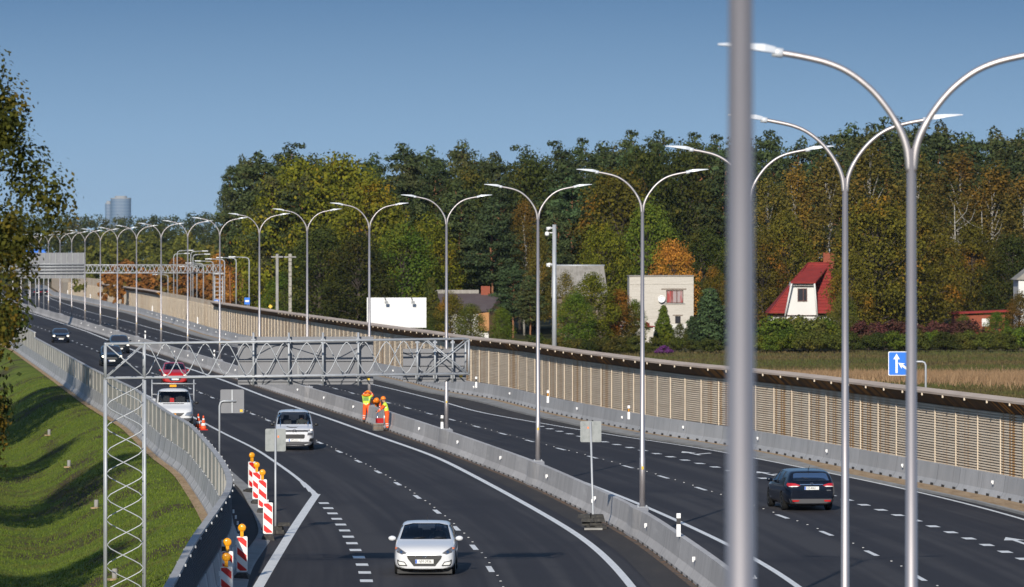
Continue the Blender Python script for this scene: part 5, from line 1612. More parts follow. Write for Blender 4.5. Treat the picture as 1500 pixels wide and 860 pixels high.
SUV = dict(HATCH)
SUV['top'] = [(y*1.06, z*1.15) for y, z in HATCH['top']]; SUV['belt'] = [(y*1.06, z*1.13) for y, z in HATCH['belt']]; SUV['plan'] = [(y*1.06, z*1.03) for y, z in HATCH['plan']]
SUV['bot'] = [(y*1.06, z*1.1) for y, z in HATCH['bot']]; SUV['ys'] = [y*1.06 for y in HATCH['ys']]; SUV['hollow'] = False; SUV['wr'] = .36; SUV['axles'] = (-1.38, 1.40)
SUV['ws'] = [(x*1.02, z*1.145) for x, z in HATCH['ws']]; SUV['rw'] = [(x, z*1.14) for x, z in HATCH['rw']]; SUV['sides'] = [[(y*1.06, z*1.14) for y, z in P] for P in HATCH['sides']]
SUV['mirror'] = (1.0, -.66, 1.15)
def simple_front(root, bvh, k, lit=True):
    patch(bvh, [(-.40, .66*k), (.40, .66*k), (.44, .56*k), (.30, .46*k), (-.30, .46*k), (-.44, .56*k)], 'front', .01, 'grille', M['trim'], root)
    for f in ((lambda P: P), mir):
        patch(bvh, f([(-.83, .76*k), (-.60, .70*k), (-.52, .62*k), (-.80, .64*k)]), 'front', .01, 'headlight', M['lamp_silver'], root, .06)
        if lit: patch(bvh, f(circ(-.70, .69*k, .10, ry=.075)), 'front', .02, 'headlight_beam', M['lamp_lit'], root, .05)
    y = bvh.ray_cast(Vector((0, -8, .40*k)), Vector((0, 1, 0)))[0].y
    number_plate(root, y-.02, .40*k, '')
for (px, Dq, lb, sp, pm, k) in ((162.5, 455, 'black car with lit headlights seen through the left end of the gantry', SUV, M['car_dark'], 1.13),
                            (174.5, 512, 'dark sport utility vehicle just behind the black car at the gantry mast', SUV, M['car_dark'], 1.13),
                            (88.5, 573, 'dark blue car alone in the left lane near the tree', HATCH, M['car_navy'], 1.0)):
    v, bv = vehicle('car', dict(sp, hollow=False), lb, 'car', pm, (AT(px, Dq), Dq, 0), 0.11)
    simple_front(v, bv, k)
# estate car from behind
EST = dict(
    top=[(-2.4, .58), (-2.3, .70), (-2.1, .80), (-1.6, .90), (-1.1, .99), (-.85, 1.10), (-.4, 1.33), (0, 1.44), (.5, 1.48), (1.2, 1.475), (1.8, 1.44), (2.05, 1.38), (2.20, 1.22), (2.34, 1.05), (2.40, .95), (2.42, .7)],
    plan=[(-2.4, .58), (-2.2, .78), (-1.8, .88), (-1, .91), (1.6, .91), (2.0, .90), (2.25, .86), (2.42, .76)],
    bot=[(-2.4, .22), (-2.1, .15), (1.9, .15), (2.2, .19), (2.42, .26)],
    belt=[(-2.4, .54), (-2, .74), (-1.1, .92), (0, .96), (1.9, 1.03), (2.42, .88)],
    ys=[-2.4, -2.36, -2.25, -2.0, -1.6, -1.15, -.85, -.4, 0, .5, 1.2, 1.75, 2.02, 2.18, 2.32, 2.40, 2.42],
    wr=.325, axles=(-1.45, 1.35), hollow=True, cab_ys=[-.85, -.5, 0, .6, 1.3, 1.8, 2.05], cab_z=.5, mid=.4, tumble=1.0,
    ws=[(-.66, 1.06), (.66, 1.06), (.57, 1.36), (-.57, 1.36)],
    rw=[(-.66, 1.09), (.66, 1.09), (.60, 1.34), (.50, 1.37), (-.50, 1.37), (-.60, 1.34)],
    sides=[[(-.55, 1.02), (.25, 1.03), (.25, 1.38), (-.1, 1.33)], [(.33, 1.03), (1.10, 1.06), (1.10, 1.38), (.33, 1.39)], [(1.18, 1.07), (1.85, 1.16), (1.62, 1.36), (1.18, 1.38)]],
    mirror=(.99, -.55, 1.02))
D = 201.5; X = AT(1171, D)
v4, bv = vehicle('car', EST, 'dark blue estate car seen from behind on the right carriageway', 'car', M['car_navy'], (X, D, 0), PI-0.02)
v4.rotation_euler[2] = PI+0.13
for f in ((lambda P: P), mir):
    patch(bv, f([(-.88, 1.00), (-.60, .985), (-.40, .92), (-.52, .86), (-.82, .87)]), 'back', .010, 'tail_light', M['tail_red'], v4, .05)
    patch(bv, f([(-.80, .885), (-.55, .90), (-.46, .885), (-.53, .865), (-.78, .87)]), 'back', .016, 'reversing_light', M['plate'], v4, .05)
    patch(bv, f([(-.70, .40), (-.44, .40), (-.47, .34), (-.68, .34)]), 'back', .014, 'reflector', M['tail_red'], v4, .05)
patch(bv, [(-.42, .955), (.42, .955), (.42, .935), (-.42, .935)], 'back', .012, 'chrome_strip', M['chrome'], v4, .05)
patch(bv, [(-.80, .44), (.80, .44), (.74, .28), (-.74, .28)], 'back', .008, 'lower_bumper', M['bumper_grey'], v4, .06)
yb = bv.ray_cast(Vector((0, 8, .82)), Vector((0, -1, 0)))[0].y
number_plate(v4, yb+.022, .82, 'HZ-4461', back=True)
em = MB(); em.tube([(0.05*math.cos(a), 0, 0.028*math.sin(a)) for a in np.linspace(0, 2*PI, 17)], 0.006, 6, cap=False); em.tube([(-0.02, 0, 0.02), (0.02, 0, -0.02)], .006, 5)
em.build('emblem', M['chrome'], v4, loc=(0, yb+.03, .985))
MB().box((-.62, yb+.01, .74), (.16, .01, .035)).build('badge', M['chrome'], v4)
MB().tube([(0, yb-.16, 1.12), (.32, yb-.22, 1.20)], .012, 5).build('wiper', M['trim'], v4)
MB().prism([(-.06, 0), (.06, 0), (.04, .07)], -.012, .012, axis='x').build('antenna', M['car_navy'], v4, loc=(0, 1.75, 1.45))
MB().tube([(0, 1.8, 1.46), (0, 2.0, 1.60)], .008, 5).build('antenna', M['trim'], v4)
cabin(v4, .62, (.30, 1.25), 1.4, .78, -.30, seats=4)
# two distant cars, driving away
for i, (px, Dq, lb) in enumerate(((54.5, 1188, 'tiny far car on the right carriageway, the left one of the pair'), (60.5, 1196, 'tiny far car on the right carriageway, the right one of the pair'))):
    v, bv = vehicle('car', dict(HATCH, hollow=False), lb, 'car', M['car_dark'], (AT(px, Dq)+i*0.6, Dq, 0), PI+.12)
    for f in ((lambda P: P), mir): patch(bv, f([(-.80, .95), (-.45, .92), (-.45, .80), (-.80, .80)]), 'back', .02, 'tail_light', M['tail_red'], v, .1)
    MB().box((0, 2.2, .7), (.52, .02, .12)).build('number_plate', M['plate'], v)

# white truck with ladder rack
TRK = dict(
    top=[(-2.6, .75), (-2.5, 1.0), (-2.3, 1.10), (-1.9, 1.22), (-1.65, 1.36), (-1.4, 1.70), (-1.15, 1.98), (-.8, 2.08), (-.2, 2.10), (0, 2.05), (.05, 1.6)],
    plan=[(-2.6, .72), (-2.5, .86), (-2.3, .93), (-1.9, .98), (0, .99), (.05, .97)],
    bot=[(-2.6, .36), (-2.4, .30), (0, .36)], belt=[(-2.6, .72), (-2.3, 1.0), (-1.7, 1.14), (-1.2, 1.22), (.05, 1.22)],
    ys=[-2.6, -2.56, -2.45, -2.2, -1.9, -1.65, -1.4, -1.12, -.8, -.4, -.1, .02, .05],
    wr=.34, axles=(-1.95,), hollow=True, cab_ys=[-1.5, -1.2, -.9, -.5, -.15], cab_z=.7, mid=-.3, tumble=.25,
    ws=[(-.84, 1.37), (.84, 1.37), (.77, 1.93), (-.77, 1.93)], sides=[[(-1.25, 1.25), (-.35, 1.25), (-.35, 1.90), (-.95, 1.86)]],
    mirror=(1.18, -1.35, 1.35), mirror_mat=M['trim'])
D = 294; X = AT(253.5, D)
v5, bv = vehicle('truck', TRK, 'white flatbed truck with a rack parked on the hard shoulder behind the wall', 'truck', M['truck_white'], (X, D, 0), 0.10)
patch(bv, [(-.48, .84), (.48, .84), (.34, .70), (.12, .62), (-.12, .62), (-.34, .70)], 'front', .01, 'grille', M['trim'], v5)
patch(bv, [(-.93, .58), (.93, .58), (.90, .40), (-.90, .40)], 'front', .015, 'bumper', M['bumper_grey'], v5)
patch(bv, [(-.60, 1.32), (.50, 1.32), (.50, 1.29), (-.60, 1.29)], 'front', .012, 'air_intake', M['trim'], v5)
for f in ((lambda P: P), mir): patch(bv, f([(-.90, .92), (-.62, .86), (-.50, .72), (-.80, .66), (-.90, .72)]), 'front', .012, 'headlight', M['lamp_silver'], v5, .06)
patch(bv, circ(0, .76, .06), 'front', .02, 'emblem', M['amber'], v5, .04)
cabin(v5, 1.02, (-.55, 0), 1.9, .85, -1.0)
MB().box((-.1, -1.05, 1.48), (.22, .05, .22)).build('dash_note', M['red_refl'], v5)
MB().box((0, 2.1, .98), (2.05, 4.0, .10)).build('flatbed', M['galv'], v5)
for s in (-1, 1):
    MB().box((s*1.02, 2.1, 1.22), (.04, 4.0, .38)).build('side_board', M['galv'], v5)
    MB().tube([(s*.45, -.1, .62), (s*.45, 4.0, .62)], .06, 6).build('chassis_rail', M['trim'], v5)
    wheel(v5, s*.98, 2.6, .34, .28)
MB().box((0, 4.1, 1.22), (2.05, .04, .38)).build('tailboard', M['galv'], v5)
m_ = MB()
for s in (-1, 1): m_.tube([(s*1.10, .18, 1.0), (s*1.10, .18, 2.52)], .035, 6)
m_.tube([(-1.10, .18, 2.32), (1.22, .18, 2.30)], .04, 6); m_.tube([(-1.10, .18, 1.75), (1.10, .18, 1.75)], .03, 6)
m_.build('rack', M['galv'], v5)
MB().box((0, .1, 2.20), (.35, .12, .12)).build('beacon_bar', M['amber'], v5)

# ------------------------------------------------------------------ road workers
M['hiviz'] = mat('hi_vis_yellow', (0.55, 0.72, 0.06), 0.85)
M['hiviz_green'] = mat('vest_green', (0.16, 0.30, 0.07), 0.9)
M['orange_cloth'] = mat('hi_vis_orange', (0.80, 0.10, 0.015), 0.85)
M['orange_bright'] = mat('helmet_orange', (0.90, 0.22, 0.01), 0.4)
M['reflective'] = mat('reflective_tape', (0.62, 0.63, 0.60), 0.5)
M['boot'] = mat('work_boot', (0.05, 0.045, 0.045), 0.8)
M['navy_cloth'] = mat('dark_cloth', (0.03, 0.035, 0.05), 0.9)
def hand(J, E, rad, w_, d, side, up, key):
    """palm with five fingers of unequal length; d = hand direction, side = thumb side"""
    w_ = Vector(w_); d = Vector(d).normalized(); side = Vector(side).normalized(); cv = d.cross(side)*up
    J[key+'p'] = tuple(w_+d*.05); E.append((key, key+'p')); rad[key+'p'] = (.036, .022)
    for i, (o_, L) in enumerate(((.030, .070), (.011, .080), (-.010, .075), (-.030, .058))):
        a = w_+d*.095+side*o_; b = a+d*L*.5+cv*.012; c = a+d*L*.85+cv*.035
        for n_, p_, rr_ in (('a', a, .010), ('b', b, .009), ('c', c, .007)): J[key+str(i)+n_] = tuple(p_); rad[key+str(i)+n_] = rr_
        E += [(key+'p', key+str(i)+'a'), (key+str(i)+'a', key+str(i)+'b'), (key+str(i)+'b', key+str(i)+'c')]
    a = w_+d*.045+side*.045; b = a+d*.035+side*.018+cv*.01
    J[key+'ta'] = tuple(a); J[key+'tb'] = tuple(b); rad[key+'ta'] = .012; rad[key+'tb'] = .009
    E += [(key+'p', key+'ta'), (key+'ta', key+'tb')]
def worker(J, label, loc, rz, vest='hiviz', vz=(.92, 1.42), trouser='orange_cloth', sleeve='orange_cloth', helmet=True, handd=None, facedir=(0, -1, 0)):
    E = [('pel', 'sp'), ('sp', 'ch'), ('ch', 'nk'), ('nk', 'hd'), ('hd', 'ht')]
    rad = dict(pel=(.18, .14), sp=(.18, .14), ch=(.20, .15), nk=.06, hd=.10, ht=.08)
    for s in 'lr':
        E += [('pel', 'h'+s), ('h'+s, 'k'+s), ('k'+s, 'a'+s), ('a'+s, 't'+s), ('ch', 's'+s), ('s'+s, 'e'+s), ('e'+s, 'w'+s)]
        rad.update({'h'+s: .125, 'k'+s: .10, 'a'+s: .075, 't'+s: .055, 's'+s: .09, 'e'+s: .07, 'w'+s: .045})
    f = Vector(facedir).normalized(); hd = Vector(J['hd'])
    J['ns'] = tuple(hd+f*.105+Vector((0, 0, -.01))); E.append(('hd', 'ns')); rad['ns'] = .016
    for s in 'lr':
        d = Vector(J['w'+s])-Vector(J['e'+s]); hand(J, E, rad, J['w'+s], d, (1 if s == 'l' else -1, 0, .2), 1, 'w'+s)
    mats = [M[trouser], M[vest], M[sleeve], M['reflective'], M['boot'], M['skin']]
    seg = {}
    def near_limb(c):
        best = None
        for (a, b) in E:
            A, B = Vector(J[a]), Vector(J[b]); ab = B-A; t = max(0, min(1, (c-A).dot(ab)/max(ab.length_squared, 1e-9)))
            dd = (c-(A+ab*t)).length - (rad[a][0] if hasattr(rad[a], '__len__') else rad[a])*.6
            if best is None or dd < best[0]: best = (dd, a, b, t)
        return best
    def pick(c):
        _, a, b, t = near_limb(c)
        if a in ('al', 'ar'): return 4
        if a in ('kl', 'kr'):
            if t > .82: return 4
            if .30 < t < .40 or .52 < t < .62: return 3
            return 0
        if a in ('hl', 'hr') or b in ('hl', 'hr'): return 0
        if a[0] == 'w': return 5
        if a[0] in 'e' and b[0] == 'w': return 3 if .35 < t < .5 else (5 if t > .9 else 2)
        if a[0] == 's' and b[0] == 'e': return 2 if t > .15 else 1
        if a == 'pel' and b == 'sp': return 0 if t < .15 else (3 if .35 < t < .5 else 1)
        if a == 'sp': return 3 if .3 < t < .42 else 1
        if b in ('sl', 'sr'): return 1
        if a == 'ch': return 1 if t < .75 else 5
        return 5
    o = skin_body('person', J, E, rad, 'pel', mats, pick)
    o.location = loc; o.rotation_euler = (0, 0, rz)
    tag(o, label, 'person', None)
    # face details and helmet
    side = Vector((0, 0, 1)).cross(f).normalized()
    m_ = MB()
    for s in (-1, 1): m_.box(tuple(hd+f*.092+side*.035*s+Vector((0, 0, .02))), (.022, .014, .012))
    m_.build('eyes', M['ink'], o)
    m_ = MB(); m_.box(tuple(hd+f*.090-Vector((0, 0, .05))), (.045, .012, .01)); m_.build('mouth', M['tail_red'], o)
    for s in (-1, 1): MB().lathe(tuple(hd+side*.098*s), [(.012, -.02), (.028, 0), (.012, .02)], 8).build('ear', M['skin'], o)
    if helmet:
        up_ = (Vector(J['ht'])-hd).normalized()
        q_ = Vector((0, 0, 1)).rotation_difference(up_).to_matrix()
        m_ = MB(); m_.lathe((0, 0, 0), [(.155, .0), (.158, .012), (.132, .02), (.13, .06), (.11, .115), (.065, .150), (.01, .162)], 18)
        m_.v = [tuple(q_ @ Vector(v) + hd + up_*.045) for v in m_.v]
        m_.build('helmet', M['orange_bright'], o)
    return o
base = dict(pel=(0, 0, .95), sp=(0, .0, 1.12), ch=(0, .0, 1.36), nk=(0, 0, 1.50), hd=(0, -.01, 1.62), ht=(0, 0, 1.70),
            hl=(-.10, 0, .90), kl=(-.12, -.02, .50), al=(-.13, .02, .09), tl=(-.14, -.14, .05), hr=(.10, 0, .90), kr=(.12, -.02, .50), ar=(.13, .02, .09), tr=(.14, -.14, .05),
            sl=(-.19, 0, 1.41), el=(-.25, -.02, 1.14), wl=(-.24, -.12, .90), sr=(.19, 0, 1.41), er=(.25, -.02, 1.14), wr=(.24, -.12, .90))
# first worker: seen from behind, arms raised, head bent forward
J = dict(base); J.update(ch=(0, -.05, 1.34), nk=(0, -.10, 1.47), hd=(0, -.18, 1.54), ht=(0, -.22, 1.62), sl=(-.19, -.05, 1.42), el=(-.30, -.22, 1.44), wl=(-.16, -.34, 1.60), sr=(.19, -.05, 1.42), er=(.30, -.22, 1.46), wr=(.18, -.36, 1.64),
    kl=(-.14, -.02, .50), al=(-.17, .02, .09), tl=(-.19, -.14, .05), kr=(.13, -.02, .50), ar=(.16, .02, .09), tr=(.18, -.14, .05))
XA, DA = G(537, 619)
w1 = worker(J, 'worker in orange trousers and yellow-green vest with raised arms beside the lamp pole', (XA, DA, 0), PI-.3)
MB().box((0, .115, 1.28), (.30, .03, .20)).build('back_panel', M['hiviz_green'], w1)
MB().lathe((0, -.02, 1.47), [(.10, -.05), (.22, -.02), (.24, .03), (.15, .09), (.05, .10)], 14).build('hood', M['orange_bright'], w1)
# second worker: leaning forward to the left, yellow vest
J = dict(base); J.update(sp=(0, -.04, 1.12), ch=(0, -.10, 1.35), nk=(0, -.14, 1.47), hd=(0, -.19, 1.58), ht=(0, -.20, 1.67), sl=(-.19, -.10, 1.39), el=(-.22, -.28, 1.16), wl=(-.14, -.46, 1.0), sr=(.19, -.10, 1.39), er=(.22, -.28, 1.16), wr=(.14, -.48, .98))
XB, DB = G(567, 631)
worker(J, 'worker in orange helmet and bright yellow vest leaning over the small machine', (XB, DB, 0), -1.15-.35)
# third worker: bent double behind the machine
J = dict(base); J.update(pel=(0, .18, .84), sp=(0, .02, .98), ch=(0, -.20, 1.08), nk=(0, -.33, 1.11), hd=(0, -.42, 1.13), ht=(0, -.49, 1.17), hl=(-.10, .16, .80), hr=(.10, .16, .80), kl=(-.12, -.04, .46), kr=(.12, -.04, .46),
    sl=(-.19, -.22, 1.10), el=(-.24, -.28, .86), wl=(-.14, -.38, .66), sr=(.19, -.22, 1.10), er=(.24, -.28, .86), wr=(.14, -.38, .66))
XC, DC = G(549.5, 617)
worker(J, 'worker with orange helmet bent low between the two standing workers', (XC, DC, 0), 0.2, vest='orange_bright', trouser='navy_cloth', sleeve='orange_cloth')
# their machine and blocks
XM, DM = G(556, 628)
mc = empty('concrete_drill', (XM, DM, 0), .3, 'small red and black drilling machine between the workers', 'machine')
MB().box((0, 0, .42), (.34, .30, .26)).build('motor', M['car_red'], mc)
MB().tube([(-.12, 0, .0), (-.12, 0, .95)], .03, 8).build('column', M['chrome'], mc)
MB().box((.02, 0, .05), (.55, .40, .08)).build('base', M['trim'], mc)
MB().tube([(-.12, -.25, .90), (-.12, .25, .90)], .022, 8).build('handle', M['trim'], mc)
M['ply'] = mat('weathered_block', (0.16, 0.155, 0.145), 0.9, noise=[((8, 8, 8), 4, 0.45, 0.7, (0.10, 0.097, 0.09))])
for i, (px, py, sz, lb) in enumerate(((548, 619, (.36, .40, .55), 'upright grey wooden crate beside the first worker'), (553.5, 631.5, (.50, .40, .34), 'low dark grey crate at the feet of the yellow vested worker'))):
    XE, DE = G(px, py)
    z0_ = 0.0
    t = empty('crate', (XE, DE, 0), .15, lb, 'crate', "crates at the workers' feet")
    MB().box((0, 0, sz[2]/2+.03), sz).build('crate_body', M['ply'], t)
    m_ = MB()
    for z in (.1, sz[2]*.5, sz[2]-.04): m_.box((0, -sz[1]/2-.01, z+.03), (sz[0]+.02, .02, .07))
    m_.build('batten', M['wood_old'], t)
    MB().box((0, 0, sz[2]+.045), (sz[0]+.04, sz[1]+.04, .03)).build('lid', M['kerb'] if i else M['ply'], t)
# ------------------------------------------------------------------ vegetation
def foliage(name, dark, light, accent, lo=0.5, hi=0.7, sc=0.35, transl=0.25, rough=0.9):
    m = bpy.data.materials.new(name); m.use_nodes = True; t = m.node_tree; bs = t.nodes['Principled BSDF']
    bs.inputs['Roughness'].default_value = rough; bs.inputs['Specular IOR Level'].default_value = 0.15
    geo = t.nodes.new('ShaderNodeNewGeometry'); oi = t.nodes.new('ShaderNodeObjectInfo')
    c = mixc(t, geo.outputs['Random Per Island'], dark, light)
    nz = t.nodes.new('ShaderNodeTexNoise'); nz.inputs['Scale'].default_value = sc; nz.inputs['Detail'].default_value = 4
    t.links.new(geo.outputs['Position'], nz.inputs['Vector'])
    r = t.nodes.new('ShaderNodeMapRange'); r.inputs[1].default_value = lo; r.inputs[2].default_value = hi
    t.links.new(nz.outputs['Fac'], r.inputs[0])
    f2 = math_node(t, 'MULTIPLY', r.outputs[0], math_node(t, 'ADD', math_node(t, 'MULTIPLY', geo.outputs['Random Per Island'], 0.7), 0.3))
    c = mixc(t, f2, c, accent)
    hs = t.nodes.new('ShaderNodeHueSaturation')
    r2 = t.nodes.new('ShaderNodeMapRange'); r2.inputs[3].default_value = 0.78; r2.inputs[4].default_value = 1.22
    t.links.new(oi.outputs['Random'], r2.inputs[0]); t.links.new(r2.outputs[0], hs.inputs['Value'])
    r3 = t.nodes.new('ShaderNodeMapRange'); r3.inputs[3].default_value = 0.488; r3.inputs[4].default_value = 0.512
    t.links.new(math_node(t, 'FRACT', math_node(t, 'MULTIPLY', oi.outputs['Random'], 7.13)), r3.inputs[0]); t.links.new(r3.outputs[0], hs.inputs['Hue'])
    t.links.new(c, hs.inputs['Color'])
    t.links.new(hs.outputs[0], bs.inputs['Base Color'])
    tl = t.nodes.new('ShaderNodeBsdfTranslucent'); t.links.new(hs.outputs[0], tl.inputs[0])
    mx = t.nodes.new('ShaderNodeMixShader'); mx.inputs[0].default_value = transl
    out = [n for n in t.nodes if n.type == 'OUTPUT_MATERIAL'][0]
    t.links.new(bs.outputs[0], mx.inputs[1]); t.links.new(tl.outputs[0], mx.inputs[2]); t.links.new(mx.outputs[0], out.inputs[0])
    return m
M['f_pine'] = foliage('pine_needles', (0.018, 0.030, 0.011), (0.072, 0.095, 0.032), (0.125, 0.100, 0.034), .50, .75, .20, .12)
M['f_pine_b'] = foliage('pine_needles_bluish', (0.022, 0.038, 0.016), (0.075, 0.112, 0.042), (0.11, 0.105, 0.036), .6, .85, .25, .12)
M['f_green'] = foliage('green_leaves', (0.038, 0.069, 0.009), (0.120, 0.164, 0.018), (0.214, 0.176, 0.015), .5, .75, .30)
M['f_dark'] = foliage('dark_green_leaves', (0.018, 0.030, 0.007), (0.072, 0.082, 0.015), (0.13, 0.095, 0.016), .52, .75, .30)
M['f_yellow'] = foliage('yellow_green_leaves', (0.071, 0.087, 0.009), (0.218, 0.207, 0.017), (0.349, 0.175, 0.011), .55, .75, .28)
M['f_orange'] = foliage('autumn_orange_leaves', (0.196, 0.087, 0.017), (0.532, 0.231, 0.034), (0.280, 0.182, 0.020), .5, .7, .35)
M['f_mix'] = foliage('turning_maple_leaves', (0.050, 0.048, 0.008), (0.155, 0.125, 0.016), (0.34, 0.130, 0.016), .55, .70, .30)
M['f_birch'] = foliage('birch_leaves', (0.065, 0.058, 0.013), (0.180, 0.138, 0.026), (0.27, 0.130, 0.022), .50, .70, .20)
M['f_shrub'] = foliage('shrub_leaves', (0.040, 0.052, 0.010), (0.120, 0.130, 0.022), (0.17, 0.135, 0.028), .48, .68, .4)
M['f_red'] = foliage('dark_red_leaves', (0.062, 0.022, 0.019), (0.138, 0.056, 0.044), (0.100, 0.088, 0.025), .5, .7, .5)
M['f_left'] = foliage('near_birch_leaves', (0.022, 0.028, 0.005), (0.080, 0.078, 0.011), (0.17, 0.092, 0.012), .48, .66, .6, .2)
M['bark'] = mat('bark', (0.075, 0.058, 0.045), 0.95, noise=[((6, 6, 1.5), 4, 0.45, 0.7, (0.04, 0.032, 0.026))])
M['bark_pine'] = mat('pine_bark', (0.26, 0.115, 0.052), 0.9, noise=[((3, 3, 0.8), 4, 0.45, 0.7, (0.14, 0.075, 0.045))])

def leaf_quads(centers, radii, n, size, rng, drop=0.0, shell=0.55, aspect=1.0):
    """n leaf-sized faces through the volume of each clump"""
    C0 = np.asarray(centers, float); R0 = np.asarray(radii, float)
    wgt = (R0[:, 0]*R0[:, 2])**.9; cnt = np.maximum(22, (n*len(C0)*wgt/wgt.sum())).astype(int)
    C = np.repeat(C0, cnt, axis=0); Rr = np.repeat(R0, cnt, axis=0)
    N = len(C)
    d = rng.normal(size=(N, 3)); d /= np.linalg.norm(d, axis=1)[:, None]
    r = shell + (1-shell)*rng.random(N)**0.6
    r *= 0.8+0.4*rng.random(N)
    P = C + d*Rr*r[:, None]
    if drop: P[:, 2] -= rng.random(N)**1.5*drop
    nrm = d + rng.normal(scale=0.38, size=(N, 3)); nrm[:, 2] += 0.25; nrm /= np.linalg.norm(nrm, axis=1)[:, None]
    a = rng.normal(size=(N, 3)); u = np.cross(nrm, a); u /= np.linalg.norm(u, axis=1)[:, None]; v = np.cross(nrm, u)
    s = size*(0.6+0.8*rng.random(N)); s = s[:, None]; k = aspect
    V = np.stack([P-u*s*.5*k, P-v*s*.38, P+u*s*.5*k, P+v*s*.38], axis=1).reshape(-1, 3)
    Fq = np.arange(len(V), dtype=np.int32).reshape(-1, 4)
    return V, Fq
def tree_mesh(kind, seed, H):
    rng = np.random.default_rng(seed); cs = []; rs = []; br = []
    if kind == 'pine':
        z0 = 0.40*H; nl = 15
        for i in range(nl):
            t = i/(nl-1); z = z0+(H-2.0-z0)*t
            rad = (0.135*H)*(1-0.50*t**2.5)*(0.75+0.5*rng.random())*(0.55 if t < .1 else 1)
            nb = max(3, int(6*(1-0.45*t)))
            a0 = rng.random()*6.28
            for k in range(nb):
                a = a0+6.28*k/nb+rng.normal()*.35; q = rad*(0.55+0.6*rng.random())
                c = (q*math.cos(a), q*math.sin(a), z+rng.normal()*.45+0.12*q)
                cs.append(c); s = 0.55+0.75*rng.random(); rs.append((s*1.25, s*1.25, s*.62)); br.append(((0, 0, z-0.4), c))
                if q > 1.4: cs.append((c[0]*.5, c[1]*.5, c[2]-.1)); rs.append((s*.8, s*.8, s*.45))
        for q in range(3):
            z = H-.9-q*.7; cs.append((rng.normal()*.2, rng.normal()*.2, z)); rs.append((.8+.3*q, .8+.3*q, .75))
        V, Fq = leaf_quads(cs, rs, 62, 0.27, rng, shell=.35, aspect=1.5)
    elif kind == 'decid':
        n = 95
        for i in range(n):
            t = (i+.5)/n; z = H*(0.16+0.80*t)
            env = 0.30*H*math.sin(PI*min(1, .18+t*.80))**.7
            a = i*2.399+rng.normal()*.3; q = env*(0.35+0.65*rng.random()**.5)
            c = (q*math.cos(a), q*math.sin(a), z+rng.normal()*.3); cs.append(c)
            s = (0.055+0.05*rng.random())*H*1.35; rs.append((s, s, s*.72)); br.append(((0, 0, z*.7), c))
        V, Fq = leaf_quads(cs, rs, 135, 0.27, rng, shell=.5)
    elif kind == 'birch':
        n = 75
        for i in range(n):
            t = (i+.5)/n; z = H*(0.22+0.76*t)
            env = 0.17*H*math.sin(PI*min(1, .12+t*.86))**.8
            a = i*2.399+rng.normal()*.4; q = env*(0.3+0.75*rng.random())
            c = (q*math.cos(a), q*math.sin(a), z); cs.append(c); s = (0.035+0.04*rng.random())*H; rs.append((s*.8, s*.8, s*.9))
            if i % 4 == 0: br.append(((0, 0, z*.8), (c[0]*.6, c[1]*.6, z)))
        V, Fq = leaf_quads(cs, rs, 120, 0.21, rng, drop=.09*H, shell=.2)
    elif kind == 'cone':
        n = 60
        for i in range(n):
            t = (i+.5)/n; z = H*(0.04+0.92*t); env = 0.30*H*(1-t)**.8+.1
            a = i*2.399; q = env*(0.5+0.5*rng.random()); c = (q*math.cos(a), q*math.sin(a), z); cs.append(c)
            s = (0.085*(1-.6*t)+.02)*H; rs.append((s, s, s*.8)); br.append(((0, 0, z*.9), c))
        V, Fq = leaf_quads(cs, rs, 110, 0.030*H if H < 8 else .24, rng, shell=.4, aspect=1.6)
    else:   # shrub
        n = 26
        for i in range(n):
            t = (i+.5)/n; a = i*2.399; q = .55*H*(rng.random()**.5); z = H*(.15+.68*(1-(q/(.6*H))**2)*rng.random()+.05)
            c = (q*math.cos(a), q*math.sin(a), z); cs.append(c); s = (.13+.10*rng.random())*H; rs.append((s, s, s*.8)); br.append(((0, 0, .05*H), c))
        V, Fq = leaf_quads(cs, rs, 130, 0.06*H, rng, shell=.45)
    mb = MB(); tr_ = dict(pine=.20, decid=.30, birch=.15, cone=.12, shrub=.08)[kind]
    if kind != 'shrub':
        pts = [(0, 0, -.2)]; 
        for k in range(1, 7): pts.append((rng.normal()*.05*k, rng.normal()*.05*k, H*.155*k))
        mb.tube(pts, [tr_*(1-.14*k) for k in range(7)], 7)
    step = 1 if kind == 'birch' else 2
    for (a, b) in br[::step]:
        m_ = tuple((a[i]*.5+b[i]*.5)+(0.15 if i == 2 else 0) for i in range(3))
        mb.tube([a, m_, b], [tr_*.34, tr_*.22, tr_*.08], 4, cap=False)
    return V, Fq, mb
TEMPL = {}
def template(kind, seed, H, fm, bm_):
    key = (kind, seed, fm)
    if key in TEMPL: return TEMPL[key]
    kk = (kind, seed)
    if kk not in TEMPL: TEMPL[kk] = tree_mesh(kind, seed, H)
    V, Fq, mb = TEMPL[kk]
    e_ = bpy.data.objects.new(kind, None)
    cr = np_mesh('crown', V, Fq, M[fm]); tk = mb.build('trunk' if kind != 'shrub' else 'stems', M[bm_])
    TEMPL[key] = (cr, tk, H, [False])
    return TEMPL[key]
KN = dict(pine='pine_tree', decid='broadleaf_tree', birch='birch_tree', cone='conifer', shrub='shrub')
def plant(kind, X, D, h, wscale, fm, seed, label, group=None, z=0.0, rz=None, catn=None):
    H = dict(pine=21, decid=14, birch=18, cone=6, shrub=3)[kind]
    bk = dict(pine='bark_pine', decid='bark', birch='birch_wood', cone='bark', shrub='bark')[kind]
    cr, tk, H, used = template(kind, seed, H, fm, bk)
    t = empty(KN[kind], (X, D, z), rz if rz is not None else RNG.random()*6.28, label, catn or ('tree' if kind != 'shrub' else 'shrub'), group)
    for c in (cr, tk):
        if used[0]: c = c.copy(); COL.objects.link(c)
        c.parent = t
    used[0] = True
    s = h/H; t.scale = (s*wscale, s*wscale, s)
    return t
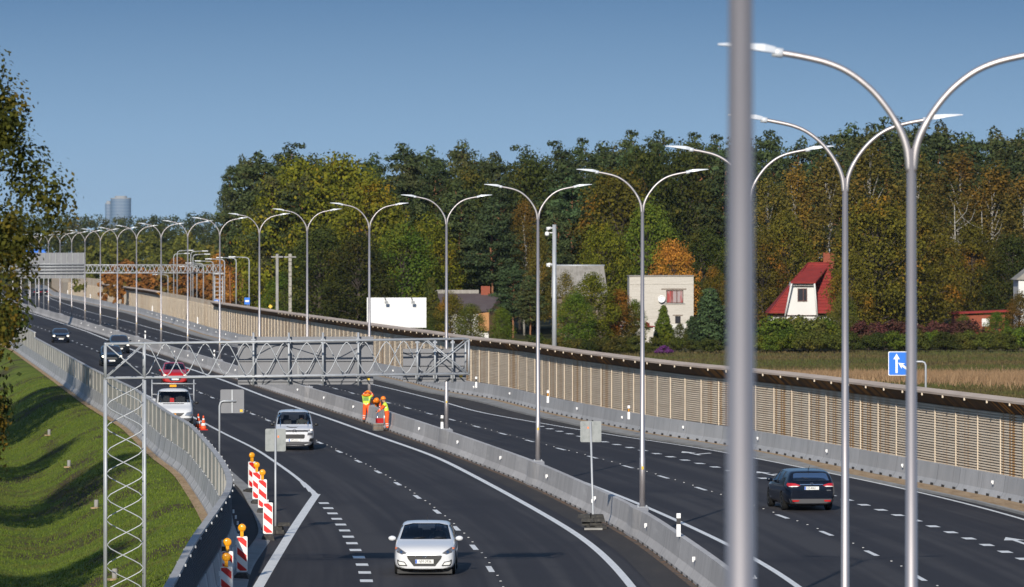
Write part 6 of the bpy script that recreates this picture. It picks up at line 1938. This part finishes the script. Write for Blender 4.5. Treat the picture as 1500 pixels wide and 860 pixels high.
def tree_px(kind, px, topy, D, wscale, fm, seed, label, group=None, **k):
    if D < 720: D *= 1.12
    return plant(kind, AT(px, D), D, ZAT(topy, D), wscale, fm, seed, label, group, **k)

# back ranks of the forest
SKY = [(325, 262), (345, 232), (375, 214), (430, 211), (470, 216), (515, 226), (560, 214), (600, 207), (645, 211), (680, 207), (720, 214), (762, 203), (805, 208), (852, 197),
       (900, 199), (950, 189), (1000, 187), (1040, 194), (1120, 188), (1160, 198), (1200, 196), (1240, 182), (1300, 168), (1330, 172), (1385, 166), (1435, 196), (1485, 178), (1540, 180), (1600, 190)]
def sky(px): return float(np.interp(px, [p[0] for p in SKY], [p[1] for p in SKY]))
for row, (D0, step, dy, fms) in enumerate(((640, 42, 0, ('f_pine',)), (612, 48, 12, ('f_pine', 'f_pine', 'f_pine_b')), (588, 52, 34, ('f_pine', 'f_pine', 'f_dark')))):
    px = 372+row*13
    while px < 1620:
        D = D0+RNG.uniform(-8, 8)
        ty = sky(px)+dy+RNG.uniform(-7, 13)
        fm = fms[int(RNG.integers(len(fms)))]
        kind = 'decid' if fm == 'f_dark' else 'pine'
        tree_px(kind, px, ty, D, RNG.uniform(.95, 1.25) if kind == 'pine' else .8, fm, int(RNG.integers(3))+1,
                'tall dark green pine in the back ranks of the forest' if kind == 'pine' else 'dark broadleaf tree in the back ranks of the forest', 'forest pines' if kind == 'pine' else 'forest broadleaf trees')
        px += step*RNG.uniform(.75, 1.25)
# dark understory ties the ranks together
for row, (D0, top) in enumerate(((600, 345), (575, 375))):
    px = 395+row*20
    while px < 1600:
        tree_px('decid', px, top+RNG.uniform(-25, 25), D0+RNG.uniform(-5, 5), 1.1, ('f_dark', 'f_green')[int(RNG.integers(2))], int(RNG.integers(2))+1, 'dark understory tree inside the forest', 'understory trees of the forest')
        px += 62*RNG.uniform(.8, 1.2)
# front trees, one by one (kind, px, top y, D, width, foliage, seed, label)
FRONT = [
 ('pine', 337, 238, 640, .62, 'f_pine', 2, 'slender pine with bare orange trunk at the left end of the forest'),
 ('pine', 356, 224, 636, .75, 'f_pine', 3, 'pine with orange trunk second from the forest left end'),
 ('decid', 352, 330, 690, .9, 'f_orange', 1, 'rusty orange tree at the foot of the leftmost pines'),
 ('decid', 385, 345, 660, .8, 'f_mix', 2, 'turning tree under the leftmost pines, beside the rusty orange one'),
 ('decid', 392, 290, 600, .8, 'f_yellow', 1, 'yellow-green maple left of the big crown near the white posts'),
 ('decid', 440, 236, 585, 1.0, 'f_yellow', 2, 'big yellow-green maple crown topping the left part of the forest'),
 ('decid', 500, 232, 580, 1.0, 'f_yellow', 1, 'large yellow-green tree right of the big maple crown'),
 ('decid', 540, 262, 565, .9, 'f_yellow', 3, 'yellow-green tree whose top stands left of the billboard'),
 ('decid', 470, 335, 550, 1.1, 'f_dark', 3, 'dark green broadleaf tree under the yellow-green crowns'),
 ('decid', 425, 352, 600, .8, 'f_green', 1, 'ivy green tree behind the white posts'),
 ('decid', 525, 345, 545, 1.1, 'f_dark', 1, 'dark tree just left behind the billboard'),
 ('decid', 590, 330, 548, 1.0, 'f_green', 2, 'green broadleaf tree rising over the billboard'),
 ('decid', 628, 322, 556, .9, 'f_yellow', 3, 'light green broadleaf tree right above the billboard'),
 ('pine', 672, 262, 560, 1.2, 'f_pine', 1, 'broad dark pine above the brown roof'),
 ('pine', 722, 285, 552, 1.2, 'f_pine_b', 2, 'bluish pine above the brick chimney'),
 ('birch', 768, 290, 556, 1.1, 'f_birch', 1, 'yellow-green birch left of the camera mast'),
 ('birch', 790, 335, 540, .9, 'f_birch', 2, 'smaller yellowing birch beside the camera mast'),
 ('pine', 838, 255, 566, 1.25, 'f_pine_b', 3, 'bluish green pine right of the camera mast'),
 ('pine', 815, 300, 556, 1.0, 'f_pine', 1, 'dark pine directly behind the camera mast'),
 ('decid', 905, 252, 560, 1.0, 'f_mix', 2, 'olive broadleaf tree behind the grey barn'),
 ('decid', 950, 300, 548, .8, 'f_green', 3, 'green tree rising behind the pale brick house'),
 ('decid', 884, 330, 545, .8, 'f_yellow', 2, 'yellowing tree beside the barn ridge'),
 ('decid', 985, 354, 536, .85, 'f_orange', 2, 'bright orange tree above the flat roof'),
 ('decid', 1030, 335, 550, .9, 'f_dark', 1, 'dark green tree right of the flat roofed house'),
 ('decid', 1045, 395, 535, .7, 'f_mix', 3, 'brownish tree between the flat roof and the blurred pole'),
 ('birch', 1125, 255, 560, 1.3, 'f_birch', 1, 'tall olive birch right of the blurred pole'),
 ('birch', 1165, 240, 565, 1.3, 'f_birch', 2, 'tall rusty birch above the red roof'),
 ('decid', 1150, 315, 545, .9, 'f_mix', 1, 'brown-green maple left above the red roof'),
 ('decid', 1118, 345, 540, .8, 'f_mix', 3, 'brown-green maple next to the blurred pole'),
 ('birch', 1215, 225, 568, 1.4, 'f_birch', 2, 'orange tinted birch behind the third lamp post'),
 ('birch', 1275, 205, 566, 1.5, 'f_birch', 1, 'wide rusty birch crown between the two tall poles'),
 ('decid', 1285, 292, 492, 1.05, 'f_mix', 2, 'huge turning maple with orange top beside the red roofed house'),
 ('decid', 1335, 300, 502, 1.0, 'f_mix', 1, 'huge turning maple behind the second tall pole'),
 ('decid', 1247, 374, 488, .85, 'f_mix', 3, 'maple covering the right side of the red roof'),
 ('decid', 1375, 345, 530, .85, 'f_mix', 3, 'turning maple right of the second tall pole'),
 ('birch', 1345, 225, 570, 1.3, 'f_birch', 2, 'birch crown left of the bare white branches'),
 ('birch', 1405, 215, 562, 1.5, 'f_birch', 1, 'olive birch with orange tips and bare white limbs'),
 ('birch', 1455, 235, 555, 1.5, 'f_birch', 2, 'olive birch second from the right edge'),
 ('birch', 1500, 255, 550, 1.5, 'f_birch', 1, 'olive birch at the right picture edge'),
 ('decid', 1425, 330, 545, .9, 'f_mix', 1, 'olive tree low behind the brick outbuilding'),
 ('decid', 1480, 345, 540, .9, 'f_dark', 2, 'dark tree at the right edge above the hedge'),
 ('cone', 1040, 420, 494, 1.35, 'f_pine_b', 1, 'dense bluish green young pine beside the blurred pole'),
 ('cone', 1014, 462, 492, 1.1, 'f_pine_b', 1, 'small bluish conifer at the corner of the pale house'),
 ('cone', 972, 446, 493, .95, 'f_green', 2, 'green cone shaped bush under the satellite dish'),
 ('cone', 632, 404, 486, .65, 'f_dark', 2, 'slim dark thuja right beside the billboard'),
 ('decid', 868, 402, 468, 1.0, 'f_yellow', 1, 'round yellow-green apple tree in front of the barn'),
 ('birch', 828, 396, 470, 1.3, 'f_birch', 1, 'thin yellowing birch in front of the barn, right of the camera mast'),
 ('decid', 842, 430, 462, 1.1, 'f_green', 3, 'green apple tree just right of the camera mast'),
 ('decid', 930, 440, 474, .8, 'f_green', 2, 'green bush against the left corner of the pale house'),
 ('decid', 996, 474, 474, .9, 'f_shrub', 1, 'low rounded garden tree under the red curtained window'),
 ('decid', 1236, 432, 476, .8, 'f_shrub', 3, 'green bush at the right foot of the red roof'),
 ('decid', 1412, 462, 480, 1.1, 'f_shrub', 2, 'loose bush hiding the left end of the brick outbuilding'),
 ('decid', 1460, 458, 482, 1.2, 'f_green', 1, 'loose green bush before the right end of the brick outbuilding'),
 ('decid', 1494, 430, 484, .9, 'f_birch', 3, 'olive bushy tree before the white cottage wall'),
 ('decid', 905, 425, 470, .9, 'f_mix', 2, 'round turning apple tree left of the pale house'),
 ('pine', 752, 385, 478, 1.6, 'f_pine_b', 3, 'young bushy pine in front between the two lamp posts'),
 ('pine', 776, 402, 470, 1.5, 'f_pine', 1, 'young dark pine just right of the sixth lamp post'),
 ('decid', 735, 452, 464, .9, 'f_green', 1, 'green bushy tree left of the young pines'),
 ('decid', 660, 432, 470, 1.0, 'f_mix', 3, 'olive bush before the brown roofed house'),
 ('decid', 690, 446, 462, 1.0, 'f_shrub', 2, 'bush in front of the house gable'),
 ('decid', 640, 455, 470, .9, 'f_dark', 1, 'dark bush right below the billboard edge'),
]
for (k, px, ty, D, ws_, fm, sd_, lb) in FRONT:
    tree_px(k, px, ty, D, ws_, fm, sd_, lb)
# hedge and shrubs in front of the houses
def shrub_row(x0, x1, step, D, ty, fms, group, label, jit=6):
    px = x0
    while px < x1:
        d = D+RNG.uniform(-3, 3); fm = fms[int(RNG.integers(len(fms)))]
        tree_px('shrub', px, ty+RNG.uniform(-jit, jit), d, RNG.uniform(.9, 1.3), fm, int(RNG.integers(2))+1, label, group)
        px += step*RNG.uniform(.8, 1.2)
shrub_row(1105, 1240, 20, 462, 478, ('f_shrub', 'f_green', 'f_shrub'), 'hedge shrubs before the red roofed house', 'leafy shrub of the hedge before the red roofed house', 8)
shrub_row(1250, 1520, 22, 464, 478, ('f_shrub', 'f_green', 'f_dark'), 'hedge shrubs at the right', 'leafy shrub of the right hand hedge', 7)
shrub_row(1260, 1420, 30, 474, 462, ('f_red',), 'dark red shrubs', 'dark red leafed shrub behind the right hand hedge', 6)
shrub_row(1150, 1225, 22, 470, 455, ('f_green', 'f_shrub'), 'tall shrubs before the white gable', 'tall green shrub against the white gable', 8)
shrub_row(815, 935, 22, 452, 488, ('f_dark', 'f_shrub'), 'low shrubs before the apple trees', 'low dark shrub at the foot of the apple trees', 5)
shrub_row(935, 1060, 24, 458, 490, ('f_shrub', 'f_dark'), 'garden shrubs of the pale house', 'garden shrub before the pale brick house', 5)
shrub_row(630, 815, 24, 458, 486, ('f_dark', 'f_shrub'), 'shrubs along the wall before the brown roof', 'shrub between noise wall and brown roofed house', 6)
shrub_row(380, 640, 24, 540, 462, ('f_dark', 'f_dark', 'f_mix'), 'shrubs behind the wall left of the billboard', 'dark shrub above the noise wall by the billboard', 6)
tree_px('shrub', 972, 503, 452, 1.4, 'f_shrub', 1, 'mound of purple asters in the garden').children[0].data = TEMPL[('shrub', 1, 'f_shrub')][0].data.copy()
pm = foliage('purple_flowers', (0.10, 0.03, 0.12), (0.22, 0.07, 0.26), (0.05, 0.07, 0.02), .55, .7, 2.0)
ast = [o for o in SC.objects if o.get('label') == 'mound of purple asters in the garden'][0]
for c in ast.children:
    if c.name.startswith('crown'): c.data = c.data.copy(); c.data.materials.clear(); c.data.materials.append(pm)
ast['category'] = 'flowers'
# bare white limbs
for (px, y0, y1, D, lb) in ((1398, 300, 480, 615, 'dead pale birch stem left of the forked one'), (1438, 310, 480, 613, 'forked dead tree with pale bare limbs')):
    t = empty('bare_tree', (AT(px, D), D, 0), 0, lb, 'tree'); zt = ZAT(y0, D)
    MB().tube([(0, 0, 0), (.2, 0, zt*.4), (.1, 0, zt*.7), (0.0, 0, zt)], [.17, .13, .09, .03], 7).build('trunk', M['birch_wood'], t)
    m_ = MB(); rd = random.Random(px)
    for k in range(7):
        z = zt*(.5+.06*k); s = rd.choice((-1, 1)); L = rd.uniform(1.2, 3.0)
        m_.tube([(.1, 0, z), (s*L*.5, rd.uniform(-.5, .5), z+.5), (s*L, rd.uniform(-.8, .8), z+1.3), (s*L*1.2, 0, z+2.4)], [.055, .04, .028, .01], 5)
    m_.build('limb', M['birch_wood'], t)

# far forest along the horizon: one mass
def far_forest(name, label, D0, D1, x0, x1, ytop, n, fm, kind, seed):
    rng = np.random.default_rng(seed); Vs = []
    for i in range(n):
        D = rng.uniform(D0, D1); px = x0+(x1-x0)*(i+rng.random())/n; H = ZAT(ytop(px)+rng.uniform(-5, 5), D)
        cs = []; rs = []
        for k in range(26):
            t = rng.random(); z = H*(.12+.86*t)
            e_ = (0.13 if kind == 'c' else .24)*H*(math.sin(PI*min(1, .15+.84*t))**.7 if kind != 'c' else (1-t)**.6+.15)
            a = rng.random()*6.28; q = e_*rng.random()**.5
            cs.append((AT(px, D)+q*math.cos(a), D+q*math.sin(a), z)); s = H*(.05+.04*rng.random()); rs.append((s, s, s*.8))
        V, _ = leaf_quads(cs, rs, 26, .62, rng, shell=.4); Vs.append(V)
    V = np.concatenate(Vs); o = np_mesh(name, V, np.arange(len(V), dtype=np.int32).reshape(-1, 4), M[fm])
    return tag(o, label, 'forest', kind='stuff')
far_forest('distant_conifers', 'dark far conifers on the horizon below the office towers', 1750, 1950, -60, 345, lambda x: 316, 75, 'f_pine', 'c', 1)
far_forest('distant_woodland', 'olive far woodland in front of the horizon conifers', 1380, 1560, -80, 345, lambda x: 338+6*math.sin(x*.05), 60, 'f_dark', 'd', 2)
M['f_olive'] = foliage('olive_leaves', (0.063, 0.070, 0.014), (0.154, 0.147, 0.025), (0.224, 0.140, 0.021), .5, .7, .05)
far_forest('distant_broadleaf_wood', 'olive green wood edge behind the far gantry', 1050, 1250, 120, 350, lambda x: 352+8*math.sin(x*.11), 34, 'f_olive', 'd', 3)
M['f_rust'] = foliage('rust_leaves', (0.126, 0.063, 0.017), (0.308, 0.133, 0.025), (0.140, 0.126, 0.025), .5, .65, .12)
far_forest('distant_autumn_trees', 'rusty autumn trees above the far end of the noise wall', 900, 1000, 150, 375, lambda x: 388+8*math.sin(x*.09), 26, 'f_rust', 'd', 5)
far_forest('middle_wood', 'rusty wood closing the view behind the tall left pines', 860, 900, 332, 430, lambda x: 335, 16, 'f_rust', 'd', 6)

# ------------------------------------------------------------------ near trees on the left
def near_birch(name, X, D, prof, fm, seed, label, n, per, size, drop):
    """prof: (height, crown radius) pairs in world heights"""
    rng = np.random.default_rng(seed); zb = -1.4
    t = empty(name, (X, D, zb), 0, label, 'tree')
    H = prof[-1][0]-zb; zs = [p[0]-zb for p in prof]; rr_ = [p[1] for p in prof]
    mb = MB(); mb.tube([(0, 0, -.3), (.15, 0, H*.3), (.3, .1, H*.6), (.3, 0, H*.9), (.3, 0, H)], [.24, .19, .12, .05, .02], 9)
    lb_ = MB(); cs = []; rs = []
    for i in range(n):
        z = zs[0]+(zs[-1]-zs[0])*rng.random(); env = float(np.interp(z, zs, rr_))
        a = i*2.399; q = env*(1-.65*rng.random()**1.25)
        c = (q*math.cos(a)+.2, q*math.sin(a), z+rng.normal()*.1); cs.append(c); s_ = .20+.42*rng.random(); rs.append((s_*.9, s_*.9, s_))
        if i % 3 == 0: lb_.tube([(.2, 0, max(1, z-.55*q)), (c[0]*.5, c[1]*.5, z-.15*q), c], [.05, .03, .008], 5, cap=False)
    V, Fq = leaf_quads(cs, rs, per, size, rng, drop=drop, shell=.12)
    np_mesh('crown', V, Fq, M[fm], t); mb.build('trunk', M['birch_wood'], t); lb_.build('limb', M['bark'], t)
    return t
near_birch('birch_tree', -11.5, 97, [(5.6, 1.4), (6.4, 2.4), (7.2, 2.6), (7.7, 2.85), (8.4, 2.65), (9.2, 2.8), (9.8, 3.3), (10.3, 3.4), (11.0, 3.15), (11.3, 2.8), (11.9, 2.8), (12.3, 2.5), (12.9, 1.6), (13.8, .3)], 'f_left', 3,
           'large birch with turning leaves filling the left picture edge', 330, 420, .080, .75)
near_birch('birch_tree', -13.6, 118, [(2.5, 1.0), (4.0, 2.6), (6.5, 3.5), (9.0, 3.5), (11, 2.4), (13, .5)], 'f_dark', 4, 'dark tree behind the large birch at the left edge', 230, 420, .11, .4)
# more trees outside the left edge shade the bank
for i, (X, D, H, r_) in enumerate(((-19.6, 165, 12, 3.2), (-24, 224, 15, 3.4), (-29.5, 268, 12, 3.2), (-34.2, 318, 18, 4.6), (-38, 345, 18, 4.6), (-35.5, 330, 15, 4.0))):
    plant('decid', X, D, H, r_/(0.30*14)*14/H*1.0, 'f_dark', 1+i % 3, 'broadleaf tree left of the bank, %s from the camera' % ORD[i].replace('nearest', 'first'), 'trees beyond the bank', z=-0.3)

# ------------------------------------------------------------------ grass
def tufts(name, P, h, wd, m_, label, cat):
    N = len(P); rng = RNG
    a = rng.random(N)*6.28; u = np.stack([np.cos(a), np.sin(a), np.zeros(N)], 1)*(wd*(.6+.8*rng.random(N)))[:, None]
    hh = h*(.5+.9*rng.random(N)); tip = P+np.stack([rng.normal(scale=.35, size=N)*hh, rng.normal(scale=.35, size=N)*hh, hh], 1)
    V = np.stack([P-u, P+u, tip], 1).reshape(-1, 3)
    o = np_mesh(name, V, np.arange(len(V), dtype=np.int32).reshape(-1, 3), m_)
    return tag(o, label, cat, kind='stuff')
M['blade'] = foliage('grass_blades', (0.060, 0.100, 0.012), (0.140, 0.200, 0.026), (0.10, 0.078, 0.034), .52, .66, .30, .3)
N = 170000
Dd = 118*(420/118)**RNG.random(N); uu = .42+RNG.random(N)**.8*15.4
gzv = np.array([grass_z(float(u), float(d)) for u, d in zip(uu, Dd)]); lx = np.interp(Dd, left_wall.D, left_wall.X)
tufts('bank_grass', np.stack([lx-.15-uu, Dd, gzv-.01], 1), .085, .022, M['blade'], 'short green grass with worn brown patches on the bank', 'grass')
M['dry'] = foliage('dry_grass', (0.070, 0.055, 0.024), (0.150, 0.105, 0.048), (0.075, 0.090, 0.024), .42, .56, .06, .3)
M['straw'] = foliage('straw_grass', (0.325, 0.213, 0.106), (0.525, 0.362, 0.194), (0.250, 0.163, 0.088), .5, .7, .1, .3)
N = 190000
Dd = 205*(520/205)**RNG.random(N); lo_x = np.interp(Dd, noise_wall_line.D, noise_wall_line.X)+.6; xx = lo_x+RNG.random(N)*(Dd*.0965+3-lo_x)
tufts('field_grass', np.stack([xx, Dd, np.full(N, -.03)], 1), .20, .06, M['dry'], 'reddish brown and green wild grass of the field behind the wall', 'grass')
N = 26000
xx = 17+RNG.random(N)**.75*27; Dd = 404+RNG.normal(scale=1.0, size=N)*(3+(xx-17)*.35)-(xx-30)*.6
tufts('straw_grass', np.stack([xx, Dd, np.full(N, -.03)], 1), .55, .035, M['straw'], 'pale straw coloured grass strip in the field at the right', 'grass')

# ------------------------------------------------------------------ air
hm = bpy.data.materials.new('haze'); hm.use_nodes = True; t_ = hm.node_tree; t_.nodes.clear()
o_ = t_.nodes.new('ShaderNodeOutputMaterial'); pv = t_.nodes.new('ShaderNodeVolumePrincipled')
pv.inputs['Color'].default_value = (0.72, 0.84, 1.0, 1); pv.inputs['Density'].default_value = 0.00003; pv.inputs['Anisotropy'].default_value = 0.2
t_.links.new(pv.outputs[0], o_.inputs['Volume'])
MB().box((0, 3225, 36.5), (4100, 6700, 85)).build('haze', hm)
tag(bpy.data.objects['haze'], 'thin bluish air over the whole place', 'haze', kind='stuff')
